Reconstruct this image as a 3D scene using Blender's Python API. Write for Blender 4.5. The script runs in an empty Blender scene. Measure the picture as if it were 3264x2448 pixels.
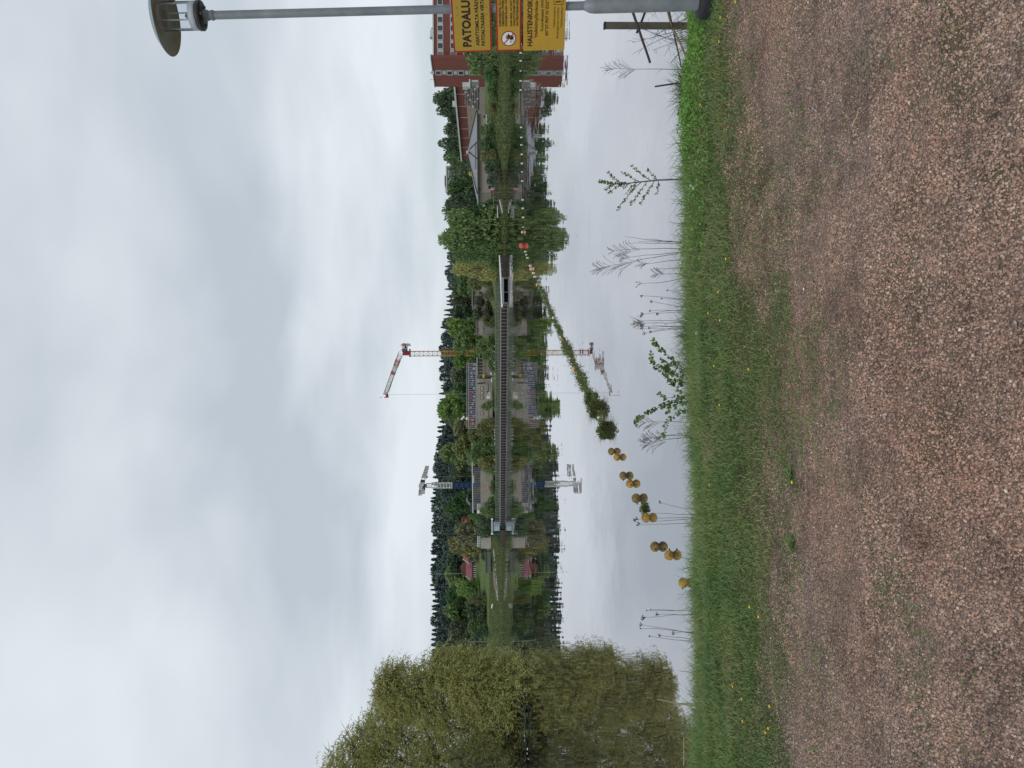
import bpy, math, random
import numpy as np
from mathutils import Vector, Matrix
random.seed(7); RNG = np.random.default_rng(11)
SC = bpy.context.scene; COL = SC.collection
R_ = math.radians

# ------------------------------------------------------------------ camera (a phone held sideways: world up points to image left)
EYE = 3.5; FPX = 2540.0; PITCH = math.atan(77/FPX); ROLL = R_(0.5)
F_ = Vector((0, math.cos(PITCH), -math.sin(PITCH)))
U0 = Vector((0, math.sin(PITCH), math.cos(PITCH))); R0 = Vector((1, 0, 0))
RR = R0*math.cos(ROLL) - U0*math.sin(ROLL)
UU = U0*math.cos(ROLL) + R0*math.sin(ROLL)
cam = bpy.data.cameras.new('camera'); cam.sensor_width = 36; cam.sensor_fit = 'HORIZONTAL'
cam.lens = 36*FPX/3264; cam.clip_start = 0.05; cam.clip_end = 12000
camo = bpy.data.objects.new('camera', cam); COL.objects.link(camo)
X_, Y_, Z_ = -UU, RR, -F_
camo.matrix_world = Matrix(((X_.x, Y_.x, Z_.x, 0), (X_.y, Y_.y, Z_.y, 0), (X_.z, Y_.z, Z_.z, EYE), (0, 0, 0, 1)))
SC.camera = camo

# ------------------------------------------------------------------ overcast sky and soft sun
SUN_EL, SUN_AZ = R_(48), R_(205)          # high sun behind thick cloud, over the photographer's shoulder
w = bpy.data.worlds.new('World'); SC.world = w; w.use_nodes = True
nt = w.node_tree; N = nt.nodes; L = nt.links; N.clear()
def wn(t, **k):
    n = N.new(t)
    for a, b in k.items(): setattr(n, a, b)
    return n
out = wn('ShaderNodeOutputWorld'); bg = wn('ShaderNodeBackground'); bg.inputs['Strength'].default_value = 0.1
L.new(bg.outputs[0], out.inputs[0])
sky = wn('ShaderNodeTexSky', sky_type='NISHITA', sun_disc=False); sky.sun_elevation = SUN_EL; sky.sun_rotation = SUN_AZ
tc = wn('ShaderNodeTexCoord'); sep = wn('ShaderNodeSeparateXYZ'); L.new(tc.outputs['Generated'], sep.inputs[0])
def wm(op, a, b=None, c=None):
    n = wn('ShaderNodeMath', operation=op)
    for i, q in enumerate((a, b, c)):
        if q is None: continue
        if isinstance(q, (int, float)): n.inputs[i].default_value = q
        else: L.new(q, n.inputs[i])
    return n.outputs[0]
az = wm('ABSOLUTE', sep.outputs[2]); zz = wm('ADD', az, 0.17)
cx = wm('DIVIDE', sep.outputs[0], zz); cy = wm('DIVIDE', sep.outputs[1], zz)
cmb = wn('ShaderNodeCombineXYZ'); L.new(cx, cmb.inputs[0]); L.new(cy, cmb.inputs[1]); cmb.inputs[2].default_value = 3.7
n1 = wn('ShaderNodeTexNoise'); n1.inputs['Scale'].default_value = 1.15; n1.inputs['Detail'].default_value = 4; n1.inputs['Roughness'].default_value = 0.48; n1.inputs['Distortion'].default_value = 0.2
L.new(cmb.outputs[0], n1.inputs['Vector'])
n2 = wn('ShaderNodeTexNoise'); n2.inputs['Scale'].default_value = 0.42; n2.inputs['Detail'].default_value = 3; n2.inputs['Roughness'].default_value = 0.45
L.new(cmb.outputs[0], n2.inputs['Vector'])
mixv = wm('ADD', wm('MULTIPLY', n1.outputs['Fac'], 0.55), wm('MULTIPLY', n2.outputs['Fac'], 0.45))
rp = wn('ShaderNodeValToRGB'); L.new(mixv, rp.inputs[0])
e = rp.color_ramp.elements
e[0].position = 0.39; e[0].color = (.51, .573, .635, 1); e[1].position = 0.61; e[1].color = (.81, .855, .915, 1)
m_ = rp.color_ramp.elements.new(0.50); m_.color = (.675, .725, .78, 1)
hz = wn('ShaderNodeMapRange'); hz.inputs['From Min'].default_value = 0.0; hz.inputs['From Max'].default_value = 0.16; hz.inputs['To Min'].default_value = 0.55; hz.inputs['To Max'].default_value = 0.0
L.new(az, hz.inputs['Value'])
mh = wn('ShaderNodeMix', data_type='RGBA'); L.new(hz.outputs[0], mh.inputs['Factor']); L.new(rp.outputs[0], mh.inputs['A']); mh.inputs['B'].default_value = (.66, .735, .775, 1)
scl = wn('ShaderNodeVectorMath', operation='SCALE'); L.new(mh.outputs['Result'], scl.inputs[0]); scl.inputs['Scale'].default_value = 10.35
ms = wn('ShaderNodeMix', data_type='RGBA'); ms.inputs['Factor'].default_value = 0.95; L.new(sky.outputs[0], ms.inputs['A']); L.new(scl.outputs[0], ms.inputs['B'])
L.new(ms.outputs['Result'], bg.inputs['Color'])
sun = bpy.data.lights.new('sun', 'SUN'); sun.energy = 1.2; sun.angle = R_(30); sun.color = (1, .97, .93)
suno = bpy.data.objects.new('sun', sun); COL.objects.link(suno)
sd = Vector((math.sin(SUN_AZ)*math.cos(SUN_EL), math.cos(SUN_AZ)*math.cos(SUN_EL), math.sin(SUN_EL)))
suno.rotation_euler = sd.to_track_quat('Z', 'Y').to_euler(); suno.location = sd*50
vs = SC.view_settings; vs.view_transform = 'Standard'; vs.look = 'None'; vs.exposure = 0; vs.gamma = 1; vs.use_curve_mapping = False

# ------------------------------------------------------------------ measuring helpers: a direction in the view and a distance give a place
def ray(sx, sy): return F_ + X_*((sx-1632)/FPX) + Y_*((1224-sy)/FPX)
def at(sx, sy, Y):
    d = ray(sx, sy); t = Y/d.y
    return Vector((d.x*t, Y, EYE+d.z*t))
def onz(sx, sy, z=0.0):
    d = ray(sx, sy); t = (z-EYE)/d.z
    return Vector((d.x*t, d.y*t, z))

# ------------------------------------------------------------------ mesh helpers
class MB:
    def __init__(s): s.v = []; s.f = []
    def add(s, vs, fs):
        b = len(s.v); s.v += [tuple(q) for q in vs]; s.f += [tuple(i+b for i in q) for q in fs]; return s
    def boxb(s, x0, x1, y0, y1, z0, z1):
        return s.add([(x0,y0,z0),(x1,y0,z0),(x1,y1,z0),(x0,y1,z0),(x0,y0,z1),(x1,y0,z1),(x1,y1,z1),(x0,y1,z1)],
                     [(3,2,1,0),(4,5,6,7),(0,1,5,4),(1,2,6,5),(2,3,7,6),(3,0,4,7)])
    def box(s, c, sz, rz=0, M=None):
        hx, hy, hz_ = sz[0]/2, sz[1]/2, sz[2]/2
        M = M or Matrix.Rotation(rz, 3, 'Z'); c = Vector(c)
        vs = [c + M @ Vector(p) for p in ((-hx,-hy,-hz_),(hx,-hy,-hz_),(hx,hy,-hz_),(-hx,hy,-hz_),(-hx,-hy,hz_),(hx,-hy,hz_),(hx,hy,hz_),(-hx,hy,hz_))]
        return s.add(vs, [(3,2,1,0),(4,5,6,7),(0,1,5,4),(1,2,6,5),(2,3,7,6),(3,0,4,7)])
    def tube(s, pts, r, n=6, cap=True):
        pts = [Vector(p) for p in pts]; k = len(pts)
        if not isinstance(r, (list, tuple)): r = [r]*k
        rings = []
        ref = None
        for i, p in enumerate(pts):
            d = (pts[min(i+1, k-1)] - pts[max(i-1, 0)])
            if d.length < 1e-9: d = Vector((0, 0, 1))
            d.normalize()
            if ref is None: ref = Vector((1, 0, 0)) if abs(d.x) < .9 else Vector((0, 1, 0))
            a = (ref - d*ref.dot(d)).normalized(); b = d.cross(a); ref = a
            rings.append([p + (a*math.cos(2*math.pi*j/n) + b*math.sin(2*math.pi*j/n))*r[i] for j in range(n)])
        vs = [q for rg in rings for q in rg]; fs = []
        for i in range(k-1):
            for j in range(n):
                fs.append((i*n+j, i*n+(j+1) % n, (i+1)*n+(j+1) % n, (i+1)*n+j))
        if cap: fs.append(tuple(range(n-1, -1, -1))); fs.append(tuple(range((k-1)*n, k*n)))
        return s.add(vs, fs)
    def prism(s, poly, z0, z1):
        n = len(poly)
        vs = [(p[0], p[1], z0) for p in poly] + [(p[0], p[1], z1) for p in poly]
        return s.add(vs, [tuple(range(n-1, -1, -1)), tuple(range(n, 2*n))] + [(i, (i+1) % n, n+(i+1) % n, n+i) for i in range(n)])
    def lathe(s, prof, c=(0, 0, 0), n=24, M=None):
        M = M or Matrix.Identity(3); c = Vector(c); vs = []; fs = []
        for r, z in prof:
            for j in range(n):
                a = 2*math.pi*j/n; vs.append(c + M @ Vector((r*math.cos(a), r*math.sin(a), z)))
        for i in range(len(prof)-1):
            for j in range(n): fs.append((i*n+j, i*n+(j+1) % n, (i+1)*n+(j+1) % n, (i+1)*n+j))
        return s.add(vs, fs)
    def sphere(s, c, r, nu=12, nv=8):
        if not isinstance(r, (list, tuple)): r = (r, r, r)
        vs = [(c[0], c[1], c[2]-r[2])]; fs = []
        for i in range(1, nv):
            t = math.pi*i/nv
            for j in range(nu):
                a = 2*math.pi*j/nu; vs.append((c[0]+r[0]*math.sin(t)*math.cos(a), c[1]+r[1]*math.sin(t)*math.sin(a), c[2]-r[2]*math.cos(t)))
        vs.append((c[0], c[1], c[2]+r[2])); top = len(vs)-1
        for j in range(nu): fs.append((0, 1+(j+1) % nu, 1+j)); fs.append((top, 1+(nv-2)*nu+j, 1+(nv-2)*nu+(j+1) % nu))
        for i in range(nv-2):
            for j in range(nu):
                a = 1+i*nu; fs.append((a+j, a+(j+1) % nu, a+nu+(j+1) % nu, a+nu+j))
        return s.add(vs, fs)
    def mesh(s, name, mat, org=(0, 0, 0), smooth=False):
        me = bpy.data.meshes.new(name); o = Vector(org)
        me.from_pydata([(v[0]-o.x, v[1]-o.y, v[2]-o.z) for v in s.v], [], s.f)
        if mat: me.materials.append(mat)
        if smooth: me.polygons.foreach_set('use_smooth', [True]*len(me.polygons))
        me.update(); return me
def link(name, me, parent=None, loc=(0, 0, 0)):
    o = bpy.data.objects.new(name, me); COL.objects.link(o); o.location = loc
    if parent: o.parent = parent
    return o
def tag(o, label=None, cat=None, group=None, kind=None):
    if label: o['label'] = label
    if cat: o['category'] = cat
    if group: o['group'] = group
    if kind: o['kind'] = kind
    return o
ORG = {}
def thing(name, label, cat, loc=(0, 0, 0), group=None):
    o = link(name, None, None, loc); ORG[o.name] = Vector(loc); o.empty_display_size = .2
    return tag(o, label, cat, group)
def part(name, mb, mat, parent, label=None, smooth=False):     # mb in world coordinates; parent's origin is looked up
    org = ORG[parent.name]
    o = link(name, mb.mesh(name, mat, org, smooth), parent); ORG[o.name] = org
    if label: o['label'] = label
    return o
def solo(name, mb, mat, label, cat, loc=(0, 0, 0), group=None, smooth=False):
    o = link(name, mb.mesh(name, mat, loc, smooth), None, loc); ORG[o.name] = Vector(loc)
    return tag(o, label, cat, group)
def struct(name, mb, mat, smooth=False):
    return tag(link(name, mb.mesh(name, mat, (0, 0, 0), smooth)), kind='structure')
def copy_tree(o, parent=None):
    c = o.copy(); COL.objects.link(c)
    if parent: c.parent = parent
    for ch in list(o.children): copy_tree(ch, c)
    return c
def npmesh(name, v, f, mat=None, smooth=False):
    me = bpy.data.meshes.new(name); v = np.asarray(v, np.float32); f = np.asarray(f, np.int32)
    me.vertices.add(len(v)); me.vertices.foreach_set('co', v.ravel())
    me.loops.add(f.size); me.loops.foreach_set('vertex_index', f.ravel())
    me.polygons.add(len(f)); me.polygons.foreach_set('loop_start', np.arange(len(f), dtype=np.int32)*f.shape[1])
    if smooth: me.polygons.foreach_set('use_smooth', np.ones(len(f), bool))
    if mat: me.materials.append(mat)
    me.update(calc_edges=True); return me
def vnoise(x, y, scale, seed):
    g = np.random.default_rng(seed).random((64, 64)); x = np.asarray(x)*scale+1000.; y = np.asarray(y)*scale+1000.
    xi = np.floor(x).astype(int); yi = np.floor(y).astype(int); fx = x-xi; fy = y-yi
    fx = fx*fx*(3-2*fx); fy = fy*fy*(3-2*fy); a = g[xi % 64, yi % 64]; b = g[(xi+1) % 64, yi % 64]; c = g[xi % 64, (yi+1) % 64]; d = g[(xi+1) % 64, (yi+1) % 64]
    return (a*(1-fx)+b*fx)*(1-fy) + (c*(1-fx)+d*fx)*fy
def unit(a): return a/np.maximum(np.linalg.norm(a, axis=1, keepdims=True), 1e-9)
def leaf_quads(c, Ln, Wd, axis=None, fold=0.0):
    """diamond leaves at centres c: returns verts, faces"""
    n = len(c); a = unit(RNG.normal(size=(n, 3))) if axis is None else unit(axis)
    b = unit(np.cross(a, unit(RNG.normal(size=(n, 3)))))
    Ln = np.broadcast_to(Ln, n)[:, None]; Wd = np.broadcast_to(Wd, n)[:, None]
    nn = np.cross(a, b)*fold*Wd
    v = np.stack([c-a*Ln/2, c+b*Wd/2+nn, c+a*Ln/2, c-b*Wd/2+nn], 1).reshape(-1, 3)
    return v, np.arange(4*n).reshape(-1, 4)

# ------------------------------------------------------------------ materials
def mat(name, col, rough=.7, metal=0., noise=None, bump=None, spec=.3):
    """noise = (scale, second colour, lo, hi)   bump = (scale, distance)"""
    m = bpy.data.materials.new(name); m.use_nodes = True; t = m.node_tree; b = t.nodes['Principled BSDF']
    b.inputs['Base Color'].default_value = (*col, 1); b.inputs['Roughness'].default_value = rough; b.inputs['Metallic'].default_value = metal
    b.inputs['Specular IOR Level'].default_value = spec
    if noise or bump:
        g = t.nodes.new('ShaderNodeTexCoord')
    if noise:
        nz = t.nodes.new('ShaderNodeTexNoise'); nz.inputs['Scale'].default_value = noise[0]; nz.inputs['Detail'].default_value = 6; nz.inputs['Roughness'].default_value = .65
        t.links.new(g.outputs['Object'], nz.inputs['Vector'])
        r = t.nodes.new('ShaderNodeValToRGB'); lo, hi = (noise[2], noise[3]) if len(noise) > 2 else (.35, .65)
        r.color_ramp.elements[0].position = lo; r.color_ramp.elements[0].color = (*col, 1); r.color_ramp.elements[1].position = hi; r.color_ramp.elements[1].color = (*noise[1], 1)
        t.links.new(nz.outputs['Fac'], r.inputs[0]); t.links.new(r.outputs[0], b.inputs['Base Color'])
    if bump:
        nb = t.nodes.new('ShaderNodeTexNoise'); nb.inputs['Scale'].default_value = bump[0]; nb.inputs['Detail'].default_value = 5
        t.links.new(g.outputs['Object'], nb.inputs['Vector'])
        bp = t.nodes.new('ShaderNodeBump'); bp.inputs['Distance'].default_value = bump[1]; t.links.new(nb.outputs['Fac'], bp.inputs['Height']); t.links.new(bp.outputs[0], b.inputs['Normal'])
    return m
def leafmat(name, cols, transl=.25, patch=None, objvar=.0):
    """colour differs leaf by leaf (random per island) and in broad patches of foliage"""
    m = bpy.data.materials.new(name); m.use_nodes = True; t = m.node_tree; b = t.nodes['Principled BSDF']; n = t.nodes
    g = n.new('ShaderNodeNewGeometry'); r = n.new('ShaderNodeValToRGB'); el = r.color_ramp.elements
    while len(el) < len(cols): el.new(.5)
    for i, c in enumerate(cols): el[i].position = i/(len(cols)-1); el[i].color = (*c, 1)
    src = g.outputs['Random Per Island']
    if patch:
        tc_ = n.new('ShaderNodeTexCoord'); nz = n.new('ShaderNodeTexNoise'); nz.inputs['Scale'].default_value = patch; nz.inputs['Detail'].default_value = 2
        t.links.new(tc_.outputs['Object'], nz.inputs['Vector'])
        ma = n.new('ShaderNodeMath'); ma.operation = 'MULTIPLY_ADD'; t.links.new(nz.outputs['Fac'], ma.inputs[0]); ma.inputs[1].default_value = 1.3
        mb_ = n.new('ShaderNodeMath'); mb_.operation = 'MULTIPLY_ADD'; t.links.new(src, mb_.inputs[0]); mb_.inputs[1].default_value = .55; mb_.inputs[2].default_value = -.43
        t.links.new(mb_.outputs[0], ma.inputs[2]); src = ma.outputs[0]
    t.links.new(src, r.inputs[0]); colo = r.outputs[0]
    if objvar:
        oi = n.new('ShaderNodeObjectInfo'); hs = n.new('ShaderNodeHueSaturation')
        mr = n.new('ShaderNodeMapRange'); mr.inputs['To Min'].default_value = 1-objvar; mr.inputs['To Max'].default_value = 1+objvar
        t.links.new(oi.outputs['Random'], mr.inputs['Value']); t.links.new(mr.outputs[0], hs.inputs['Value'])
        mr2 = n.new('ShaderNodeMapRange'); mr2.inputs['To Min'].default_value = .5+objvar*.12; mr2.inputs['To Max'].default_value = .5-objvar*.12
        t.links.new(oi.outputs['Random'], mr2.inputs['Value']); t.links.new(mr2.outputs[0], hs.inputs['Hue'])
        t.links.new(colo, hs.inputs['Color']); colo = hs.outputs[0]
    t.links.new(colo, b.inputs['Base Color']); b.inputs['Roughness'].default_value = .6; b.inputs['Specular IOR Level'].default_value = .2
    if transl:
        tr = n.new('ShaderNodeBsdfTranslucent'); t.links.new(colo, tr.inputs['Color']); mx = n.new('ShaderNodeMixShader'); mx.inputs[0].default_value = transl
        t.links.new(b.outputs[0], mx.inputs[1]); t.links.new(tr.outputs[0], mx.inputs[2]); t.links.new(mx.outputs[0], n['Material Output'].inputs['Surface'])
    return m
def glassmat(name, col=(.9, .93, .95)):
    m = bpy.data.materials.new(name); m.use_nodes = True; t = m.node_tree; n = t.nodes
    tr = n.new('ShaderNodeBsdfTransparent'); tr.inputs[0].default_value = (*col, 1); gl = n.new('ShaderNodeBsdfGlossy'); gl.inputs['Roughness'].default_value = .05
    fr = n.new('ShaderNodeFresnel'); fr.inputs[0].default_value = 1.16; mx = n.new('ShaderNodeMixShader')
    t.links.new(fr.outputs[0], mx.inputs[0]); t.links.new(tr.outputs[0], mx.inputs[1]); t.links.new(gl.outputs[0], mx.inputs[2]); t.links.new(mx.outputs[0], n['Material Output'].inputs['Surface'])
    return m
M = dict(
 steel=mat('galvanised', (.19, .22, .24), .6, .3, (5, (.30, .33, .345), .35, .72), (60, .001)),
 hatunder=mat('weathered_enamel', (.42, .40, .35), .6, 0, (12, (.52, .49, .43))),
 hattop=mat('hat_top', (.25, .30, .33), .5, .3),
 darkplate=mat('dark_cast', (.055, .055, .06), .5, .2),
 clear=glassmat('clear_tube'), frost=mat('frosted_ring', (.78, .8, .82), .5), rod=mat('clear_rod', (.75, .8, .82), .3),
 rubber=mat('black_rubber', (.02, .021, .024), .7),
 syellow=mat('sign_yellow', (.43, .285, .042), .45, 0, (5, (.39, .265, .045))), syellow2=mat('sign_yellow_deep', (.50, .30, .035), .5, 0, (6, (.42, .265, .05), .4, .75)),
 sred=mat('sign_red', (.36, .025, .018), .45), sblack=mat('sign_black', (.03, .02, .012), .5), sbrown=mat('sign_brown', (.10, .055, .012), .5), swhite=mat('sign_white', (.72, .76, .76), .45),
 brick=mat('red_brick', (.215, .07, .055), .85, 0, (.5, (.17, .058, .048), .3, .7)),
 concrete=mat('pale_concrete', (.32, .30, .26), .9, 0, (.35, (.22, .205, .175), .38, .66)),
 stained=mat('stained_plaster', (.34, .31, .265), .9, 0, (.6, (.12, .10, .085), .36, .62)),
 plaster=mat('pinkish_plaster', (.33, .29, .25), .9, 0, (.5, (.29, .26, .225))),
 trim=mat('white_trim', (.55, .56, .56), .6), greyroof=mat('sheet_metal_roof', (.27, .275, .29), .5, .3, (.7, (.22, .225, .24))),
 darkroof=mat('dark_beam', (.05, .048, .045), .8), window=mat('dark_glass', (.045, .055, .065), .15, 0, None, None, .5), panel=mat('grey_panel', (.45, .46, .46), .6),
 greypanel=mat('mid_grey_panel', (.2, .2, .2), .7), dkgrey=mat('dark_grey_stone', (.085, .083, .08), .9, 0, (1.5, (.14, .135, .125))),
 blueglass=mat('blue_sheeting', (.045, .06, .11), .35, 0, (.8, (.07, .075, .10))), scaff=mat('scaffold_steel', (.33, .33, .35), .6, .2), orange=mat('orange_paint', (.42, .13, .05), .6), yellow=mat('yellow_paint', (.5, .36, .07), .55),
 redpaint=mat('red_paint', (.42, .035, .03), .5), craneyellow=mat('crane_yellow', (.48, .26, .055), .55), cranered=mat('crane_red', (.26, .028, .035), .5), cranepale=mat('crane_pale_red', (.47, .17, .14), .6), cranewhite=mat('crane_white', (.56, .57, .56), .55), cranegrey=mat('crane_grey', (.38, .40, .40), .6), craneblue=mat('crane_blue', (.018, .055, .14), .5), cranegreen=mat('dark_green_panel', (.018, .045, .035), .5), mauve=mat('mauve_ballast', (.27, .20, .22), .8),
 redroof=mat('red_sheet_roof', (.215, .065, .072), .6, 0, (.6, (.18, .06, .065))), darkred=mat('brown_red_boards', (.13, .055, .045), .8), greywall=mat('grey_boards', (.27, .27, .25), .85),
 deck=mat('weathered_timber', (.24, .225, .20), .85, 0, (2, (.16, .15, .135))), darkboard=mat('wet_dark_boards', (.035, .027, .022), .6, 0, (1.2, (.055, .042, .032))), railm=mat('rail_steel', (.18, .195, .19), .6, .2), white=mat('white_paint', (.72, .73, .71), .55),
 hut=mat('blue_grey_sheet', (.22, .29, .315), .6, 0, (1.5, (.19, .25, .27))), hut2=mat('pale_blue_sheet', (.28, .36, .39), .55),
 buoyy=mat('dirty_yellow_float', (.40, .235, .03), .5, 0, (13, (.12, .08, .03), .42, .64), (40, .002)), buoyb=mat('brown_algae_float', (.27, .17, .035), .55, 0, (12, (.085, .065, .03), .38, .6), (40, .002)), buoyw=mat('white_float', (.74, .72, .62), .5, 0, (20, (.5, .46, .36))), buoyp=mat('faded_orange_float', (.58, .36, .25), .5), buoyr=mat('orange_red_buoy', (.47, .085, .045), .45), rope=mat('wet_rope', (.03, .03, .026), .8),
 wood=mat('grey_wood', (.14, .125, .095), .9, 0, (9, (.085, .075, .055)), (50, .003)), branch=mat('dead_branch', (.055, .05, .046), .9), tanbranch=mat('tan_branch', (.23, .16, .085), .9), bark=mat('bark', (.05, .043, .035), .95, 0, (3, (.085, .075, .06)), (12, .02)), greybark=mat('sapling_bark', (.085, .08, .075), .9),
 straw=mat('dry_straw', (.42, .35, .22), .8), drystem=mat('dead_stem', (.17, .15, .125), .9), seedhead=mat('dead_seedhead', (.13, .11, .10), .95),
 dand=mat('dandelion_yellow', (.75, .5, .02), .6), fluff=mat('dandelion_seed', (.6, .62, .58), .9), stalk=mat('flower_stalk', (.16, .22, .06), .7),
 rock=mat('pale_rock', (.42, .41, .38), .9, 0, (2, (.25, .24, .22))), carwhite=mat('car_white', (.7, .71, .72), .3), cardark=mat('car_dark', (.03, .035, .05), .3), tyre=mat('tyre', (.015, .015, .015), .8), lampred=mat('tail_lamp', (.35, .02, .02), .3),
 gullw=mat('gull_white', (.75, .75, .73), .8), gullg=mat('gull_grey', (.4, .41, .43), .8), boat=mat('boat_wood', (.34, .31, .265), .8, 0, (3, (.22, .2, .17))),
)
M['stone'] = leafmat('gravel_stones', [(0.092,0.063,0.059),(0.198,0.123,0.101),(0.344,0.206,0.155),(0.420,0.252,0.190),(0.290,0.193,0.155),(0.447,0.293,0.221),(0.368,0.212,0.162),(0.501,0.353,0.271),(0.382,0.235,0.177),(0.554,0.406,0.316),(0.316,0.212,0.173),(0.659,0.528,0.433)], 0)
def drift(m, scale, stops):
    """multiply the base colour by a broad reddish / greyish drift laid over the path"""
    t_, n_ = m.node_tree, m.node_tree.nodes; b_ = n_['Principled BSDF']; src = b_.inputs['Base Color'].links[0].from_socket
    g_ = n_.new('ShaderNodeTexCoord'); z_ = n_.new('ShaderNodeTexNoise'); z_.inputs['Scale'].default_value = scale; z_.inputs['Detail'].default_value = 5; z_.inputs['Roughness'].default_value = .6; t_.links.new(g_.outputs['Object'], z_.inputs['Vector'])
    r_ = n_.new('ShaderNodeValToRGB'); e_ = r_.color_ramp.elements
    while len(e_) < len(stops): e_.new(.5)
    for i_, (p_, c_) in enumerate(stops): e_[i_].position = p_; e_[i_].color = (*c_, 1)
    t_.links.new(z_.outputs['Fac'], r_.inputs[0]); x_ = n_.new('ShaderNodeMix'); x_.data_type = 'RGBA'; x_.blend_type = 'MULTIPLY'; x_.inputs['Factor'].default_value = 1
    t_.links.new(src, x_.inputs['A']); t_.links.new(r_.outputs[0], x_.inputs['B']); t_.links.new(x_.outputs['Result'], b_.inputs['Base Color'])
DRIFT = [(.34, (.80, .86, .90)), (.45, (1, 1, .98)), (.55, (1.0, .965, .93)), (.68, (1.03, .92, .87))]
drift(M['stone'], .75, DRIFT); drift(M['stone'], 5.5, [(.36, (.74, .73, .73)), (.5, (1, 1, 1)), (.66, (1.12, 1.10, 1.07))])
M['grass'] = leafmat('grass_blades', [(0.077,0.161,0.061),(0.109,0.203,0.066),(0.164,0.252,0.083),(0.210,0.279,0.093),(0.252,0.288,0.120),(0.353,0.311,0.176)], .3, 1.6)
M['sedge'] = leafmat('sedge_blades', [(.05,.095,.03),(.085,.15,.045),(.125,.17,.06)], .25)
M['herb'] = leafmat('bright_herbs', [(0.110,0.232,0.045),(0.161,0.321,0.058),(0.213,0.386,0.077),(0.180,0.335,0.091)], .3)
M['leaf'] = leafmat('shrub_leaves', [(0.093,0.177,0.049),(0.139,0.233,0.067),(0.192,0.288,0.097)], .3)
M['floatweed'] = leafmat('float_weed', [(0.058,0.102,0.030),(0.094,0.147,0.038),(0.161,0.193,0.071),(0.133,0.127,0.051),(0.076,0.142,0.038)], .25)
M['willow'] = leafmat('willow_leaves', [(0.260,0.260,0.084),(0.372,0.366,0.123),(0.327,0.339,0.133),(0.500,0.492,0.190)], .3, .22)
M['g_mid'] = leafmat('foliage_mid', [(0.090,0.157,0.065),(0.138,0.221,0.081),(0.187,0.268,0.098)], .25, .35, .25)
M['g_dark'] = leafmat('foliage_dark', [(0.068,0.108,0.068),(0.101,0.151,0.084),(0.135,0.188,0.099)], .2, .35, .25)
M['g_olive'] = leafmat('foliage_olive', [(0.144,0.167,0.071),(0.216,0.230,0.093),(0.266,0.278,0.115)], .25, .35, .2)
M['g_brown'] = leafmat('foliage_brownish', [(0.109,0.129,0.079),(0.157,0.172,0.101),(0.178,0.201,0.108)], .25, .35, .2)
M['g_yellow'] = leafmat('foliage_yellow', [(0.284,0.302,0.110),(0.374,0.383,0.140),(0.434,0.439,0.188)], .25, .3, .15)
M['g_bright'] = leafmat('foliage_bright', [(0.127,0.226,0.067),(0.180,0.290,0.083),(0.233,0.328,0.106)], .25, .35, .2)
M['g_bank'] = leafmat('foliage_bank', [(.085,.12,.048),(.115,.155,.058),(.155,.16,.085)], .25, .35, .0)
M['g_conifer'] = leafmat('hazed_needles', [(0.066,0.103,0.094),(0.093,0.140,0.116),(0.115,0.164,0.132)], .1, .5, .3)  # bluish grey cast of distance haze is mixed into the needle colour
# ================================================================== GROUND, WATER, BANKS
def znear(x, y):
    x = np.asarray(x, float); y = np.asarray(y, float)
    z = np.interp(y, [-300, 5.2, 6.0, 6.7, 7.3, 9.5, 12.6, 14.5, 18, 30], [1.9, 1.9, 1.83, 1.69, 1.47, .8, .05, -.35, -1.0, -1.2])
    return z + (vnoise(x, y, .9, 3)-.5)*.07 + (vnoise(x, y, 3.1, 4)-.5)*.025
SHX = [-1500, -400, -84, -60, -45, -38, -20, 0, 17, 20, 36, 62, 120, 400, 1500]
SHY = [330, 300, 243, 236, 222, 212, 196, 182, 169, 158, 153, 135, 120, 90, 80]
def yb(x): return np.interp(x, SHX, SHY)
def zfar(x, y):
    d = np.asarray(y, float) - yb(x)
    z = np.interp(d, [-40, -6, 0, 2, 15, 50, 96, 200, 400, 900, 3000], [-1.3, -.8, 0, .45, 1.8, 5.0, 9.2, 12, 19, 24, 30])
    k = np.interp(np.asarray(x, float), [14, 30, 80, 100], [0, 1, 1, 0])*np.interp(d, [150, 200], [1, 0])      # the hollow the low house and the long wing stand in
    return z*(1-k)+np.minimum(z, 3.4)*k
def gridmesh(name, xs, rows, zf, m):
    """rows: function row index -> y array for xs"""
    V = []; nx = len(xs)
    for r in rows:
        yy = r if np.ndim(r) else np.full(nx, r); V.append(np.stack([xs, yy, zf(xs, yy)], 1))
    V = np.concatenate(V); nr = len(rows); i = np.arange(nx-1)
    Fc = np.concatenate([np.stack([k*nx+i, k*nx+i+1, (k+1)*nx+i+1, (k+1)*nx+i], 1) for k in range(nr-1)])
    return tag(link(name, npmesh(name, V, Fc, m, True)), kind='structure')
def nodes_of(m): return m.node_tree, m.node_tree.nodes, m.node_tree.links

# gravel path + grassy bank material, by place on the bank
gm = bpy.data.materials.new('gravel_and_turf'); gm.use_nodes = True; t, n, l = nodes_of(gm); b = n['Principled BSDF']
g = n.new('ShaderNodeTexCoord'); sp = n.new('ShaderNodeSeparateXYZ'); l.new(g.outputs['Object'], sp.inputs[0])
def nz(scale, det=4, rough=.6):
    q = n.new('ShaderNodeTexNoise'); q.inputs['Scale'].default_value = scale; q.inputs['Detail'].default_value = det; q.inputs['Roughness'].default_value = rough; l.new(g.outputs['Object'], q.inputs['Vector']); return q.outputs['Fac']
def mth(op, a, c=None, d=None, clamp=False):
    q = n.new('ShaderNodeMath'); q.operation = op; q.use_clamp = clamp
    for i, s in enumerate((a, c, d)):
        if s is None: continue
        if isinstance(s, (int, float)): q.inputs[i].default_value = s
        else: l.new(s, q.inputs[i])
    return q.outputs[0]
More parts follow.
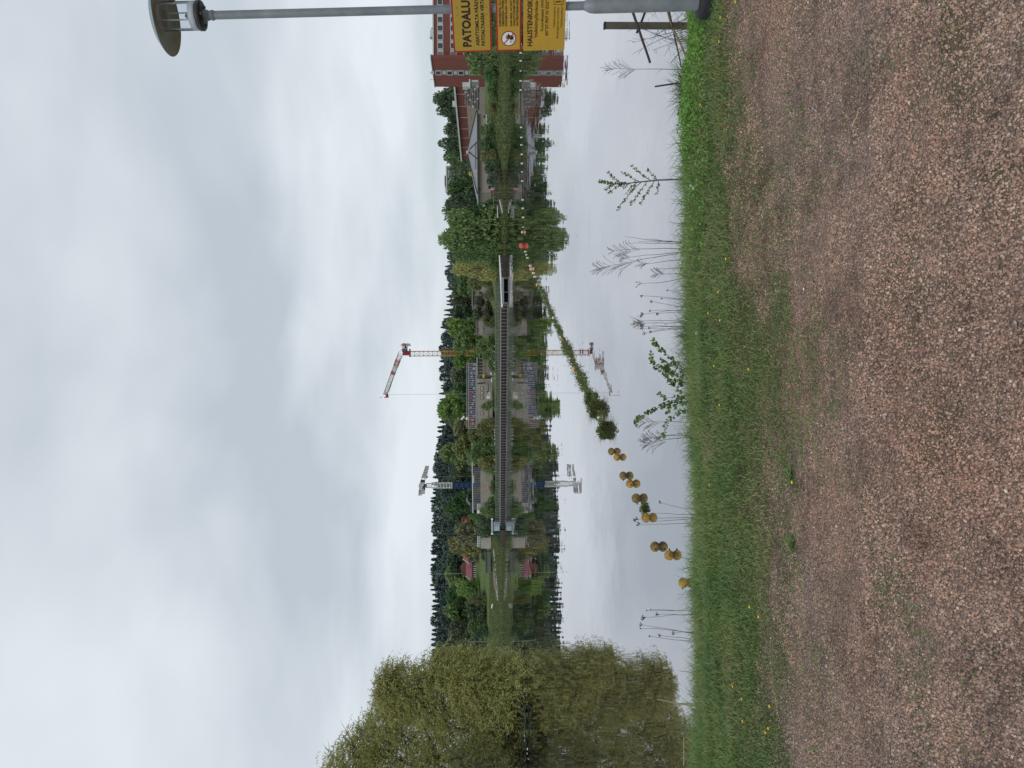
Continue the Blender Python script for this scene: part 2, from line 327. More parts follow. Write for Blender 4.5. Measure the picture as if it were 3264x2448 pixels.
def ramp(src, pts):
    q = n.new('ShaderNodeValToRGB'); e = q.color_ramp.elements
    while len(e) < len(pts): e.new(.5)
    for i, (p, c) in enumerate(pts): e[i].position = p; e[i].color = (*c, 1)
    l.new(src, q.inputs[0]); return q.outputs[0]
def mixc(f, a, c):
    q = n.new('ShaderNodeMix'); q.data_type = 'RGBA'
    if isinstance(f, (int, float)): q.inputs['Factor'].default_value = f
    else: l.new(f, q.inputs['Factor'])
    for nm, s in (('A', a), ('B', c)):
        if isinstance(s, tuple): q.inputs[nm].default_value = (*s, 1)
        else: l.new(s, q.inputs[nm])
    return q.outputs['Result']
vo = n.new('ShaderNodeTexVoronoi'); vo.inputs['Scale'].default_value = 75; l.new(g.outputs['Object'], vo.inputs['Vector'])
vsep = n.new('ShaderNodeSeparateColor'); l.new(vo.outputs['Color'], vsep.inputs[0])
stone = ramp(vsep.outputs[0], [(0, (.14, .105, .09)), (.2, (.22, .155, .13)), (.5, (.28, .195, .155)), (.8, (.32, .23, .185)), (1, (.42, .33, .275))])
dirt = ramp(nz(2.2), [(.35, (.225, .163, .132)), (.65, (.285, .207, .17))])
grav = mixc(mth('MULTIPLY', nz(6), .9), stone, dirt)
big = nz(1.0, 5)
gb = mth('ADD', mth('SUBTRACT', sp.outputs[1], mth('MULTIPLY', mth('TANH', mth('MULTIPLY', sp.outputs[0], .7)), .42)), mth('MULTIPLY', mth('SUBTRACT', big, .5), 3.0))
gf = n.new('ShaderNodeMapRange'); gf.inputs['From Min'].default_value = 4.2; gf.inputs['From Max'].default_value = 5.1; l.new(gb, gf.inputs['Value'])
turf = ramp(nz(5), [(.3, (.07, .09, .034)), (.55, (.10, .125, .046)), (.75, (.17, .15, .085))])
moss = n.new('ShaderNodeMapRange'); moss.inputs['From Min'].default_value = .52; moss.inputs['From Max'].default_value = .66; moss.inputs['To Max'].default_value = .7; l.new(nz(1.7, 6, .7), moss.inputs['Value'])
col = mixc(moss.outputs[0], grav, ramp(nz(30), [(.35, (.075, .085, .035)), (.65, (.15, .13, .085))]))
col = mixc(gf.outputs[0], col, turf); l.new(col, b.inputs['Base Color']); b.inputs['Roughness'].default_value = .95; b.inputs['Specular IOR Level'].default_value = .15; drift(gm, .75, DRIFT); drift(gm, 5.5, [(.36, (.74, .73, .73)), (.5, (1, 1, 1)), (.66, (1.12, 1.10, 1.07))])
bp = n.new('ShaderNodeBump'); bp.inputs['Distance'].default_value = .02; bp.inputs['Strength'].default_value = 1.0
hsum = mth('ADD', mth('MULTIPLY', vo.outputs['Distance'], -1.2), mth('MULTIPLY', nz(40, 3), .8)); l.new(hsum, bp.inputs['Height']); l.new(bp.outputs[0], b.inputs['Normal'])

xs = np.concatenate([np.linspace(-300, -8, 30), np.linspace(-7.5, 7.5, 121), np.linspace(8, 300, 30)])
gridmesh('near_bank_ground', xs, [-200., -60., -20., -5., 0., 1.] + list(np.arange(1.3, 9.0, .12)) + [9.5, 10.3, 11, 11.8, 12.6, 13.5, 14.5, 16, 18, 24], znear, gm)

# far bank, meadow and wooded hill
fm = bpy.data.materials.new('far_meadow'); fm.use_nodes = True; t, n, l = nodes_of(fm); b = n['Principled BSDF']
g = n.new('ShaderNodeTexCoord'); sp = n.new('ShaderNodeSeparateXYZ'); l.new(g.outputs['Object'], sp.inputs[0])
c1 = ramp(nz(.12, 6), [(.35, (.075, .11, .04)), (.5, (.11, .18, .05)), (.68, (.16, .175, .08))])
c2 = ramp(nz(.9, 5), [(.3, (.06, .08, .035)), (.7, (.14, .15, .075))])
l.new(mixc(.5, c1, c2), b.inputs['Base Color']); b.inputs['Roughness'].default_value = .95; b.inputs['Specular IOR Level'].default_value = .1
bp = n.new('ShaderNodeBump'); bp.inputs['Distance'].default_value = .5; l.new(nz(1.1, 5), bp.inputs['Height']); l.new(bp.outputs[0], b.inputs['Normal'])
xs2 = np.concatenate([np.linspace(-1500, -160, 24), np.linspace(-150, 150, 151), np.linspace(160, 1500, 24)])
def zf2(x, y): return zfar(x, y) + (vnoise(x, y, .16, 8)-.5)*.5*np.clip((y-yb(x))/10, 0, 1)
gridmesh('far_bank_terrain', xs2, [yb(xs2)+d for d in (-40, -6, -2, 0, .8, 2, 4, 7, 11, 15, 20, 27, 35, 50, 65, 80, 96, 120, 150, 200, 300, 400, 650, 900, 3000)], zf2, fm)
# wooded spit on which the willows stand
SPY = [10, 24, 45, 62, 80, 95, 115, 150, 240, 320]; SPX = [-30, -28, -33, -36.5, -38.5, -41, -52, -72, -110, -160]
def zspit(x, y):
    d = np.interp(y, SPY, SPX) - np.asarray(x, float)
    return np.interp(d, [-8, -1, 0, 1.2, 6, 40, 300], [-1.2, -.4, 0, .4, 1.0, 2.2, 4.5])
ys3 = np.linspace(10, 320, 80); dd = [-8, -2, -.6, 0, .6, 1.5, 3, 6, 12, 25, 40, 120, 300]
V = []; 
for d in dd:
    xx = np.interp(ys3, SPY, SPX)-d; V.append(np.stack([xx, ys3, zspit(xx, ys3)-np.where(d > 100, .3, 0)], 1))
V = np.concatenate(V); k = len(ys3); i = np.arange(k-1)
tag(link('willow_spit_terrain', npmesh('willow_spit_terrain', V, np.concatenate([np.stack([j*k+i, j*k+i+1, (j+1)*k+i+1, (j+1)*k+i], 1) for j in range(len(dd)-1)]), fm, True)), kind='structure')
gq = MB(); gq.add([(-6000, -3000, -1.5), (6000, -3000, -1.5), (6000, 9000, -1.5), (-6000, 9000, -1.5)], [(0, 1, 2, 3)])
struct('riverbed_ground', gq, mat('riverbed', (.05, .04, .03), .95))

# still water: turbid brown body under a mirror skin with slight ripples
wmt = bpy.data.materials.new('river_water'); wmt.use_nodes = True; t, n, l = nodes_of(wmt); n.remove(n['Principled BSDF'])
g = n.new('ShaderNodeTexCoord'); geo = n.new('ShaderNodeNewGeometry')
def slope(scale, amp, det=2):
    q = n.new('ShaderNodeTexNoise'); q.inputs['Scale'].default_value = scale; q.inputs['Detail'].default_value = det; q.inputs['Roughness'].default_value = .55; l.new(g.outputs['Object'], q.inputs['Vector'])
    s = n.new('ShaderNodeVectorMath'); s.operation = 'SUBTRACT'; l.new(q.outputs['Color'], s.inputs[0]); s.inputs[1].default_value = (.5, .5, .5)
    m2 = n.new('ShaderNodeVectorMath'); m2.operation = 'MULTIPLY'; l.new(s.outputs[0], m2.inputs[0]); m2.inputs[1].default_value = (amp*.6, amp, 0); return m2.outputs[0]
def vadd(a, c):
    q = n.new('ShaderNodeVectorMath'); q.operation = 'ADD'; l.new(a, q.inputs[0]); l.new(c, q.inputs[1]); return q.outputs[0]
calm = n.new('ShaderNodeMapRange'); calm.inputs['From Min'].default_value = .35; calm.inputs['From Max'].default_value = .65; calm.inputs['To Min'].default_value = .35; calm.inputs['To Max'].default_value = 1.0; l.new(nz(.05, 2), calm.inputs['Value'])
fine = n.new('ShaderNodeVectorMath'); fine.operation = 'SCALE'; l.new(vadd(slope(.5, .027), slope(2.4, .018)), fine.inputs[0]); l.new(calm.outputs[0], fine.inputs['Scale'])
nv = vadd(geo.outputs['Normal'], fine.outputs[0]); nrm = n.new('ShaderNodeVectorMath'); nrm.operation = 'NORMALIZE'; l.new(nv, nrm.inputs[0])
gl = n.new('ShaderNodeBsdfGlossy'); gl.inputs['Roughness'].default_value = .014; gl.inputs['Color'].default_value = (.855, .85, .872, 1); l.new(nrm.outputs[0], gl.inputs['Normal'])
df = n.new('ShaderNodeBsdfDiffuse'); df.inputs['Color'].default_value = (.075, .062, .045, 1)
lw = n.new('ShaderNodeFresnel'); lw.inputs['IOR'].default_value = 2.6; l.new(nrm.outputs[0], lw.inputs['Normal'])
fr = n.new('ShaderNodeMapRange'); fr.inputs['From Min'].default_value = .15; fr.inputs['From Max'].default_value = .75; fr.inputs['To Min'].default_value = .66; fr.inputs['To Max'].default_value = .97; l.new(lw.outputs[0], fr.inputs['Value'])
mx = n.new('ShaderNodeMixShader'); l.new(fr.outputs[0], mx.inputs[0]); l.new(df.outputs[0], mx.inputs[1]); l.new(gl.outputs[0], mx.inputs[2]); l.new(mx.outputs[0], n['Material Output'].inputs['Surface'])
wq = MB(); wq.add([(-1500, 9, 0), (1500, 9, 0), (1500, 700, 0), (-1500, 700, 0)], [(0, 1, 2, 3)])
struct('river_water', wq, wmt)

# ------------------------------------------------------------------ loose gravel on the path (one mass nobody could count)
def scatter_xy(n_, y0, y1, pw=1.0):
    """random points in a wedge a little wider than the picture; pw<1 crowds them towards y0"""
    u = RNG.random(n_)**pw; y = y0+(y1-y0)*u; hw = .5*y+.35; u = RNG.random(n_)*2-1; side = RNG.random(n_) < .22      # a thinner margin goes on beyond the picture
    return np.where(side, np.sign(u)*(hw+1.7*np.abs(u)), u*hw), y
def grassy(x, y):     # 0 = bare path .. 1 = turf
    edge = 4.38 + .5*np.tanh(x*.7-.35) + (vnoise(x, y, .7, 21)-.5)*1.4 + (vnoise(x, y, 2.6, 22)-.5)*1.1 + (vnoise(x, y, 7, 23)-.5)*.6
    return np.clip((y-edge)/.6, 0, 1)
ns = 205000
x, y = scatter_xy(ns, 1.75, 5.6, 1.3)

def mossy(x, y):      # low moss and grass creeping into the gravel, mostly on the willow side
    pm = vnoise(x, y, .8, 41)*.5+vnoise(x, y, 2.3, 42)*.32+vnoise(x, y, 7, 43)*.18 + np.where(x < .6, .03, -.07) + np.interp(y, [2, 3, 4, 4.6], [-.12, -.02, .06, .10])
    return np.clip((pm-.56)*7, 0, 1)
keep = RNG.random(ns) > np.maximum(grassy(x, y)*.92, mossy(x, y)*.6); x, y = x[keep], y[keep]; k = len(x)
r = np.clip(RNG.lognormal(math.log(.0038), .33, k)*np.interp(y, [2, 4.5], [1, 1.15]), .0026, .0095); zb = znear(x, y)-r*.25
a0 = RNG.random(k)*6.28; asp = .65+.35*RNG.random(k)
def ring(sel, sc, zz_):
    out_ = []
    for j in range(4):
        n_ = len(sel); a = a0[sel]+j*1.5708+(RNG.random(n_)-.5)*.5; rr = r[sel]*sc*(.8+.4*RNG.random(n_)); px = np.cos(a)*rr; py = np.sin(a)*rr*asp[sel]; ca, sa = np.cos(a0[sel]*3), np.sin(a0[sel]*3)
        out_.append(np.stack([x[sel]+px*ca-py*sa, y[sel]+px*sa+py*ca, zb[sel]+r[sel]*zz_*(.8+.3*RNG.random(n_))], 1))
    return out_
nearS = np.where((y < 3.3) & (np.abs(x) < .5*y+.4))[0]; farS = np.setdiff1d(np.arange(k), nearS)
V1 = np.stack(ring(nearS, 1.0, 0)+ring(nearS, .68, .9), 1).reshape(-1, 3); b_ = (np.arange(len(nearS))*8)[:, None]
F1 = np.concatenate([np.concatenate([b_+j, b_+(j+1) % 4, b_+4+(j+1) % 4, b_+4+j], 1) for j in range(4)]+[np.concatenate([b_+4, b_+5, b_+6, b_+7], 1)])
# farther grains need fewer faces: a ridge of two top points over the base ring
rg_ = ring(farS, 1.0, 0); n_ = len(farS); hz2 = (zb[farS]+r[farS]*(.75+.3*RNG.random(n_)))
ta = rg_[0]*.62+rg_[2]*.38; tb = rg_[0]*.30+rg_[2]*.70; ta[:, 2] = hz2; tb[:, 2] = hz2*1.0
V2 = np.stack(rg_+[ta, tb], 1).reshape(-1, 3); b_ = (np.arange(n_)*6)[:, None]
F2 = np.concatenate([np.concatenate([b_, b_+1, b_+5, b_+4], 1), np.concatenate([b_+4, b_+5, b_+3, b_], 1)]); F2t = np.concatenate([np.concatenate([b_+1, b_+2, b_+5, b_+5], 1)[:, :3], np.concatenate([b_+2, b_+3, b_+5], 1)])
V = np.concatenate([V1, V2]); Q = np.concatenate([F1, F2+len(V1)]); Tt = F2t+len(V1)
gme = bpy.data.meshes.new('loose_gravel'); gme.vertices.add(len(V)); gme.vertices.foreach_set('co', V.astype(np.float32).ravel())
li = np.concatenate([Q.ravel(), Tt.ravel()]).astype(np.int32); gme.loops.add(len(li)); gme.loops.foreach_set('vertex_index', li)
ls = np.concatenate([np.arange(len(Q))*4, len(Q)*4+np.arange(len(Tt))*3]).astype(np.int32); gme.polygons.add(len(ls)); gme.polygons.foreach_set('loop_start', ls); gme.materials.append(M['stone']); gme.update(calc_edges=True)
tag(link('loose_gravel', gme), 'loose pinkish brown gravel scattered over the path', kind='stuff')

# ------------------------------------------------------------------ grass
def blades(x, y, z, h, wdt, lean, seed=0, dirn=None):
    k = len(x); a = RNG.random(k)*6.283 if dirn is None else dirn; la = RNG.random(k)*6.283
    wx, wy = np.cos(a)*wdt/2, np.sin(a)*wdt/2; lx, ly = np.cos(la)*h*lean, np.sin(la)*h*lean
    def P(s, f, wd): return np.stack([x+lx*f+wx*wd*s, y+ly*f+wy*wd*s, z+h*(np.sqrt(np.maximum(f, 0))*.35+f*.65 if False else f*(1.0-.25*f*lean))], 1)
    V = np.stack([P(-1, 0, 1), P(1, 0, 1), P(1, .5, .8), P(-1, .5, .8)], 1)
    fx = np.stack([x+lx*.28, y+ly*.28, z+h*.55], 1)
    V[:, 2, :2] = fx[:, :2]+np.stack([wx, wy], 1)*.8; V[:, 3, :2] = fx[:, :2]-np.stack([wx, wy], 1)*.8; V[:, 2, 2] = fx[:, 2]; V[:, 3, 2] = fx[:, 2]
    tip = np.stack([x+lx, y+ly, z+h*(1-.3*lean)], 1)[:, None, :]
    V = np.concatenate([V, tip, tip+np.stack([wx, wy, wx*0], 1)[:, None, :]*.12], 1).reshape(-1, 3)
    b_ = (np.arange(k)*6)[:, None]
    Fc = np.concatenate([np.concatenate([b_, b_+1, b_+2, b_+3], 1), np.concatenate([b_+3, b_+2, b_+5, b_+4], 1)])
    return V, Fc
def join(parts):
    V = []; Fs = []; o = 0
    for v, f in parts: V.append(v); Fs.append(f+o); o += len(v)
    return np.concatenate(V), np.concatenate(Fs)
ng = 235000
x, y = scatter_xy(ng, 3.6, 8.2, .9)
d = np.maximum(grassy(x, y), .16*(vnoise(x, y, 1.9, 31) > .6)*(y > 3.6)) * (.55+.45*(vnoise(x, y, 5, 33) > .35))
keep = RNG.random(ng) < d; x, y = x[keep], y[keep]
h = np.interp(y, [3.5, 5.0, 5.8, 6.3, 6.9, 8.2], [.016, .028, .05, .085, .12, .19])*(.5+RNG.random(len(x)))*(.6+.8*vnoise(x, y, 1.1, 35))
tall = (RNG.random(len(x)) < .07) & (y > 6.2); h[tall] *= 1.75
p1_ = blades(x, y, znear(x, y)-.005, h, .0045+.004*RNG.random(len(x)), .55+.5*RNG.random(len(x)))
V, Fc = p1_
tag(link('bank_grass', npmesh('bank_grass', V, Fc, M['grass'])), 'green grass strip between the gravel path and the water', kind='stuff')
ng = 15000; x, y = scatter_xy(ng, 4.0, 7.6, .9); keep = RNG.random(ng) < grassy(x, y)*np.clip((vnoise(x, y, 1.4, 37)*.6+vnoise(x, y, 4, 38)*.4-.38)*4, 0, 1); x, y = x[keep], y[keep]; k = len(x)
V, Fc = blades(x, y, znear(x, y)+.004, np.interp(y, [4, 5.5, 7], [.02, .05, .12])*(.5+.8*RNG.random(k)), .004+.003*RNG.random(k), .9+.9*RNG.random(k))
tag(link('dry_thatch', npmesh('dry_thatch', V, Fc, leafmat('dry_grass', [(.16,.13,.075),(.24,.20,.115),(.33,.28,.17)], .2))), 'dry bent straw blades among the green bank grass', kind='stuff')
# sparse grass and moss sprigs coming up through the gravel
ng = 62000; x, y = scatter_xy(ng, 2.4, 5.0, .7)
keep = RNG.random(ng) < mossy(x, y)*.85; x, y = x[keep], y[keep]
V, Fc = blades(x, y, znear(x, y)-.002, .007+.012*RNG.random(len(x)), .004+.004*RNG.random(len(x)), .9+.4*RNG.random(len(x)))
tag(link('sparse_path_grass', npmesh('sparse_path_grass', V, Fc, M['grass'])), 'sparse short grass tufts growing through the gravel', kind='stuff')
# slope grass out of which the tall stems grow
ng = 26000; x, y = scatter_xy(ng, 7.2, 12.2, 1.0); h = (.12+.2*RNG.random(ng))*(.6+.8*vnoise(x, y, .9, 36))
V, Fc = blades(x, y, znear(x, y)-.01, h, .008+.006*RNG.random(ng), .5+.5*RNG.random(ng))
tag(link('bank_slope_grass', npmesh('bank_slope_grass', V, Fc, M['grass'])), 'longer grass on the slope down to the water', kind='stuff')
# bright leafy ground cover by the lamp
nh = 26000; y = 5.75+RNG.random(nh)**.75*1.55; x = .9+RNG.random(nh)*2.9
den = np.clip((x-.8)/1.6, .08, 1)*np.clip(.4+vnoise(x, y, 1.6, 51), 0, 1); keep = RNG.random(nh) < den; x, y = x[keep], y[keep]; k = len(x)
hh = (.015+.10*RNG.random(k)**.8)*(.35+1.1*vnoise(x, y, 1.9, 52))*np.interp(y, [5.75, 6.4], [.6, 1.05]); c = np.stack([x, y, znear(x, y)+hh], 1)
ax = np.stack([RNG.normal(size=k), RNG.normal(size=k), RNG.normal(size=k)*.35-.15], 1)
V, Fc = leaf_quads(c, .018+.022*RNG.random(k), .012+.013*RNG.random(k), ax, .25)
tag(link('leafy_ground_cover', npmesh('leafy_ground_cover', V, Fc, M['herb'])), 'bright green leafy herbs along the bank edge by the lamp post', kind='stuff')
# ================================================================== FOOTBRIDGE OVER THE DAM
BP0 = Vector((20.2, 160.0, 0)); BP1 = Vector((-35.6, 204.0, 0)); BD = (BP1-BP0); BLEN = BD.length; BD.normalize(); BN = Vector((-BD.y, BD.x, 0))
if BN.y > 0: BN = -BN            # towards the viewer
BA = math.atan2(BD.y, BD.x)
DECK = .82
br = thing('footbridge', 'long low footbridge on close set steel posts across the dam', 'footbridge', BP0)
def bpt(s, off=0, z=0): return BP0 + BD*s + BN*off + Vector((0, 0, z))
m = MB(); m.box(bpt(BLEN/2, 0, DECK-.06), (BLEN, 1.5, .12), BA); part('deck', m, M['deck'], br)
m = MB(); m.box(bpt(BLEN/2, .78, DECK-.11), (BLEN, .06, .22), BA); part('edge_beam', m, M['railm'], br)
def shared(name, mb, mt, parent, spots):
    """one mesh, many parts: spots are world points of the mesh's own origin"""
    me = mb.mesh(name, mt); out_ = []
    for p in spots:
        o = link(name, me, parent, Vector(p)-ORG[parent.name]); ORG[o.name] = ORG[parent.name]; out_.append(o)
    return out_
m = MB(); m.box((0, 0, -.15), (.05, .05, 1.25), BA); shared('trestle_post', m, M['scaff'], br, [bpt(s, .72, .1) for s in np.arange(.4, BLEN, .86)])
m = MB(); m.box((0, 0, 0), (.045, .045, 1.0), BA); rp_ = [bpt(s, .74, DECK+.5) for s in np.arange(.2, BLEN, .58)]
shared('railing_post', m, M['railm'], br, rp_)
m = MB(); m.box((0, 0, 0), (.045, .045, 1.0), BA); shared('railing_post', m, M['railm'], br, [bpt(s, -.74, DECK+.5) for s in np.arange(.2, BLEN, 1.16)])
for off in (.74, -.74):
    for z_, r_ in ((1.0, .032), (.66, .018), (.33, .018)):
        m = MB(); m.tube([bpt(0, off, DECK+z_), bpt(BLEN, off, DECK+z_)], r_, 6); part('handrail' if z_ == 1.0 else 'mid_rail', m, M['railm'], br)
m = MB(); m.box((0, 0, 0), (.80, .06, .66), BA); shared('gate_board', m, M['darkboard'], br, [bpt(s+.43, .25, .30) for s in np.arange(.4, BLEN-1, .86)])
# white gulls on the top rail (same look, one group)
gp = thing('gull', 'small white gull perched on the top rail of the footbridge', 'bird', (0, 0, 0), 'gulls perched on the footbridge railing')
m = MB(); m.sphere((0, 0, .17), (.17, .07, .075), 8, 6); m.sphere((.15, 0, .25), .05, 8, 6); m.tube([(.10, 0, .2), (.15, 0, .25)], [.05, .04], 6); m.tube([(.19, 0, .25), (.25, 0, .24)], [.015, .004], 5); part('body', m, M['gullw'], gp, smooth=True)
m = MB(); m.sphere((-.05, .06, .19), (.17, .02, .05), 8, 5); m.sphere((-.05, -.06, .19), (.17, .02, .05), 8, 5); part('wings', m, M['gullg'], gp, smooth=True)
m = MB(); m.tube([(0, .025, 0), (0, .025, .11)], .008, 4); m.tube([(0, -.025, 0), (0, -.025, .11)], .008, 4); part('legs', m, M['tanbranch'], gp)
first = True
for sy in (1098, 1115, 1150, 1161, 1184, 1200, 1363, 1371, 1381, 1393, 1406, 1411, 1458, 1496):
    d_ = ray(1575, sy); k_ = d_.x/d_.y          # where that sight line crosses the bridge in plan
    s_ = (k_*BP0.y-BP0.x)/(BD.x-k_*BD.y); o = gp if first else copy_tree(gp); first = False
    o.location = bpt(s_, .74, DECK+1.03); o.rotation_euler.z = random.random()*6.28

# hut at the far end of the bridge
def pb(mb, t_, b_, l_, r_, Y, dep, back=0):
    """box whose face at distance Y spans the sight lines top, bottom, left, right (left = larger sy)"""
    a = at((t_+b_)/2, l_, Y); c = at((t_+b_)/2, r_, Y); z1 = at(t_, (l_+r_)/2, Y).z; z0 = at(b_, (l_+r_)/2, Y).z
    mb.boxb(min(a.x, c.x), max(a.x, c.x), Y+back, Y+back+dep, min(z0, z1), max(z0, z1)); return mb
def base_of(b_, l_, r_, Y): return at(b_, (l_+r_)/2, Y)
h = thing('gate_hut', 'small blue grey metal hut at the end of the footbridge', 'hut', base_of(1593, 1693, 1663, 203))
m = MB(); pb(m, 1571, 1593, 1692.5, 1663, 203, 2.6); part('wall', m, M['hut'], h)
m = MB(); pb(m, 1573, 1591, 1692, 1678, 202.93, .06); part('wall_panel', m, M['hut2'], h)
m = MB(); pb(m, 1574.5, 1577, 1671, 1668.5, 202.9, .09); part('lamp', m, M['white'], h)
m = MB(); pb(m, 1567, 1570.4, 1697, 1658, 202.6, 3.2); part('roof', m, M['railm'], h)
m = MB(); m.tube([at(1568.5, 1704, 202.5), at(1568.2, 1652, 202.5)], .09, 6); part('roof_beam', m, M['white'], h)
for l_, r_ in ((1704, 1699.5), (1657, 1652.5)):
    m = MB(); pb(m, 1565.5, 1571, l_, r_, 202.4, .3); part('beam_end', m, M['white'], h)
m = MB(); pb(m, 1593.6, 1606, 1744, 1690, 203.5, 1.2); solo('weir_wall', m, M['darkboard'], 'dark low timber weir wall running from the hut into the meadow bank', 'wall', base_of(1604, 1744, 1690, 203.5))

# spillway abutment on the other side
ab = thing('spillway_abutment', 'dark concrete spillway with black opening and sloping white pipe rail', 'spillway', at(1613, 890, 146))
m = MB()
a = at(1594, 814, 152); c_ = at(1600, 884, 150)
for i_ in range(8):
    sy0 = 814+i_*9; Y0 = 152-i_*.25; pb(m, 1594.5+i_*.9, 1613, sy0+9, sy0, Y0, 1.0)
part('stepped_wall', m, M['darkboard'], ab)
m = MB(); pb(m, 1599.5, 1606, 968, 884, 146, 1.4); part('beam', m, M['greypanel'], ab)
m = MB(); pb(m, 1606.2, 1616, 968, 884, 147.2, .3); part('opening', m, mat('opening_shade', (.008, .008, .008), .9), ab)  # near-black slab: the shade inside the opening is put into its colour
for l_, r_ in ((888, 884), (968, 963)):
    m = MB(); pb(m, 1606.2, 1616, l_, r_, 146.05, 1.2); part('pier', m, M['dkgrey'], ab)
m = MB(); m.tube([at(1606, 931, 146.1), at(1617, 931, 146.1)], .05, 5); part('gauge_post', m, M['railm'], ab)
m = MB(); m.tube([at(1592, 814, 151.8), at(1596, 885, 149), at(1600.5, 978, 145.8)], [.10, .16, .14], 8); part('pipe_rail', m, M['white'], ab)
for sy in (840, 860, 905, 930, 955):
    p = at(1592+(sy-814)*.052, sy, 151.8-(sy-814)*.037); m = MB(); m.tube([p, p-Vector((0, 0, .6))], .035, 5); part('rail_post', m, M['railm'], ab)

# ================================================================== BUILDINGS ON THE FAR SIDE
def window_on(parent, p, ux, w_, h_, nrm, frame=True, fm=None, gm_=None):
    """window of width w_ along ux and height h_ centred at p on a wall facing nrm"""
    ux = Vector(ux).normalized(); nrm = Vector(nrm).normalized(); Mx = Matrix((ux, nrm, Vector((0, 0, 1)))).transposed()
    m = MB()
    for dx, dz, sx_, sz_ in ((0, h_/2, w_+.12, .12), (0, -h_/2, w_+.12, .12), (-w_/2, 0, .12, h_-.12), (w_/2, 0, .12, h_-.12)):
        m.box(Vector(p)+ux*dx+nrm*.05+Vector((0, 0, dz)), (sx_, .16, sz_), M=Mx)
    f = part('window', m, fm or M['trim'], parent)
    m = MB(); m.box(Vector(p)+nrm*.02, (w_-.1, .04, h_-.1), M=Mx); part('pane', m, gm_ or M['window'], f)
    return f
# --- brick research block: side wall running away from us, front facing right
bk = thing('brick_building', 'tall red brick block with grey window strip and flat roof beside the reservoir', 'building', (82, 190, 4))
P0 = Vector((at(1500, 186, 187).x, 187, 0)); P1 = Vector((at(1500, 277, 201).x, 201, 0)); ZT = at(1375, 186, 187).z; ZB = 1.5
m = MB(); m.prism([(P0.x, P0.y), (P0.x+.8, P0.y+.05), (P0.x+2.5, P1.y+2), (P1.x, P1.y)], ZB, ZT); part('wall', m, M['brick'], bk)
m = MB(); m.prism([(P0.x-.15, P0.y-.15), (P0.x+.9, P0.y-.1), (P0.x+2.6, P1.y+2.2), (P1.x-.15, P1.y+.15)], ZT, ZT+.22); part('roof_edge', m, M['greypanel'], bk)
sd_ = (P1-P0).normalized(); sn = Vector((-sd_.y, sd_.x, 0)); sn = sn if sn.x < 0 else -sn
SL = (P1-P0).length
def sw(t, z, o=0): return P0 + sd_*(t*SL) + sn*o + Vector((0, 0, z))
Ms = Matrix((sd_, sn, Vector((0, 0, 1)))).transposed()
tc_ = .47; m = MB(); m.box(sw(tc_, (ZT-.6+5.4)/2, .06), (2.3, .12, ZT-.6-5.4), M=Ms); part('window_strip', m, M['greypanel'], bk)
for i_ in range(4):
    zc = 6.6+i_*2.75
    window_on(bk, sw(tc_, zc, .12), sd_, 1.9, 1.25, sn)
    m = MB(); m.box(sw(tc_, zc+1.35, .13), (1.5, .06, .7), M=Ms); part('strip_panel', m, M['panel'], bk)
# front wing with two rows of windows
fw = thing('brick_wing', 'red brick wing with two rows of grey windows behind the yellow signs', 'building', (95, 190, 4))
ZF = at(1382.5, 100, 190).z; xl = P0.x+.5
m = MB(); m.boxb(xl, 150, 190, 204, 1.5, ZF); part('wall', m, M['brick'], fw)
m = MB(); m.boxb(xl-.1, 150.2, 189.8, 204.2, ZF, ZF+.3); part('roof_edge', m, M['trim'], fw)
for zc0, zc1 in ((1394, 1412.5), (1435, 1455), (1476, 1496)):
    zc = (at(zc0, 100, 190).z+at(zc1, 100, 190).z)/2; hh_ = at(zc0, 100, 190).z-at(zc1, 100, 190).z
    x_ = xl+1.6; j = 0
    while x_ < 112:
        window_on(fw, (x_, 190, zc), (1, 0, 0), 1.35, hh_-.1, (0, -1, 0), gm_=M['window'] if j % 5 else M['greypanel'])
        m = MB(); m.boxb(x_+.78, x_+1.25, 189.9, 190, zc-hh_/2, zc+hh_/2); part('spandrel', m, M['panel'], fw)
        x_ += 2.08; j += 1
m = MB(); m.boxb(xl+2, 112, 189.86, 189.98, at(1457, 100, 190).z-.1, at(1457, 100, 190).z+.05); part('drip_rail', m, M['trim'], fw)
rf = thing('roof_unit', 'pale ventilation unit standing on the roof of the brick wing', 'vent', at(1380, 105, 193))
m = MB(); pb(m, 1371, 1381, 116, 95, 193, 2); part('casing', m, M['panel'], rf)
m = MB(); m.tube([at(1381, 121, 193.2), at(1369, 121, 193.2)], .12, 6); m.tube([at(1381, 91, 193.2), at(1375, 91, 193.2)], .2, 6); part('stack', m, M['darkplate'], rf)
for sy, tp in ((232, 1370), (254, 1371)):
    m = MB(); p = at(1384, sy, 195); m.tube([p-Vector((0, 0, .3)), at(tp, sy, 195)], .035, 4); m.tube([at(tp+3, sy-2, 195), at(tp+3, sy+2, 195)], .03, 4)
    solo('roof_antenna', m, M['darkplate'], 'thin antenna on the brick block roof %s' % ('above its grey window strip' if sy == 232 else 'near its outer corner'), 'antenna', p)
# --- annex low along the side: white block and garage
an = thing('boiler_annex', 'grey lean-to with white box at the foot of the tall brick block', 'outbuilding', at(1526, 264, 182))
m = MB(); pb(m, 1474, 1495, 276, 262, 183, 2); part('white_box', m, M['panel'], an)
m = MB(); pb(m, 1499, 1527, 275, 254, 182, 4); part('wall', m, M['greypanel'], an)
m = MB(); pb(m, 1495, 1499, 277, 252, 181.7, 4.6); part('roof', m, M['trim'], an)
m = MB(); pb(m, 1504, 1524, 260, 256, 181.9, .2); part('door', m, M['trim'], an)
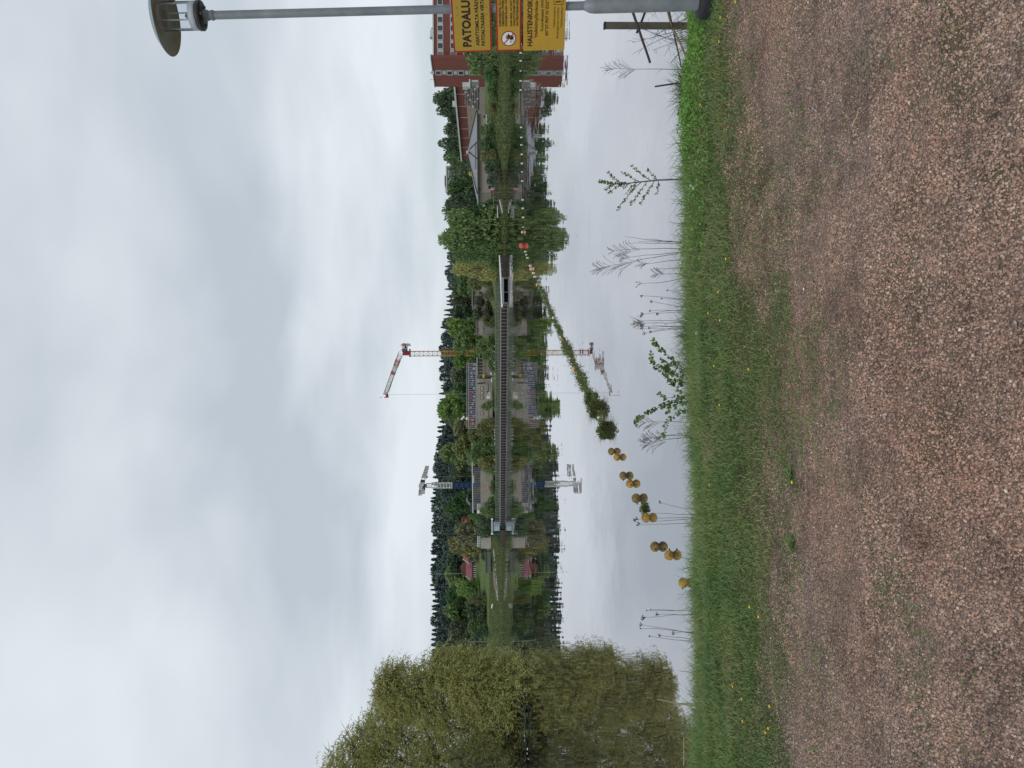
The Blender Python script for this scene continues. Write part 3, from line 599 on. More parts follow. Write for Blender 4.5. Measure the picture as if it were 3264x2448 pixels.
# --- long brick wing receding to the left
A0 = Vector((at(1470, 270, 203).x, 203, 0)); A1 = Vector((at(1480, 509, 256).x, 256, 0)); zt0 = at(1452, 276, 205).z; zt1 = at(1473, 509, 256).z
lw_ = thing('long_brick_wing', 'long low red brick wing with white roof edge on a pale plinth', 'building', (A1.x, 240, 5))
ld = (A1-A0).normalized(); ln = Vector((-ld.y, ld.x, 0)); ln = ln if ln.x < 0 else -ln; LL = (A1-A0).length; Ml = Matrix((ld, ln, Vector((0, 0, 1)))).transposed()
zt = (zt0+zt1)/2
m = MB(); m.box((A0+A1)/2-ln*5+Vector((0, 0, zt-1.3)), (LL, 10, 2.6), M=Ml); part('wall', m, M['brick'], lw_)
m = MB(); m.box((A0+A1)/2-ln*4.95+Vector((0, 0, (zt-2.6+1)/2)), (LL, 10, zt-2.6-1), M=Ml); part('plinth', m, M['stained'] if False else M['plaster'], lw_)
m = MB(); m.box((A0+A1)/2-ln*4.8+Vector((0, 0, zt+.22)), (LL+.6, 11, .44), M=Ml); part('roof_edge', m, M['trim'], lw_)
for t_ in (.1, .24, .38, .53, .66, .8, .92):
    m = MB(); m.box(A0+ld*LL*t_+ln*.04+Vector((0, 0, zt-1.3)), (.14, .08, 2.4), M=Ml); part('downpipe', m, M['trim'], lw_)
m = MB(); m.box(A0+ld*LL*.3-ln*2+Vector((0, 0, zt+.9)), (1.2, 1.2, 1.0), M=Ml); part('roof_vent', m, M['panel'], lw_)
# stepped retaining wall of dark stones below it
rw = thing('stone_retaining_wall', 'stepped dark stone retaining wall below the long brick wing', 'wall', at(1527, 312, 172))
k_ = 0
for row in range(6):
    sxr = 1527-row*7.5
    for sy in np.arange(278+row*2.5, 348-row*3, 5.6):
        p = at(sxr-3.5, sy+random.uniform(-1, 1), 172+row*2.2)
        m = MB(); m.sphere(p, (.26+random.random()*.14, .5, .28+random.random()*.12), 7, 5); part('stone', m, M['dkgrey'] if (k_ % 7) else M['rock'], rw); k_ += 1
m = MB(); m.tube([at(1501+3*math.sin(i_*1.1), 280+i_*7, 171.5) for i_ in range(16)], .09, 6); solo('garden_pipe', m, M['tanbranch'], 'pale wavy pipe lying across the dark stone wall', 'pipe', at(1505, 330, 171.5))
# --- low house with grey hipped roof
lh = thing('low_house', 'low pinkish house with a wide grey hipped roof by the water', 'house', at(1573, 487, 168))
a = at(1545, 613, 168); c_ = at(1545, 363, 168); zb_ = at(1575, 490, 168).z; ze = at(1521, 490, 168).z
m = MB(); m.boxb(a.x, c_.x, 168, 179, zb_-1.2, ze); part('wall', m, M['plaster'], lh)
rg = at(1491, 492, 173.5); rg2 = at(1492, 470, 173.5); x0, x1, y0, y1 = a.x-.5, c_.x+.5, 167.4, 179.6
m = MB(); m.add([(x0, y0, ze), (x1, y0, ze), (x1, y1, ze), (x0, y1, ze), rg, rg2, (x0, y0, ze-.22), (x1, y0, ze-.22), (x1, y1, ze-.22), (x0, y1, ze-.22)],
              [(0, 1, 5, 4), (1, 2, 5), (2, 3, 4, 5), (3, 0, 4), (6, 7, 1, 0), (7, 8, 2, 1), (8, 9, 3, 2), (9, 6, 0, 3), (9, 8, 7, 6)])
rfo = part('roof', m, M['greyroof'], lh)
def on_roof(p, q, r_=.12):
    mm = MB(); mm.tube([Vector(p)+Vector((0, -.05, .06)), Vector(q)+Vector((0, -.05, .06))], r_, 5); return mm
fl = Vector((x0, y0, ze)); fr_ = Vector((x1, y0, ze)); 
part('ridge_cap', on_roof(fl, rg, .10), M['darkroof'], rfo); part('ridge_cap', on_roof(fr_, rg2, .12), M['darkroof'], rfo)
q1 = fl.lerp(fr_, .42); q2 = fl.lerp(fr_, .62); mid = (rg+rg2)/2
part('valley', on_roof(q1, mid.lerp(q1, .15), .10), M['darkroof'], rfo); part('valley', on_roof(q2, mid.lerp(q2, .2), .10), M['darkroof'], rfo); part('valley', on_roof(fl.lerp(fr_, .3)+Vector((0, 0.4, .3)), fl.lerp(fr_, .62)+Vector((0, .4, .3)), .07), M['darkroof'], rfo)
m = MB(); m.boxb(x0, x1, y0-.08, y0, ze-.3, ze-.02); part('gutter', m, M['darkplate'], lh)
m = MB(); pb(m, 1486, 1493, 488, 480, 172.5, .8); part('chimney', m, M['panel'], lh)
for l_, r_ in ((380, 368), (394, 382)): window_on(lh, (at(1558, (l_+r_)/2, 168).x, 168, at(1558, 380, 168).z), (1, 0, 0), .72, 1.0, (0, -1, 0))
m = MB(); pb(m, 1541, 1546, 376, 367, 167.95, .1); part('vent_grille', m, M['window'], lh)
m = MB(); pb(m, 1527, 1531, 604, 600, 167.9, .15); part('wall_lamp', m, M['darkplate'], lh)
m = MB(); p = at(1573, 406, 160); m.tube([p-Vector((0, 0, .3)), at(1538, 406, 160)], .06, 6); solo('white_pole', m, M['white'], 'short white pole standing in front of the low grey roofed house', 'pole', p)
m = MB(); rgc = at(1501, 554, 176)
m.lathe([(.30+.16*math.cos(a_), .16*math.sin(a_)) for a_ in np.linspace(0, 6.283, 9)], rgc, 16, Matrix.Rotation(R_(90), 3, 'X')); m.tube([rgc-Vector((0, 0, .4)), Vector((rgc.x, 176, zfar(rgc.x, 176)))], .06, 5)
solo('yellow_ring_sign', m, M['yellow'], 'yellow ring on a post peeping over the grey hipped roof', 'sign', (rgc.x, 176, 3))
# --- far grey tower block
hb = thing('apartment_tower', 'distant pale grey apartment tower rising behind dark trees', 'building', at(1470, 566, 520))
m = MB(); pb(m, 1424, 1500, 596, 529, 520, 18); part('wall', m, M['panel'], hb)
m = MB(); pb(m, 1421, 1424, 600, 528, 519, 20); part('roof_edge', m, M['trim'], hb)
m = MB(); pb(m, 1416.5, 1424, 588, 557, 520, 8, 2); part('roof_plant', m, M['darkplate'], hb)
m = MB(); pb(m, 1419, 1500, 605, 599, 524, 10); part('stair_tower', m, M['panel'], hb)
for t_ in (1430, 1444, 1458): 
    for sy in (585, 562, 540): window_on(hb, (at(t_, sy, 520).x, 520, at(t_+3, sy, 520).z), (1, 0, 0), 1.4, 1.2, (0, -1, 0))
# --- parked cars, bins
def car(label, sx_b, sy, Y, bodym, rz):
    p = at(sx_b, sy, Y); p.z = float(zf2(p.x, p.y)); c = thing('parked_car', label, 'car', (0, 0, 0), 'cars parked by the trees')
    m = MB(); m.boxb(-.85, .85, -2.05, 2.05, .35, .92); m.add([(-.8,-1.9,.92),(.8,-1.9,.92),(.8,1.2,.92),(-.8,1.2,.92),(-.62,-1.35,1.45),(.62,-1.35,1.45),(.62,.55,1.45),(-.62,.55,1.45)], [(4,5,6,7),(0,1,5,4),(1,2,6,5),(2,3,7,6),(3,0,4,7)]); part('body', m, bodym, c)
    m = MB(); m.add([(-.66,-1.83,.98),(.66,-1.83,.98),(.55,-1.42,1.4),(-.55,-1.42,1.4)], [(0,1,2,3)]); part('rear_window', m, M['window'], c)
    for s_ in (-1, 1):
        m = MB(); m.add([(s_*.80,-1.5,1.0),(s_*.80,.8,1.0),(s_*.665,.4,1.38),(s_*.665,-1.2,1.38)], [(0,1,2,3)]); part('side_window', m, M['window'], c)
        m = MB(); m.boxb(s_*.74-.1, s_*.74+.1, -2.09, -2.0, .66, .84); part('tail_light', m, M['lampred'], c)
        for yy in (-1.3, 1.35):
            m = MB(); m.tube([(s_*.7, yy, .32), (s_*.88, yy, .32)], .32, 14); part('wheel', m, M['tyre'], c)
    c.location = p; c.rotation_euler.z = rz
car('dark parked car nearest the corner of the low house', 1540, 621, 186, M['cardark'], .5)
car('white parked car between dark car and big green trees', 1540, 638, 190, M['carwhite'], .9)
bn = thing('wheelie_bin', 'dark bin standing against the pinkish house wall near the jetty', 'bin', at(1571, 595, 160))
m = MB(); pb(m, 1557.5, 1571, 599, 592, 160, .6); part('body', m, M['cardark'], bn); m = MB(); pb(m, 1556.5, 1558, 599.5, 591.5, 159.95, .7); part('lid', m, M['darkplate'], bn)
rc = thing('red_crate', 'small dull red crate beside the white barrier at the house corner', 'crate', at(1573, 610, 160))
m = MB(); pb(m, 1565, 1573, 613, 607, 160, .5); part('body', m, M['redpaint'], rc); m = MB(); pb(m, 1564, 1565.5, 613.5, 606.5, 159.9, .6); part('rim', m, M['redpaint'], rc)
bf = thing('white_barrier', 'small white wavy barrier between dark bin and red crate', 'barrier', at(1576, 603, 159))
for s0 in (1566, 1570, 1574):
    m = MB(); m.tube([at(s0+.8*math.sin(i_), 598+i_*1.6, 159) for i_ in range(6)], .05, 5); part('bar', m, M['white'], bf)
# --- jetty with posts, upturned boat, shore poles
jt = thing('jetty', 'narrow dark jetty on slim posts along the shore', 'jetty', at(1589, 600, 147))
m = MB(); m.tube([at(1577.5, 540, 148), at(1579, 590, 148), at(1580.5, 636, 148)], .10, 6); part('walkway_beam', m, M['darkboard'], jt)
m = MB(); m.boxb(at(1580, 636, 148.1).x, at(1580, 540, 148.1).x, 148.1, 149.3, at(1580, 590, 148).z-.05, at(1579, 590, 148).z+.05); part('walkway', m, M['dkgrey'], jt)
for sy in (541, 552, 563, 574, 584, 594, 605, 615, 627, 633):
    m = MB(); p = at(1580, sy, 148); m.tube([p, Vector((p.x, p.y, -.6))], .07, 6); part('post', m, M['darkboard'], jt)
m = MB(); m.tube([at(1572.5, 612, 153), at(1573.5, 664, 153)], .05, 5)
hr = thing('shore_handrail', 'long pale handrail on the bank above the jetty', 'railing', at(1580, 640, 153)); part('rail', m, M['railm'], hr)
for sy in (613, 626, 640, 654, 663):
    m = MB(); p = at(1573, sy, 153); m.tube([p, p-Vector((0, 0, 1.4))], .035, 5); part('post', m, M['railm'], hr)
bt = thing('rowing_boat', 'pale wooden rowing boat drawn up at the end of the jetty', 'boat', at(1597, 657, 147))
pa, pbb = at(1588, 637, 148), at(1597.5, 679, 146.5); pa.z = .78; pbb.z = .28; axd = pbb-pa; Lb = axd.length; axd.normalize(); sdv = Vector((-axd.y, axd.x, 0)).normalized(); upv = axd.cross(sdv)
if upv.z < 0: upv = -upv
V = []; Fc = []
for i_ in range(9):
    tt = i_/8; wd = .62*math.sin(math.pi*(.12+.86*tt)**.8)+.05; kd = .30*math.sin(math.pi*(.1+.8*tt))
    for j in range(7):
        aa = math.pi*j/6; V.append(pa+axd*(Lb*tt)+sdv*(wd*math.cos(aa))+upv*(.28-kd*1.1*math.sin(aa)))
for i_ in range(8):
    for j in range(6): Fc.append((i_*7+j, i_*7+j+1, (i_+1)*7+j+1, (i_+1)*7+j))
m = MB(); m.add(V, Fc); part('hull', m, M['boat'], bt, smooth=True)
for tt in (.3, .55, .78):
    m = MB(); c0 = pa+axd*(Lb*tt)+upv*.2; m.tube([c0-sdv*.5, c0+sdv*.5], .07, 6); part('thwart', m, M['boat'], bt)
m = MB(); m.tube([pa+sdv*.1+upv*.3, pbb+sdv*.1+upv*.3], .05, 5); part('gunwale', m, M['white'], bt)
m = MB(); m.tube([at(1585.5, 656, 149), at(1586.5, 694, 149)], .09, 6); solo('shore_log', m, M['panel'], 'pale straight log floating along the shore under the big green trees', 'log', at(1586, 675, 149))

# ================================================================== CONSTRUCTION SITE
sb = thing('stained_shed', 'old pale building with brown stained walls behind the spillway', 'building', at(1570, 980, 192))
m = MB(); pb(m, 1507, 1573, 975, 886, 192, 8); pb(m, 1519, 1573, 1064, 975.5, 192.4, 8); part('wall', m, M['stained'], sb)
m = MB(); pb(m, 1503.5, 1507, 977, 884, 191.6, 9); pb(m, 1516.5, 1519, 1066, 977.3, 192, 9); part('roof_edge', m, M['greypanel'], sb)
for t_, b_, l_, r_ in ((1527, 1536, 938, 930), (1525, 1533, 920, 912), (1541, 1548, 1052, 1046), (1530, 1538, 1010, 1002), (1552, 1569, 962, 954)):
    m = MB(); pb(m, t_, b_, l_, r_, 191.9 if r_ < 976 else 192.3, .16); part('window', m, M['window'], sb)
m = MB(); pb(m, 1545, 1573, 1064, 1040, 191.8, .7); part('repair_slab', m, M['greypanel'], sb)
# new concrete block with steel storey
cb = thing('concrete_block', 'pale concrete building under construction with four framed openings', 'building', at(1566, 1280, 202))
m = MB(); pb(m, 1521, 1570, 1352, 1207, 202, 9); part('wall', m, M['concrete'], cb)
m = MB(); pb(m, 1550, 1556, 1352, 1224, 201.86, .14); part('ledge', m, M['concrete'], cb)
for sy in (1238, 1253, 1268, 1318):
    p = at(1536, sy, 202); window_on(cb, p, (1, 0, 0), .72, .72, (0, -1, 0), fm=mat('timber_frame', (.21, .17, .14), .8), gm_=M['concrete'])
    m = MB(); m.boxb(p.x-.3, p.x+.3, 201.9, 201.95, p.z-.06, p.z+.06); part('bar', m, M['white'], cb)
m = MB(); a, c_ = at(1522, 1223, 201.9), at(1545, 1221, 201.9); m.tube([a, c_], .16, 5); part('expansion_gap', m, M['cardark'], cb)
m = MB(); pb(m, 1522, 1567, 1207, 1196, 204, 5); part('inner_wall', m, M['stained'], cb)
st = thing('steel_storey', 'blue sheeted steel frame storey on top of the pale concrete walls', 'scaffold', at(1519, 1260, 203))
sp_ = [1158+i_*6.9 for i_ in range(31)]
for i_ in range(30):
    if i_ in (4, 11): continue
    mt = M['blueglass'] if i_ < 24 else mat('rusty_sheeting', (.13, .075, .06), .7) if i_ == 24 else bpy.data.materials['rusty_sheeting']
    m = MB(); pb(m, 1494, 1517, sp_[i_+1]-.5, sp_[i_]+.5, 204.5+random.random()*.4, .08); part('sheet', m, mt, st)
for i_, sy in enumerate(sp_):
    m = MB(); m.tube([at(1518, sy, 203), at(1491.5, sy, 203)], .075, 4); part('column', m, M['orange'] if i_ in (1, 17, 27) else M['scaff'], st)
for sx_ in (1488.5, 1494, 1517.5, 1520):
    m = MB(); m.tube([at(sx_, 1366, 202.95), at(sx_, 1156, 202.95)], .08, 4); part('beam', m, M['scaff'], st)
for i_ in range(16):
    sy = 1163+i_*12.5; m = MB(); p = at(1500+random.random()*12, sy, 203.6); m.box(p, (.5, .3, .35+.3*random.random())); part('bracket', m, M['panel'], st)
rb = thing('red_box', 'bright red box hanging on the blue sheeted steel frame', 'box', at(1504, 1255, 202.6))
m = MB(); pb(m, 1497, 1504, 1258.5, 1251.5, 202.6, .4); part('body', m, M['redpaint'], rb); m = MB(); pb(m, 1496.4, 1497.6, 1259, 1251, 202.55, .5); part('lid', m, M['redpaint'], rb)
lb = thing('lower_bay', 'lower blue windowed bay with yellow posts beside the concrete block', 'building', at(1567, 1168, 200))
m = MB(); pb(m, 1549, 1569, 1196, 1140, 200, 6); part('wall', m, M['greypanel'], lb)
m = MB(); pb(m, 1519, 1522, 1197, 1138, 199.6, 7); part('slab', m, M['scaff'], lb)
for i_ in range(7):
    m = MB(); pb(m, 1524, 1549, 1195-i_*7.8, 1188.4-i_*7.8, 200.6, .1); part('pane', m, M['blueglass'], lb)
for sy in (1194, 1184, 1174, 1164, 1154, 1143):
    m = MB(); m.tube([at(1549, sy, 200), at(1522, sy, 200)], .07, 4); part('column', m, M['scaff'], lb)
for sx_ in (1541, 1546):
    m = MB(); m.tube([at(sx_, 1196, 199.9), at(sx_, 1143, 199.9)], .06, 4); part('yellow_rail', m, M['yellow'], lb)
for sy in (1192, 1178, 1160):
    m = MB(); m.tube([at(1549, sy, 199.85), at(1539, sy, 199.85)], .06, 4); part('yellow_post', m, M['yellow'], lb)
m = MB(); m.box(at(1541, 1198, 199.5), (.7, .5, .55)); m.box(at(1541, 1203, 199.5), (.35, .4, .3)); solo('yellow_machine', m, M['yellow'], 'small yellow machine on the ledge between bay and concrete block', 'machine', at(1543, 1199, 199.5))
for (l_, r_, s_) in ((1218, 1203, 1569), (1196, 1184, 1567)):
    m = MB(); a, c_ = at(s_, l_, 198), at(s_-1, r_, 198); m.tube([a, a.lerp(c_, .5)+Vector((0, 0, .15)), c_], [.12, .17, .1], 6)
    solo('white_sheet_roll', m, M['white'], 'white rolled sheet lying at the foot of %s' % ('the concrete block corner' if l_ == 1218 else 'the blue windowed bay'), 'sheet', a)
ps = thing('panel_stack', 'stack of white panels leaning below the framed openings', 'panels', at(1563, 1265, 200))
for i_, (t_, l_) in enumerate(((1551, 1272), (1554, 1271), (1557, 1273), (1560, 1270))):
    m = MB(); pb(m, t_, t_+2.2, l_, l_-11, 200-.1*i_, .5); part('sheet', m, M['white'], ps)
gc = thing('green_generator', 'small yellowish green machine beside the stack of white panels', 'machine', at(1563, 1252, 200))
m = MB(); pb(m, 1555, 1563, 1258, 1249, 199.8, .8); part('casing', m, mat('pale_green', (.42, .5, .3), .6), gc); m = MB(); pb(m, 1552, 1556, 1251, 1247, 199.7, .5); part('hood', m, M['cardark'], gc)
# concrete pump boom
pm_ = thing('pump_boom', 'folded black and white concrete pump boom above the steel storey', 'crane', at(1495, 1320, 208))
pts = [at(1489, 1317, 208), at(1480, 1327, 208), at(1470, 1338, 208), at(1458, 1352, 208)]
for i_, mt in enumerate((M['cardark'], M['white'], M['cardark'])):
    m = MB(); m.tube([pts[i_], pts[i_+1]], .28-.04*i_, 4); part('boom_section', m, mt, pm_)
m = MB(); m.tube([pts[3], at(1464, 1361, 208), at(1475, 1378, 208)], [.16, .13, .08], 4); part('fly_section', m, M['cardark'], pm_)
m = MB(); m.sphere(at(1490, 1334, 207.5), (.45, .4, .45), 8, 6); part('hose_drum', m, M['white'], pm_)
m = MB(); m.tube([at(1489, 1317, 208), Vector((at(1489, 1317, 208).x, 208, 3))], .3, 6); part('pedestal', m, M['cardark'], pm_)
# shed with tin wall behind
# third building with grey storey and white roof line
b3 = thing('grey_topped_building', 'pale walled building with dark grey upper storey and white roof line', 'building', at(1563, 1560, 214))
m = MB(); pb(m, 1531.5, 1569, 1626, 1499, 214, 8); part('wall', m, M['concrete'], b3)
for i_ in range(11):
    m = MB(); pb(m, 1510, 1531, 1502+i_*12.2, 1490.6+i_*12.2, 215, .2); part('storey_panel', m, M['dkgrey'] if i_ % 4 else M['blueglass'], b3)
for i_ in range(24):
    m = MB(); m.tube([at(1531.5, 1491+i_*5.8, 214.6), at(1509, 1491+i_*5.8, 214.6)], .045, 4); part('column', m, M['scaff'], b3)
m = MB(); m.tube([at(1505.5, 1410, 213.6), at(1506, 1498, 213.6), at(1508, 1635, 213.6)], .16, 4); part('roof_edge', m, M['panel'], b3)
m = MB(); pb(m, 1506, 1511, 1540, 1516, 213.5, .4); part('sagging_sheet', m, M['panel'], b3)
m = MB(); pb(m, 1550, 1569, 1500, 1484, 213, 2); part('buttress', m, M['stained'], b3)
for i_ in range(12):
    m = MB(); m.tube([at(1509, 1452+i_*4.4, 214.6), at(1490+4*(i_ % 3), 1452+i_*4.4, 214.6)], .04, 4); part('scaffold_tube', m, M['scaff'], b3)
oc = MB(); oc.sphere(at(1557, 1553, 212), (.42, .3, .42), 10, 8); oc.boxb(at(1557, 1553, 212).x-.25, at(1557, 1553, 212).x+.25, 211.8, 212.2, at(1563, 1553, 212).z, at(1557, 1553, 212).z)
solo('orange_barrel', oc, mat('coral', (.55, .16, .10), .6), 'coral orange barrel against the pale wall under the blue crane', 'barrel', at(1560, 1553, 212))
wf = thing('white_fence', 'short white picket fence at the end of the grey topped building', 'fence', at(1533, 1615, 213))
for i_ in range(8):
    m = MB(); m.tube([at(1533, 1606+i_*2.7, 213), at(1521, 1606+i_*2.7, 213)], .05, 4); part('picket', m, M['white'], wf)
m = MB(); m.tube([at(1522, 1605, 212.9), at(1522, 1626, 212.9)], .06, 4); part('rail', m, M['white'], wf)
wb_ = thing('white_container', 'small white container beside the white picket fence', 'container', at(1533, 1632, 213))
m = MB(); pb(m, 1520.5, 1529, 1638, 1627, 213, 1.5); part('body', m, M['white'], wb_); m = MB(); pb(m, 1529.5, 1536, 1641, 1629, 212.8, 1.6); part('base', m, M['panel'], wb_)
ex = thing('excavator', 'grey excavator with raised arm behind the white roof line', 'excavator', at(1510, 1600, 222))
m = MB(); m.tube([at(1504, 1612, 222), at(1497, 1604, 222), at(1490, 1598, 222)], [.35, .4, .25], 4); part('boom', m, M['greypanel'], ex)
m = MB(); m.tube([at(1490, 1598, 222), at(1489, 1584, 222)], [.3, .2], 4); part('dipper', m, M['greypanel'], ex)
m = MB(); m.box(at(1489, 1582, 222), (.9, .8, .7)); part('bucket', m, M['darkplate'], ex)
m = MB(); m.box(at(1507, 1616, 222), (2.4, 2, 1.6)); part('cab', m, M['darkplate'], ex)
m = MB(); p = at(1514, 1616, 222); m.boxb(p.x-1.6, p.x+1.6, 221, 223, float(zf2(p.x, 222)), p.z+.2); part('tracks', m, M['tyre'], ex)
# isolated pale wall with railing
w4 = thing('pale_wall_block', 'pale square concrete block with white railing on top near the meadow', 'building', at(1563, 1729, 218))
m = MB(); pb(m, 1532.5, 1565, 1748.5, 1709, 218, 7); part('wall', m, M['concrete'], w4)
for i_ in range(7):
    m = MB(); m.tube([at(1532.5, 1711+i_*5.4, 218.2), at(1522, 1711+i_*5.4, 218.2)], .05, 4); part('railing_post', m, M['white'], w4)
for sx_ in (1522, 1527):
    m = MB(); m.tube([at(sx_, 1710, 218.2), at(sx_, 1744, 218.2)], .06, 4); part('railing_bar', m, M['white'], w4)
m = MB(); pb(m, 1522.5, 1531, 1722, 1711, 218.6, .1); part('railing_sheet', m, M['darkplate'], w4)

# ================================================================== TOWER CRANES
def lattice(mb, p0, p1, w0, w1, sidev, bays, r, rb=None):
    p0, p1 = Vector(p0), Vector(p1); d = (p1-p0).normalized(); s_ = Vector(sidev); s_ = (s_-d*s_.dot(d)).normalized(); q = d.cross(s_); rb = rb or r*.6
    C4 = ((-1, -1), (1, -1), (1, 1), (-1, 1)); R0_ = []
    for i_ in range(bays+1):
        f = i_/bays; c = p0.lerp(p1, f); ww = (w0+(w1-w0)*f)/2; R0_.append([c+s_*a*ww+q*b_*ww for a, b_ in C4])
    for k_ in range(4): mb.tube([R0_[0][k_], R0_[-1][k_]], r, 4)
    for i_ in range(bays):
        for k_ in range(4):
            a, b_ = (k_, (k_+1) % 4) if i_ % 2 else ((k_+1) % 4, k_)
            mb.tube([R0_[i_][a], R0_[i_+1][b_]], rb, 3, False); mb.tube([R0_[i_+1][k_], R0_[i_+1][(k_+1) % 4]], rb, 3, False)
    return mb
YC = 250; zc = lambda X, Yv: at(1200+X*300/2164, 1060+Yv*230/1659, YC)    # reading off the enlarged view
rc_ = thing('luffing_crane', 'yellow tower crane with red cab and raised red and white jib', 'crane', Vector((zc(1500, 487).x, YC, 3)), 'tower cranes above the building site')
xm = zc(800, 487).x; zt_ = zc(775, 487).z; zb_ = float(zf2(xm, YC))
m = MB(); lattice(m, (xm+.0, YC, zb_-.3), (xm, YC, zc(1500, 487).z), 1.5, 1.5, (1, 0, 0), 12, .10, .05); part('lower_mast', m, M['craneyellow'], rc_)
m = MB(); lattice(m, (xm, YC, zc(1500, 487).z), (xm, YC, zt_), 1.45, 1.45, (1, 0, 0), 7, .10, .045); part('upper_mast', m, mat('crane_rust', (.36, .20, .13), .6), rc_)
m = MB(); c_ = zc(690, 475); m.box(c_, (1.35, 1.4, 2.3)); m.box(zc(770, 470), (2.5, 1.6, .35)); part('slewing_tower', m, M['cranered'], rc_)
cbm = MB(); cbm.box(zc(655, 418)+Vector((0, -.8, 0)), (.9, 1.2, 1.5)); cab = part('cab', cbm, M['darkplate'], rc_); m = MB(); m.box(zc(655, 418)+Vector((0, -1.42, .1)), (.7, .05, .9)); part('window', m, M['window'], cab)
m = MB(); a, b_ = zc(700, 430), zc(700, 250); m.box((a+b_)/2, ((b_-a).length, 1.2, .25)); part('counter_jib', m, M['cranegrey'], rc_)
m = MB(); m.box(zc(620, 345), (1.0, 1.2, .9)); part('winch_house', m, M['cranewhite'], rc_); m = MB(); m.box(zc(675, 340), (.9, 1.0, .7)); part('motor', m, M['darkplate'], rc_)
m = MB(); m.sphere(zc(630, 278), (.45, .7, .8), 10, 8); part('ballast_drum', m, mat('pink_red', (.48, .14, .12), .6), rc_)
m = MB(); a = zc(735, 285); m.add([a+Vector(v) for v in ((-.3, -.5, -.75), (.45, -.5, -.45), (.45, -.5, .7), (-.4, -.5, .7), (-.3, .5, -.75), (.45, .5, -.45), (.45, .5, .7), (-.4, .5, .7))], [(3, 2, 1, 0), (4, 5, 6, 7), (0, 1, 5, 4), (1, 2, 6, 5), (2, 3, 7, 6), (3, 0, 4, 7)]); part('ballast_slab', m, M['cranegrey'], rc_)
m = MB(); top = zc(488, 470); m.tube([top, zc(600, 500)], .09, 4); m.tube([top, zc(600, 380)], .08, 4); m.tube([top+Vector((0, .5, 0)), zc(640, 330)], .04, 4); part('a_frame', m, M['cranewhite'], rc_)
m = MB(); m.tube([zc(530, 285), zc(580, 300)], [.05, .12], 5); part('anemometer', m, M['cranegrey'], rc_)
j0, j1 = zc(545, 505), zc(190, 1430); nj = 9; mats_ = ['cranewhite', 'cranepale', 'cranewhite', 'cranewhite', 'cranepale', 'cranewhite', 'cranewhite', 'cranewhite', 'cranewhite']
fr0 = (0, .13, .28, .34, .42, .5, .64, .78, .9, 1.0)
for i_ in range(nj):
    m = MB(); w0 = 1.35-.45*fr0[i_]; w1 = 1.35-.45*fr0[i_+1]; lattice(m, j0.lerp(j1, fr0[i_]), j0.lerp(j1, fr0[i_+1]), w0, w1, (0, 1, 0), 3, .085 if mats_[i_] == 'cranewhite' else .13, .06 if mats_[i_] == 'cranewhite' else .11); part('jib_section', m, M[mats_[i_]], rc_)
m = MB(); m.tube([zc(530, 600)-Vector((0, 0, .1)), zc(275, 1380)], .10, 4); part('jib_walkway', m, M['cranepale'], rc_)
m = MB(); m.box(zc(240, 1440), (1.6, .9, .75), M=Matrix.Rotation(R_(-12), 3, 'Y')); m.box(zc(200, 1490), (.3, .4, .5)); part('jib_head', m, M['cranered'], rc_)
m = MB(); m.tube([zc(140, 1470), zc(110, 1495), zc(75, 1500), zc(62, 1490)], [.07, .12, .12, .06], 5); part('beacon_arm', m, M['cranewhite'], rc_)
m = MB(); p = zc(270, 1432); m.tube([p, Vector((p.x, p.y, p.z-30))], .018, 4); m.tube([p+Vector((.12, 0, 0)), Vector((p.x+.12, p.y, p.z-30))], .018, 4); part('hoist_rope', m, M['cranegrey'], rc_)
m = MB(); m.box(Vector((p.x+.06, p.y, p.z-30.3)), (.5, .3, .7)); part('hook_block', m, M['cranered'], rc_)
YD = 262; zd = lambda X, Yv: at(1310+X*220/2147, 1470+Yv*170/1659, YD)
wc = thing('blue_crane', 'white headed tower crane with white lattice over a dark blue mast', 'crane', Vector((zd(1900, 745).x, YD, 4)), 'tower cranes above the building site')
xm = zd(1200, 748).x; zg = float(zf2(xm, YD))
m = MB(); lattice(m, (xm, YD, zg-.3), (xm, YD, zd(1290, 745).z), 1.62, 1.62, (1, 0, 0), 12, .12, .09); m.box((xm, YD, (zg+zd(1300, 745).z)/2), (1.25, 1.25, zd(1300, 745).z-zg-.2)); part('blue_mast', m, M['craneblue'], wc)
m = MB(); lattice(m, (xm, YD, zd(1285, 745).z), (xm, YD, zd(640, 745).z), 1.62, 1.62, (1, 0, 0), 7, .11, .07); m.box((xm, YD, zd(1280, 745).z), (2.0, 1.9, .16)); part('white_mast', m, M['cranewhite'], wc)
m = MB(); lattice(m, (xm, YD, zd(640, 745).z), (xm, YD, zd(470, 745).z), 1.25, 1.25, (1, 0, 0), 2, .09, .045); part('mast_top', m, M['cranewhite'], wc)
m = MB(); m.tube([zd(490, 760), zd(410, 760)], .62, 10); part('slewing_ring', m, M['darkplate'], wc)
m = MB(); a = [zd(440, 640), zd(320, 560), zd(240, 760), zd(300, 1070), zd(345, 1040), zd(400, 760)]
n_ = len(a); m.add([q+Vector((0, -.6, 0)) for q in a]+[q+Vector((0, .6, 0)) for q in a], [tuple(range(n_)), tuple(range(2*n_-1, n_-1, -1))]+[(i_, n_+i_, n_+(i_+1) % n_, (i_+1) % n_) for i_ in range(n_)]); part('head_frame', m, M['cranegrey'], wc)
m = MB(); m.tube([zd(405, 700)+Vector((0, -.66, 0)), zd(325, 890)+Vector((0, -.66, 0)), zd(320, 1060)+Vector((0, -.66, 0))], .14, 4); m.tube([zd(240, 750)+Vector((0, -.66, 0)), zd(430, 690)+Vector((0, -.66, 0))], .1, 4); part('tie_bar', m, M['cranewhite'], wc)
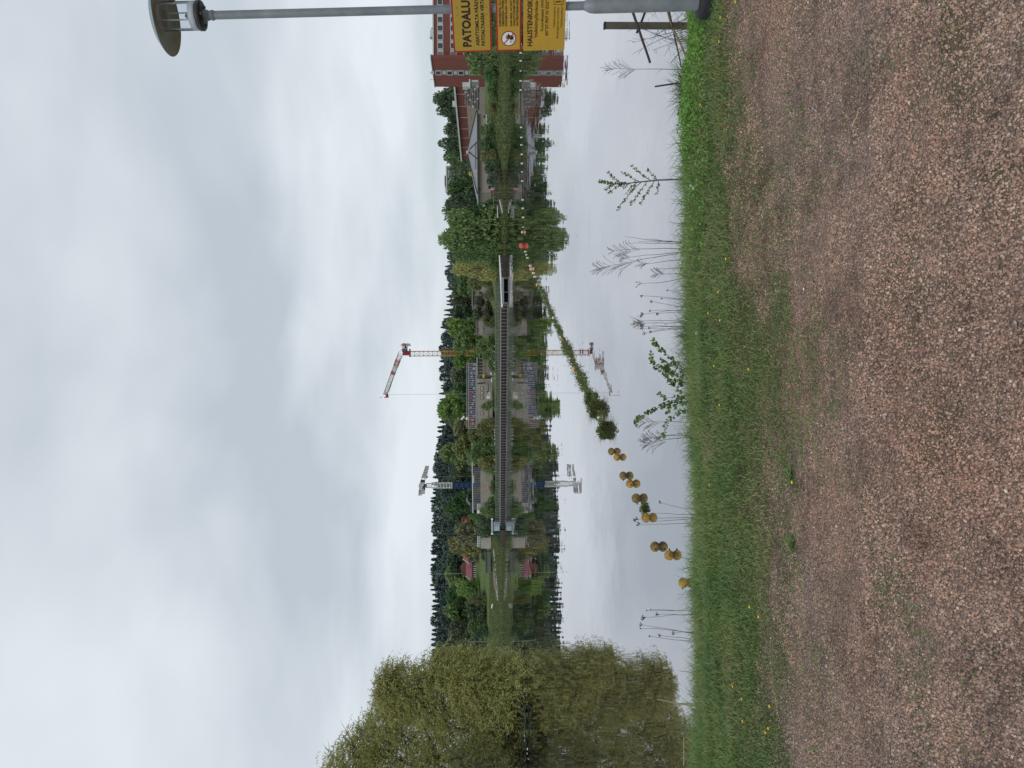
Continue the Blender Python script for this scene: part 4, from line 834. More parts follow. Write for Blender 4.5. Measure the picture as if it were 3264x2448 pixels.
m = MB(); m.box(zd(385, 810)+Vector((0, -.5, 0)), (.9, .8, .45)); m.box(zd(415, 850)+Vector((0, -.6, -.1)), (.7, .7, .5)); part('winch', m, M['darkplate'], wc)
m = MB(); m.box(zd(270, 955)+Vector((0, -.1, 0)), (1.3, 1.4, .55)); part('ballast_block', m, M['mauve'], wc)
m = MB(); m.box(zd(380, 955)+Vector((0, -.1, 0)), (1.25, 1.4, .95)); part('ballast_block', m, M['cranegrey'], wc, 'grey lower ballast block')
m = MB(); m.box(zd(265, 1045), (.45, 1.3, .9)); part('end_platform', m, M['cranewhite'], wc)
cg = MB(); cg.box(zd(375, 608)+Vector((0, -.7, 0)), (.8, .5, 1.4)); part('cab', cg, M['cranegreen'], wc)
m = MB(); lattice(m, zd(395, 540), zd(505, 160), 1.45, 1.0, (0, 1, 0), 9, .11, .10); part('jib', m, M['cranewhite'], wc)
m = MB(); m.add([zd(325, 540)+Vector((0, .55, 0)), zd(465, 540)+Vector((0, .55, 0)), zd(548, 160)+Vector((0, .45, 0)), zd(458, 160)+Vector((0, .45, 0))], [(0, 1, 2, 3)]); part('jib_mesh_panel', m, mat('jib_panel', (.47, .45, .45), .7), wc)
m = MB(); m.tube([zd(470, 540), zd(555, 150)], .12, 4); part('jib_rail', m, mat('jib_rail', (.22, .17, .17), .6), wc)
m = MB(); m.box(zd(500, 490), (.5, .5, .55)); part('trolley', m, M['darkplate'], wc)
m = MB(); p = zd(520, 487); m.tube([p, p-Vector((0, 0, 14))], .02, 4); part('hoist_rope', m, M['cranegrey'], wc)

# ================================================================== LEFT SHORE: RED HOUSE, SHED, RUBBLE
YH = 335; zh = lambda X, Yv, Y=YH: at(1440+X*.1447, 1640+Yv*.1447, Y)
rh = thing('red_roofed_house', 'large house with red metal roofs and pale veranda posts on the hillside', 'house', zh(525, 1150))
def roof2(eaveL, eaveR, ridL, ridR, dep, thick=.25):
    """near slope from eave to ridge plus the far slope"""
    m = MB(); eL, eR, rL, rR = [Vector(q) for q in (eaveL, eaveR, ridL, ridR)]; rL = rL+Vector((0, dep/2, 0)); rR = rR+Vector((0, dep/2, 0)); bL = eL+Vector((0, dep, 0)); bR = eR+Vector((0, dep, 0)); dn = Vector((0, 0, -thick))
    m.add([eL, eR, rR, rL, bL, bR, eL+dn, eR+dn, bL+dn, bR+dn], [(0, 1, 2, 3), (3, 2, 5, 4), (6, 7, 1, 0), (8, 4, 5, 9), (6, 0, 3, 4, 8), (7, 9, 5, 2, 1)]); return m
m = MB(); a, c_ = zh(490, 1470), zh(490, 1075); m.boxb(a.x+.3, c_.x, YH+1.2, YH+9, zh(535, 1200).z-1.5, zh(445, 1200).z); part('wall', m, M['greywall'], rh)
r1 = part('roof', roof2(zh(440, 1480), zh(438, 1055), zh(305, 1418), zh(305, 1070), 10), M['redroof'], rh)
part('white_verge', MB().tube([zh(437, 1479)-Vector((0, .1, 0)), zh(303, 1418)+Vector((0, 4.9, 0))], .16, 4), M['trim'], r1)
part('dormer', MB().add([zh(385, 1150)-Vector((0, .1, 0)), zh(385, 1210)-Vector((0, .1, 0)), zh(345, 1170)+Vector((0, 1.2, 0))], [(0, 1, 2)]), M['darkred'], r1)
r3 = part('roof', roof2(zh(385, 1075), zh(325, 800), zh(240, 1035), zh(240, 800), 9), M['redroof'], rh)
part('white_verge', MB().tube([zh(382, 1078)-Vector((0, .12, 0)), zh(240, 1035)+Vector((0, 4.4, 0))], .17, 4), M['trim'], r3)
r4 = part('roof', roof2(zh(328, 812, 338), zh(312, 690, 338), zh(195, 762, 338), zh(205, 690, 338), 9), M['redroof'], rh)
part('white_verge', MB().tube([zh(326, 813, 337.8), zh(195, 762, 338)+Vector((0, 4.4, 0))], .17, 4), M['trim'], r4)
m = MB(); ap = zh(195, 1215, 342); gl_, gr_ = zh(315, 1350, 342), zh(315, 1085, 342); q5, q6 = zh(245, 1290, 342), zh(235, 1130, 342)
m.add([gl_, gr_, q6, ap, q5]+[v_+Vector((0, 6, 0)) for v_ in (gl_, gr_, q6, ap, q5)], [(0, 1, 2, 3, 4), (9, 8, 7, 6, 5), (1, 6, 7, 2), (2, 7, 8, 3), (3, 8, 9, 4), (4, 9, 5, 0)]); part('gable', m, M['darkred'], rh)
m = MB(); a, c_ = zh(440, 1045), zh(440, 850); m.boxb(a.x, c_.x, YH+.5, YH+8, zh(485, 950).z-1.5, zh(398, 950).z); part('side_wall', m, M['greywall'], rh)
for Yv in (1140, 1185, 1230, 1275, 1330, 1370, 1410, 1455):
    m = MB(); m.tube([zh(528, Yv, YH+.6), zh(455, Yv, YH+.6)], .16, 5); part('veranda_post', m, M['white'], rh)
for Yv in (1160, 1250, 1350, 1432): window_on(rh, zh(490, Yv, YH+1.2), (1, 0, 0), 1.2, 1.7, (0, -1, 0))
for Yv in (880, 940, 1000): window_on(rh, zh(440, Yv, YH+.5), (1, 0, 0), 1.2, 1.3, (0, -1, 0))
rs = thing('red_shed', 'small red wooden shed half hidden among trees on the hill', 'shed', at(1500, 1657, 300))
m = MB(); pb(m, 1476, 1500, 1666, 1651, 300, 4); part('wall', m, mat('red_boards', (.13, .035, .03), .8), rs)
m = MB(); a, c_, e_ = at(1476, 1667, 299.8), at(1476, 1650, 299.8), at(1470, 1658, 299.8); m.add([a, c_, e_]+[q+Vector((0, 4.5, 0)) for q in (a, c_, e_)], [(0, 1, 2), (5, 4, 3), (1, 4, 5, 2), (2, 5, 3, 0)]); part('roof', m, M['redroof'], rs)
m = MB(); pb(m, 1482, 1488, 1661, 1656, 299.9, .15); part('window', m, mat('coral_board', (.40, .12, .09), .6), rs)
gs = thing('low_grey_shed', 'long low grey green shed standing on the meadow', 'shed', at(1563, 1793, 258))
for i_ in range(9):
    m = MB(); pb(m, 1547+.2*i_, 1564, 1767.2+i_*7.6, 1760+i_*7.6, 258+.05*(i_ % 2), 2.6); part('panel', m, mat('shed_panel', (.13, .15, .13), .8) if i_ == 0 else bpy.data.materials['shed_panel'], gs)
m = MB(); pb(m, 1545.5, 1547.3, 1829, 1758, 257.6, 3.4); part('roof', m, M['greypanel'], gs)
def ground_z(x, y): return float(zf2(x, y))
pk = MB()
for i_ in range(12):
    a = onz(1570, 1790+i_*9, 2.6); 
dp = MB(); V = []
for i_ in range(14):
    sy = 1805+i_*8; Yc = 252-i_*.4; xx = at(1565, sy, Yc).x; hw = 5.5*math.sin(math.pi*(i_+.5)/14)**.6
    V += [(xx, Yc-hw*.5, ground_z(xx, Yc-hw*.5)+.12), (xx, Yc+hw, ground_z(xx, Yc+hw)+.12)]
dp.add(V, [(2*i_, 2*i_+2, 2*i_+3, 2*i_+1) for i_ in range(13)]); struct('bare_earth_path', dp, mat('pinkish_earth', (.22, .16, .135), .95, 0, (.8, (.17, .13, .11))))
RBL = [(1572, 1752), (1570, 1757), (1573, 1763), (1571, 1770), (1573, 1830), (1572, 1838), (1571, 1846), (1570, 1851), (1572, 1856), (1571, 1863), (1572, 1870), (1570, 1876), (1572, 1881), (1571, 1888), (1573, 1893), (1571, 1899), (1572, 1905), (1573, 1911), (1572, 1776), (1573, 1784), (1574, 1800), (1575, 1815)]
rme = None
for i_, (sx_, sy) in enumerate(RBL):
    p = at(sx_, sy, 243); p.z = ground_z(p.x, p.y)+.1
    if rme is None:
        q = MB(); q.sphere((0, 0, 0), 1, 8, 6); q.v = [(v[0]*(1+random.uniform(-.25, .25)), v[1]*(1+random.uniform(-.25, .25)), v[2]*(1+random.uniform(-.2, .2))) for v in q.v]; rme = q.mesh('rubble_stone', M['rock'])
    o = link('rubble_stone', rme, None, p); s_ = random.uniform(.25, .55); o.scale = (s_*1.4, s_, s_*.7); o.rotation_euler.z = random.random()*6
    tag(o, 'pale rubble stone in the row along the meadow shore', 'stone', 'pale rubble stones along the meadow shore')
ws = thing('white_board', 'white board lying on the meadow below the dark bushes', 'board', at(1571, 1932, 246))
m = MB(); a, c_ = at(1566.5, 1925, 246), at(1569.5, 1939, 246); m.box((a+c_)/2, (1.35, .06, .36), M=Matrix.Rotation(R_(10), 3, 'Y')); part('panel', m, M['white'], ws)
for sy in (1928, 1936):
    m = MB(); p = at(1570, sy, 246.05); m.tube([p, Vector((p.x, p.y, ground_z(p.x, p.y)-.1))], .03, 4); part('post', m, M['wood'], ws)
bfz = thing('broken_fence', 'few pale leaning fence slats at the meadow shore by the willows', 'fence', at(1598, 2074, 238))
for (t_, b_, s0, s1) in ((1580, 1597, 2063, 2063.5), (1583, 1599, 2068, 2068), (1582, 1601, 2081, 2071), (1588, 1600, 2084, 2079)):
    m = MB(); m.tube([at(b_, s1, 238), at(t_, s0, 238)], .05, 4); part('slat', m, M['straw'], bfz)
m = MB(); p = at(1532, 2046, 290); m.tube([Vector((p.x, p.y, ground_z(p.x, p.y)-.2)), at(1490, 2046, 290)], .07, 5); solo('thin_pole', m, M['panel'], 'thin pale pole in front of the dark hillside trees by the willow', 'pole', Vector((p.x, p.y, 6)))
m = MB(); p = at(1395, 1830, 350); m.tube([Vector((p.x, p.y, 10)), at(1366, 1830, 350)], .06, 4); m.tube([at(1368, 1828, 350), at(1368, 1832, 350)], .05, 4); solo('radio_mast', m, M['cranegrey'], 'hair thin radio mast rising above the dark wooded skyline', 'mast', Vector((p.x, p.y, 10)))
# ================================================================== TREES
def lobes_points(lobes, n_):
    L_ = np.array(lobes); vol = np.prod(L_[:, 3:], 1)**.67; k = RNG.choice(len(L_), n_, p=vol/vol.sum())
    d = unit(RNG.normal(size=(n_, 3))); r = .45+.58*RNG.random(n_)**.55
    return L_[k, :3] + d*r[:, None]*L_[k, 3:], d
def crown_proto(name, n_, leaf, kind, seed):
    """crown in a unit box: z 0..1, radius about .5"""
    rs = np.random.default_rng(seed); lob = []
    if kind == 'round':
        for i_ in range(15):
            z = .26+.62*rs.random(); rr = .30*math.sqrt(max(0, 1-((z-.5)/.52)**2)); a = rs.random()*6.28; q = rs.random()**.5
            s_ = .13+.09*rs.random(); lob.append((rr*q*math.cos(a), rr*q*math.sin(a), z, s_, s_, s_*.72))
    elif kind == 'bush':
        for i_ in range(13):
            z = .12+.66*rs.random(); rr = .36*math.sqrt(max(.02, 1-(z/.95)**2)); a = rs.random()*6.28; q = rs.random()**.5
            s_ = .13+.08*rs.random(); lob.append((rr*q*math.cos(a), rr*q*math.sin(a), z, s_, s_, s_*.8))
        lob.append((0, 0, .15, .4, .4, .16))
    elif kind == 'tall':
        for i_ in range(16):
            z = .2+.72*rs.random(); rr = .24*(1.05-z)**.6; a = rs.random()*6.28; q = rs.random()**.5
            s_ = .11+.08*rs.random(); lob.append((rr*q*math.cos(a), rr*q*math.sin(a), z, s_, s_, s_*.75))
    c, d = lobes_points(lob, n_); ax = d*.5+RNG.normal(size=(n_, 3))*.6; ax[:, 2] -= .15
    V, Fc = leaf_quads(c, leaf*(.7+.7*RNG.random(n_)), leaf*(.5+.5*RNG.random(n_)), ax, .15)
    lo = .10 if kind == 'round' else .0; q = np.percentile(V, [1.5, 98.5], axis=0)
    V[:, :2] = (V[:, :2]-(q[0, :2]+q[1, :2])/2)/(q[1, :2]-q[0, :2]); V[:, 2] = np.maximum(lo+(V[:, 2]-q[0, 2])/(q[1, 2]-q[0, 2])*(1-lo), 0)
    return npmesh(name, V, Fc, None)
def conifer_proto(name, n_, seed, pine=False):
    rs = np.random.default_rng(seed); h = rs.random(n_)**.8
    if pine:
        h = .35+.65*h; R = .26*np.sqrt(np.clip(1-((h-.66)/.36)**2, 0.02, 1))
    else: R = .27*(1-h)**.85+.012
    lay = np.floor(h*15)/15; a = rs.random(n_)*6.283; br_ = .65+.5*np.sin(a*3+lay*40+seed)**2
    q = rs.random(n_)**.5; rad = R*q*br_; z = h-(rad*.35 if not pine else 0)+rs.normal(size=n_)*.008
    c = np.stack([rad*np.cos(a), rad*np.sin(a), np.maximum(z, .02)], 1); ax = np.stack([np.cos(a), np.sin(a), -.45+.3*rs.normal(size=n_)], 1)
    V, Fc = leaf_quads(c, .095*(.6+.7*rs.random(n_))*(1.1-.5*h), .05*(.6+.6*rs.random(n_)), ax, .2); return npmesh(name, V, Fc, None)
CR = {k: [crown_proto('crown_'+k, n_, lf, k, 100+10*j+ord(k[0])) for j in range(3)] for k, n_, lf in (('round', 1700, .07), ('bush', 1500, .072), ('tall', 1500, .06))}
CRL = [crown_proto('crown_large', 5200, .042, 'bush', 500+j) for j in range(2)]
CON = [conifer_proto('needle_crown', 900, 900+j) for j in range(4)]+[conifer_proto('needle_crown', 900, 950+j, True) for j in range(2)]
tm = MB(); tm.tube([(0, 0, -.05), (.004, 0, .3), (-.006, .003, .62), (0, 0, .9)], [.022, .017, .011, .004], 7)
for a_, z_, l_ in ((0, .3, .3), (2.1, .38, .28), (4.0, .46, .25), (1.1, .55, .2), (5.2, .34, .3), (3.2, .6, .18)):
    tm.tube([(0, 0, z_), (math.cos(a_)*l_*.5, math.sin(a_)*l_*.5, z_+.1), (math.cos(a_)*l_, math.sin(a_)*l_, z_+.24)], [.010, .006, .002], 5)
TRK = tm.mesh('trunk', M['bark'])
def far_tree(name, label, cat, sy, top, hw, Y, mt, kind='round', base=None, group=None, var=None, big=False):
    """crown top on sight line `top`, half width hw (photo pixels), standing at distance Y on the terrain (or its foot on sight line base)"""
    g0 = at(1560, sy, Y); z0 = ground_z(g0.x, Y) if base is None else at(base, sy, Y).z
    if base is None: z0 = max(z0, .2)
    zt_ = at(top, sy, Y).z; hgt = max(zt_-z0, .8); wdt = 2*hw*Y/FPX
    t_ = thing(name, label, cat, (g0.x, Y, z0), group); ang = random.random()*6.28
    pr = (CRL if big else CR[kind]); c = link('crown', pr[(var if var is not None else random.randrange(9)) % len(pr)], t_); c.scale = (wdt, wdt*.85, hgt*1.03); c.rotation_euler.z = ang
    if not c.data.materials: c.data.materials.append(None)
    c.material_slots[0].link = 'OBJECT'; c.material_slots[0].material = M[mt]
    k = link('trunk' if kind != 'bush' or big else 'stem', TRK, t_); ww = min(wdt, hgt); k.scale = (ww, ww, hgt*.9); k.rotation_euler.z = ang
    return t_
T = far_tree
# the big green clump on the point and the pale willows next to it
T('island_tree', 'broad dense green tree hanging over the water on the point, tallest of the clump', 'tree', 742, 1428, 66, 160, 'g_mid', 'bush', .0 or 1604, var=0, big=True)
T('island_tree', 'rounded dark green tree leaning over the pale log beside the jetty', 'tree', 694, 1446, 48, 162, 'g_mid', 'bush', 1603, var=1, big=True)
T('island_tree', 'green tree with drooping crown between broad green tree and yellow willow', 'tree', 795, 1440, 42, 159, 'g_mid', 'bush', 1604, var=0, big=True)
T('sparse_treetop', 'thin pale tree sticking out above the broad green clump', 'tree', 762, 1412, 22, 185, 'g_mid', 'round')
T('yellow_willow', 'yellow green willow with rounded crown above the spillway', 'tree', 856, 1456, 36, 168, 'g_yellow', 'bush', 1598, var=1, big=True)
T('olive_shrub', 'olive green shrub at the corner of the brown stained building', 'shrub', 905, 1500, 30, 178, 'g_olive', 'bush', 1600)
T('olive_shrub', 'low olive bush in front of the brown stained building', 'shrub', 935, 1545, 24, 176, 'g_brown', 'bush', 1594)
T('low_bush', 'dark green bush overhanging the dark spillway wall', 'shrub', 838, 1556, 26, 158, 'g_mid', 'bush', 1600)
# trees behind the building site
for a_ in (
 ('broad_tree', 'dark green tree right behind the brown stained building roof', 905, 1462, 42, 222, 'g_mid', 'round'),
 ('broad_tree', 'dull brownish tree above the long wall of the stained building', 948, 1446, 40, 232, 'g_brown', 'round'),
 ('broad_tree', 'deep green tree next to the dull brownish one above the stained walls', 992, 1448, 40, 236, 'g_dark', 'round'),
 ('broad_tree', 'fresh green rounded tree overlapping the end of the stained building', 1044, 1432, 36, 226, 'g_bright', 'round'),
 ('broad_tree', 'tall fresh green tree touching the yellow crane mast', 1092, 1450, 40, 222, 'g_mid', 'tall'),
 ('broad_tree', 'dark tree behind the yellow crane mast', 1125, 1470, 34, 262, 'g_dark', 'round'),
 ('broad_tree', 'light green tree at the foot of the yellow crane', 1146, 1452, 26, 230, 'g_bright', 'tall'),
 ('broad_tree', 'grey brown tree crown over the start of the steel frame', 1186, 1440, 36, 275, 'g_brown', 'round'),
 ('broad_tree', 'dark green tree left of the grey brown one over the steel frame', 1212, 1450, 30, 268, 'g_dark', 'round'),
 ('broad_tree', 'tall bright green tree above the middle of the steel frame', 1288, 1402, 52, 276, 'g_bright', 'round'),
 ('broad_tree', 'medium green tree in front of the tall bright one', 1250, 1452, 34, 256, 'g_mid', 'round'),
 ('broad_tree', 'olive tree beside the folded pump boom', 1372, 1452, 38, 250, 'g_olive', 'round'),
 ('broad_tree', 'brownish green tree behind the folded pump boom', 1342, 1436, 34, 280, 'g_brown', 'round'),
 ('broad_tree', 'fresh green tree between the two cranes below the wooded hill', 1452, 1412, 46, 262, 'g_mid', 'round'),
 ('broad_tree', 'dull olive tree under the start of the white roof line', 1420, 1452, 40, 246, 'g_olive', 'round'),
 ('broad_tree', 'grey green tree behind scaffold tubes near the blue crane', 1486, 1450, 30, 266, 'g_brown', 'round'),
 ('broad_tree', 'medium green tree touching the blue crane mast', 1598, 1424, 38, 266, 'g_mid', 'round'),
 ('broad_tree', 'dark green tree behind the blue crane mast', 1530, 1440, 30, 290, 'g_dark', 'round'),
 ('broad_tree', 'brownish rounded tree hiding part of the small red shed', 1700, 1458, 40, 246, 'g_brown', 'round'),
 ('broad_tree', 'yellowish green tree behind the brownish rounded tree', 1742, 1438, 32, 275, 'g_olive', 'round'),
 ('broad_tree', 'dark green tree above the small red shed', 1650, 1428, 36, 310, 'g_dark', 'round'),
 ('broad_tree', 'dark green tree behind the red roofs', 1790, 1430, 40, 360, 'g_dark', 'round'),
 ('broad_tree', 'medium green tree rising behind the brown gable', 1836, 1428, 38, 362, 'g_mid', 'round'),
 ('broad_tree', 'fresh green tree next to the red house end wall', 1874, 1458, 32, 322, 'g_bright', 'round'),
 ('broad_tree', 'tall green tree behind the bushes of the upper meadow', 1912, 1426, 40, 345, 'g_mid', 'round'),
 ('broad_tree', 'broad medium green tree above the dark meadow bushes', 1962, 1422, 44, 340, 'g_mid', 'round'),
 ('broad_tree', 'dull green tree at the upper corner of the meadow', 2008, 1438, 36, 330, 'g_brown', 'round'),
 ('broad_tree', 'dark tree at the top of the bright meadow strip', 2056, 1462, 36, 305, 'g_dark', 'round'),
 ('broad_tree', 'dark green tree partly hidden by the big willow', 2104, 1450, 40, 305, 'g_mid', 'round'),
): T(a_[0], a_[1], 'tree', *a_[2:])
# bushes on the dam bank
for a_ in (
 ('green_bush', 'leafy green bush on the bank below the yellow crane', 1096, 1522, 32, 190, 'g_mid', 'bush'),
 ('green_bush', 'thin brownish bush growing against the left half of the stained walls', 1000, 1512, 26, 187, 'g_brown', 'tall'),
 ('green_bush', 'airy olive bush at the foot of the stained walls near the repaired slab', 1026, 1540, 22, 185, 'g_olive', 'bush'),
 ('green_bush', 'brownish bush before the tallest part of the stained building', 962, 1516, 22, 187, 'g_brown', 'tall'),
 ('green_bush', 'olive bush covering the end of the concrete block', 1352, 1524, 20, 198, 'g_olive', 'bush'),
 ('green_bush', 'dark green bush on the bank before the lower blue bay', 1172, 1558, 26, 190, 'g_mid', 'bush'),
 ('green_bush', 'green bush on the bank below the coral barrel', 1556, 1564, 30, 204, 'g_mid', 'bush'),
 ('green_bush', 'green bush before the start of the pale wall under the blue crane', 1496, 1540, 20, 204, 'g_mid', 'bush'),
 ('green_bush', 'small green bush beside the leafy one under the yellow crane', 1133, 1540, 18, 190, 'g_mid', 'bush'),
 ('green_bush', 'narrow green bush in front of the framed openings', 1294, 1536, 15, 193, 'g_mid', 'tall'),
 ('green_bush', 'wide olive bush between the two pale buildings', 1385, 1498, 38, 212, 'g_olive', 'bush'),
 ('green_bush', 'pale olive bush full of gaps in front of the wide one', 1372, 1526, 26, 200, 'g_olive', 'bush'),
 ('green_bush', 'fresh green bush under the white roof line beginning', 1440, 1492, 36, 208, 'g_mid', 'bush'),
 ('green_bush', 'olive bush beside scaffold tubes on the bank', 1474, 1528, 24, 204, 'g_olive', 'bush'),
 ('green_bush', 'green creeping bush against the pale wall near the picket fence', 1606, 1548, 24, 207, 'g_mid', 'bush'),
 ('green_bush', 'bright green bush by the white container', 1654, 1502, 20, 214, 'g_bright', 'bush'),
 ('green_bush', 'near black bush right behind the blue grey hut', 1664, 1526, 26, 210, 'g_dark', 'bush'),
 ('green_bush', 'dark bush between the hut and the pale square block', 1692, 1524, 24, 214, 'g_dark', 'bush'),
 ('green_bush', 'green bush above the near black one behind the hut', 1634, 1534, 20, 206, 'g_mid', 'bush'),
 ('green_bush', 'olive bush below the red roofs beside the pale square block', 1760, 1506, 24, 280, 'g_brown', 'bush'),
 ('green_bush', 'dark bush hugging the red house side wall', 1776, 1494, 16, 322, 'g_dark', 'bush'),
 ('green_bush', 'bright round bush beside the last veranda post', 1872, 1476, 28, 318, 'g_bright', 'bush'),
 ('green_bush', 'large dark bush in the meadow above the white board', 1936, 1490, 46, 290, 'g_dark', 'bush'),
 ('green_bush', 'pale flowering bush at the edge of the large dark one', 1914, 1494, 16, 286, 'g_olive', 'bush'),
 ('green_bush', 'medium green bush next to the large dark bush', 1984, 1496, 34, 292, 'g_mid', 'bush'),
 ('green_bush', 'small dark bush at the low end of the hedge line', 2014, 1520, 20, 284, 'g_dark', 'bush'),
 ('green_bush', 'dark bush above the bright meadow strip', 2068, 1500, 26, 292, 'g_dark', 'bush'),
 ('green_bush', 'dark bush peeping out behind the willow edge', 2106, 1505, 24, 290, 'g_dark', 'bush'),
 ('green_bush', 'small dark shrub on the slope above the low grey shed', 1782, 1536, 8, 262, 'g_dark', 'bush'),
): T(a_[0], a_[1], 'shrub', *a_[2:])
# right bank
for a_ in (
 ('bank_bush', 'big dark green bush in front of the brick wing under the yellow signs', 150, 1482, 54, 150, 'g_dark', 'bush', 1612),
 ('bank_bush', 'rounded green bush at the corner of the tall brick block', 200, 1498, 44, 146, 'g_mid', 'bush', 1606),
 ('bank_bush', 'dark green bush right behind the yellow signs', 96, 1484, 46, 150, 'g_mid', 'bush', 1612),
 ('bank_bush', 'dark bush near the picture edge behind the lamp post', 30, 1490, 50, 150, 'g_dark', 'bush', 1612),
 ('bank_bush', 'low green bush below the grey lean to', 236, 1546, 30, 145, 'g_mid', 'bush', 1608),
 ('bank_bush', 'low spreading bush on the bank under the dark stone wall', 290, 1556, 30, 150, 'g_mid', 'bush', 1600),
 ('bank_bush', 'low olive bush on the bank at the corner of the low house', 345, 1560, 24, 152, 'g_olive', 'bush', 1596),
 ('bank_bush', 'leafy bush under the corner windows of the low grey roofed house', 424, 1532, 26, 156, 'g_mid', 'bush', 1584),
 ('bank_bush', 'dense green bush in the middle of the low house front', 462, 1530, 28, 157, 'g_mid', 'bush', 1582),
 ('bank_bush', 'yellowish bush in front of the low house below the dormer', 500, 1536, 24, 156, 'g_olive', 'bush', 1584),
 ('bank_bush', 'dark bush between low house and jetty', 535, 1548, 28, 153, 'g_dark', 'bush', 1590),
 ('bank_bush', 'dark low bush by the bin at the end of the low house', 568, 1554, 22, 152, 'g_dark', 'bush', 1588),
 ('bank_bush', 'grass green bush at the edge of the big green clump', 650, 1548, 22, 165, 'g_mid', 'bush', 1586),
): T(a_[0], a_[1], 'shrub', *a_[2:7], kind=a_[7], base=a_[8])
for a_ in (
 ('bank_tree', 'tall grey green tree against the end wall of the tall brick block', 305, 1388, 30, 262, 'g_dark', 'round'),
 ('bank_tree', 'grey green tree above the roof vent of the long brick wing', 338, 1400, 28, 268, 'g_dark', 'round'),
 ('bank_tree', 'lower dark tree behind the middle of the long brick wing', 378, 1432, 26, 280, 'g_dark', 'tall'),
 ('bank_tree', 'dark pointed tree above the long brick wing', 415, 1422, 22, 285, 'g_dark', 'tall'),
 ('bank_tree', 'wide grey green tree over the end of the long brick wing', 470, 1410, 30, 282, 'g_dark', 'round'),
 ('bank_tree', 'dark tree where the long brick wing ends', 500, 1424, 26, 290, 'g_mid', 'round'),
 ('bank_tree', 'narrow dark tree in front of the grey tower beside its lift roof', 535, 1440, 20, 240, 'g_dark', 'tall'),
 ('bank_tree', 'dark green tree covering the lower half of the grey tower', 568, 1448, 26, 225, 'g_dark', 'round'),
 ('bank_tree', 'broad dark green tree behind the end of the grey hipped roof', 600, 1434, 30, 216, 'g_mid', 'round'),
 ('bank_tree', 'deep green tree above the parked cars', 634, 1432, 30, 214, 'g_dark', 'round'),
 ('bank_tree', 'tall spreading tree between cars and big green clump', 664, 1422, 28, 226, 'g_dark', 'tall'),
 ('bank_tree', 'dark tree filling the gap behind the grey hipped roof', 546, 1462, 26, 212, 'g_dark', 'round'),
): T(a_[0], a_[1], 'tree', *a_[2:])
# ------------------------------------------------------------------ the wooded hill: rows of dark conifers with the skyline of the photograph
SKY = np.array([(240, 1425), (300, 1400), (350, 1408), (375, 1430), (440, 1432), (510, 1430), (540, 1445), (570, 1437), (600, 1432), (640, 1424), (655, 1421), (700, 1435), (770, 1424), (800, 1428), (850, 1420), (885, 1420), (900, 1430), (930, 1414), (960, 1424), (1000, 1414), (1040, 1406), (1110, 1403), (1200, 1400), (1300, 1405), (1400, 1394), (1450, 1390), (1500, 1383), (1550, 1378), (1650, 1378), (1800, 1376), (2000, 1376), (2080, 1378), (2200, 1384)])
cnt = 0; sk0 = None
for row, (Y, drop, step) in enumerate(((420, 0, 15), (408, 12, 27), (396, 28, 35), (384, 46, 44))):
    sy = 330+row*5
    while sy < 2190:
        s_ = sy+random.uniform(-5, 5); top = np.interp(s_, SKY[:, 0], SKY[:, 1])+drop+(random.uniform(-4, 5) if row == 0 else random.uniform(-2, 8))
        if 650 < s_ < 2190 or row == 0:
            g0 = at(1560, s_, Y); z0 = ground_z(g0.x, Y); zt_ = at(top, s_, Y).z
            me = CON[random.randrange(4) if random.random() < .62 else 4+random.randrange(2)]
            pine = me in CON[4:]; o = link('pine_tree' if pine else 'spruce_tree', me, None, (g0.x, Y, z0-1)); hgt = zt_-z0+1; ww = random.uniform(.62, 1.0) if row == 0 else random.uniform(.95, 1.25); o.scale = (hgt*ww, hgt*ww, hgt); o.rotation_euler.z = random.random()*6.28
            if not me.materials: me.materials.append(M['g_conifer'])
            tag(o, 'dark round headed pine in the dense wood on the far hill' if pine else 'dark pointed spruce in the dense wood on the far hill', 'tree', 'dark pines of the wooded hill' if pine else 'dark spruces of the wooded hill'); cnt += 1
        sy += step*random.uniform(.85, 1.15)
print('conifers', cnt)
# undergrowth that closes the wood below the crowns
nu = 14000; sy = 300+1900*RNG.random(nu); Yv = 375+75*RNG.random(nu); xx = (1224-sy)/FPX*Yv; zg_ = zf2(xx, Yv); c = np.stack([xx, Yv, zg_+RNG.random(nu)*9*vnoise(xx, Yv, .08, 77)], 1)
V, Fc = leaf_quads(c, 1.3+RNG.random(nu), 1.0+.8*RNG.random(nu), None, .2)
tag(link('wood_undergrowth', npmesh('wood_undergrowth', V, Fc, M['g_dark'])), 'dark undergrowth filling the wood on the hill', kind='stuff')
# rough herbs and reeds that line the far waterline
nu = 52000; xx = RNG.random(nu)*165-90; d_ = RNG.random(nu)**1.3*np.where(xx > 25, 24, np.where(xx < -38, 34, 12)); yy = yb(xx)+d_; zz_ = zf2(xx, yy); hh = (.15+.35*RNG.random(nu))*(.4+vnoise(xx, yy, .3, 78))
hh = hh*(vnoise(xx, yy, .22, 79)+.25); V, Fc = leaf_quads(np.stack([xx, yy, zz_+hh*RNG.random(nu)], 1), .22+.3*RNG.random(nu), .12+.16*RNG.random(nu), RNG.normal(size=(nu, 3))*np.array([.6, .6, 1]), .2)
tag(link('far_bank_herbs', npmesh('far_bank_herbs', V, Fc, M['g_bank'])), 'rough grass and herbs along the far waterline', kind='stuff')

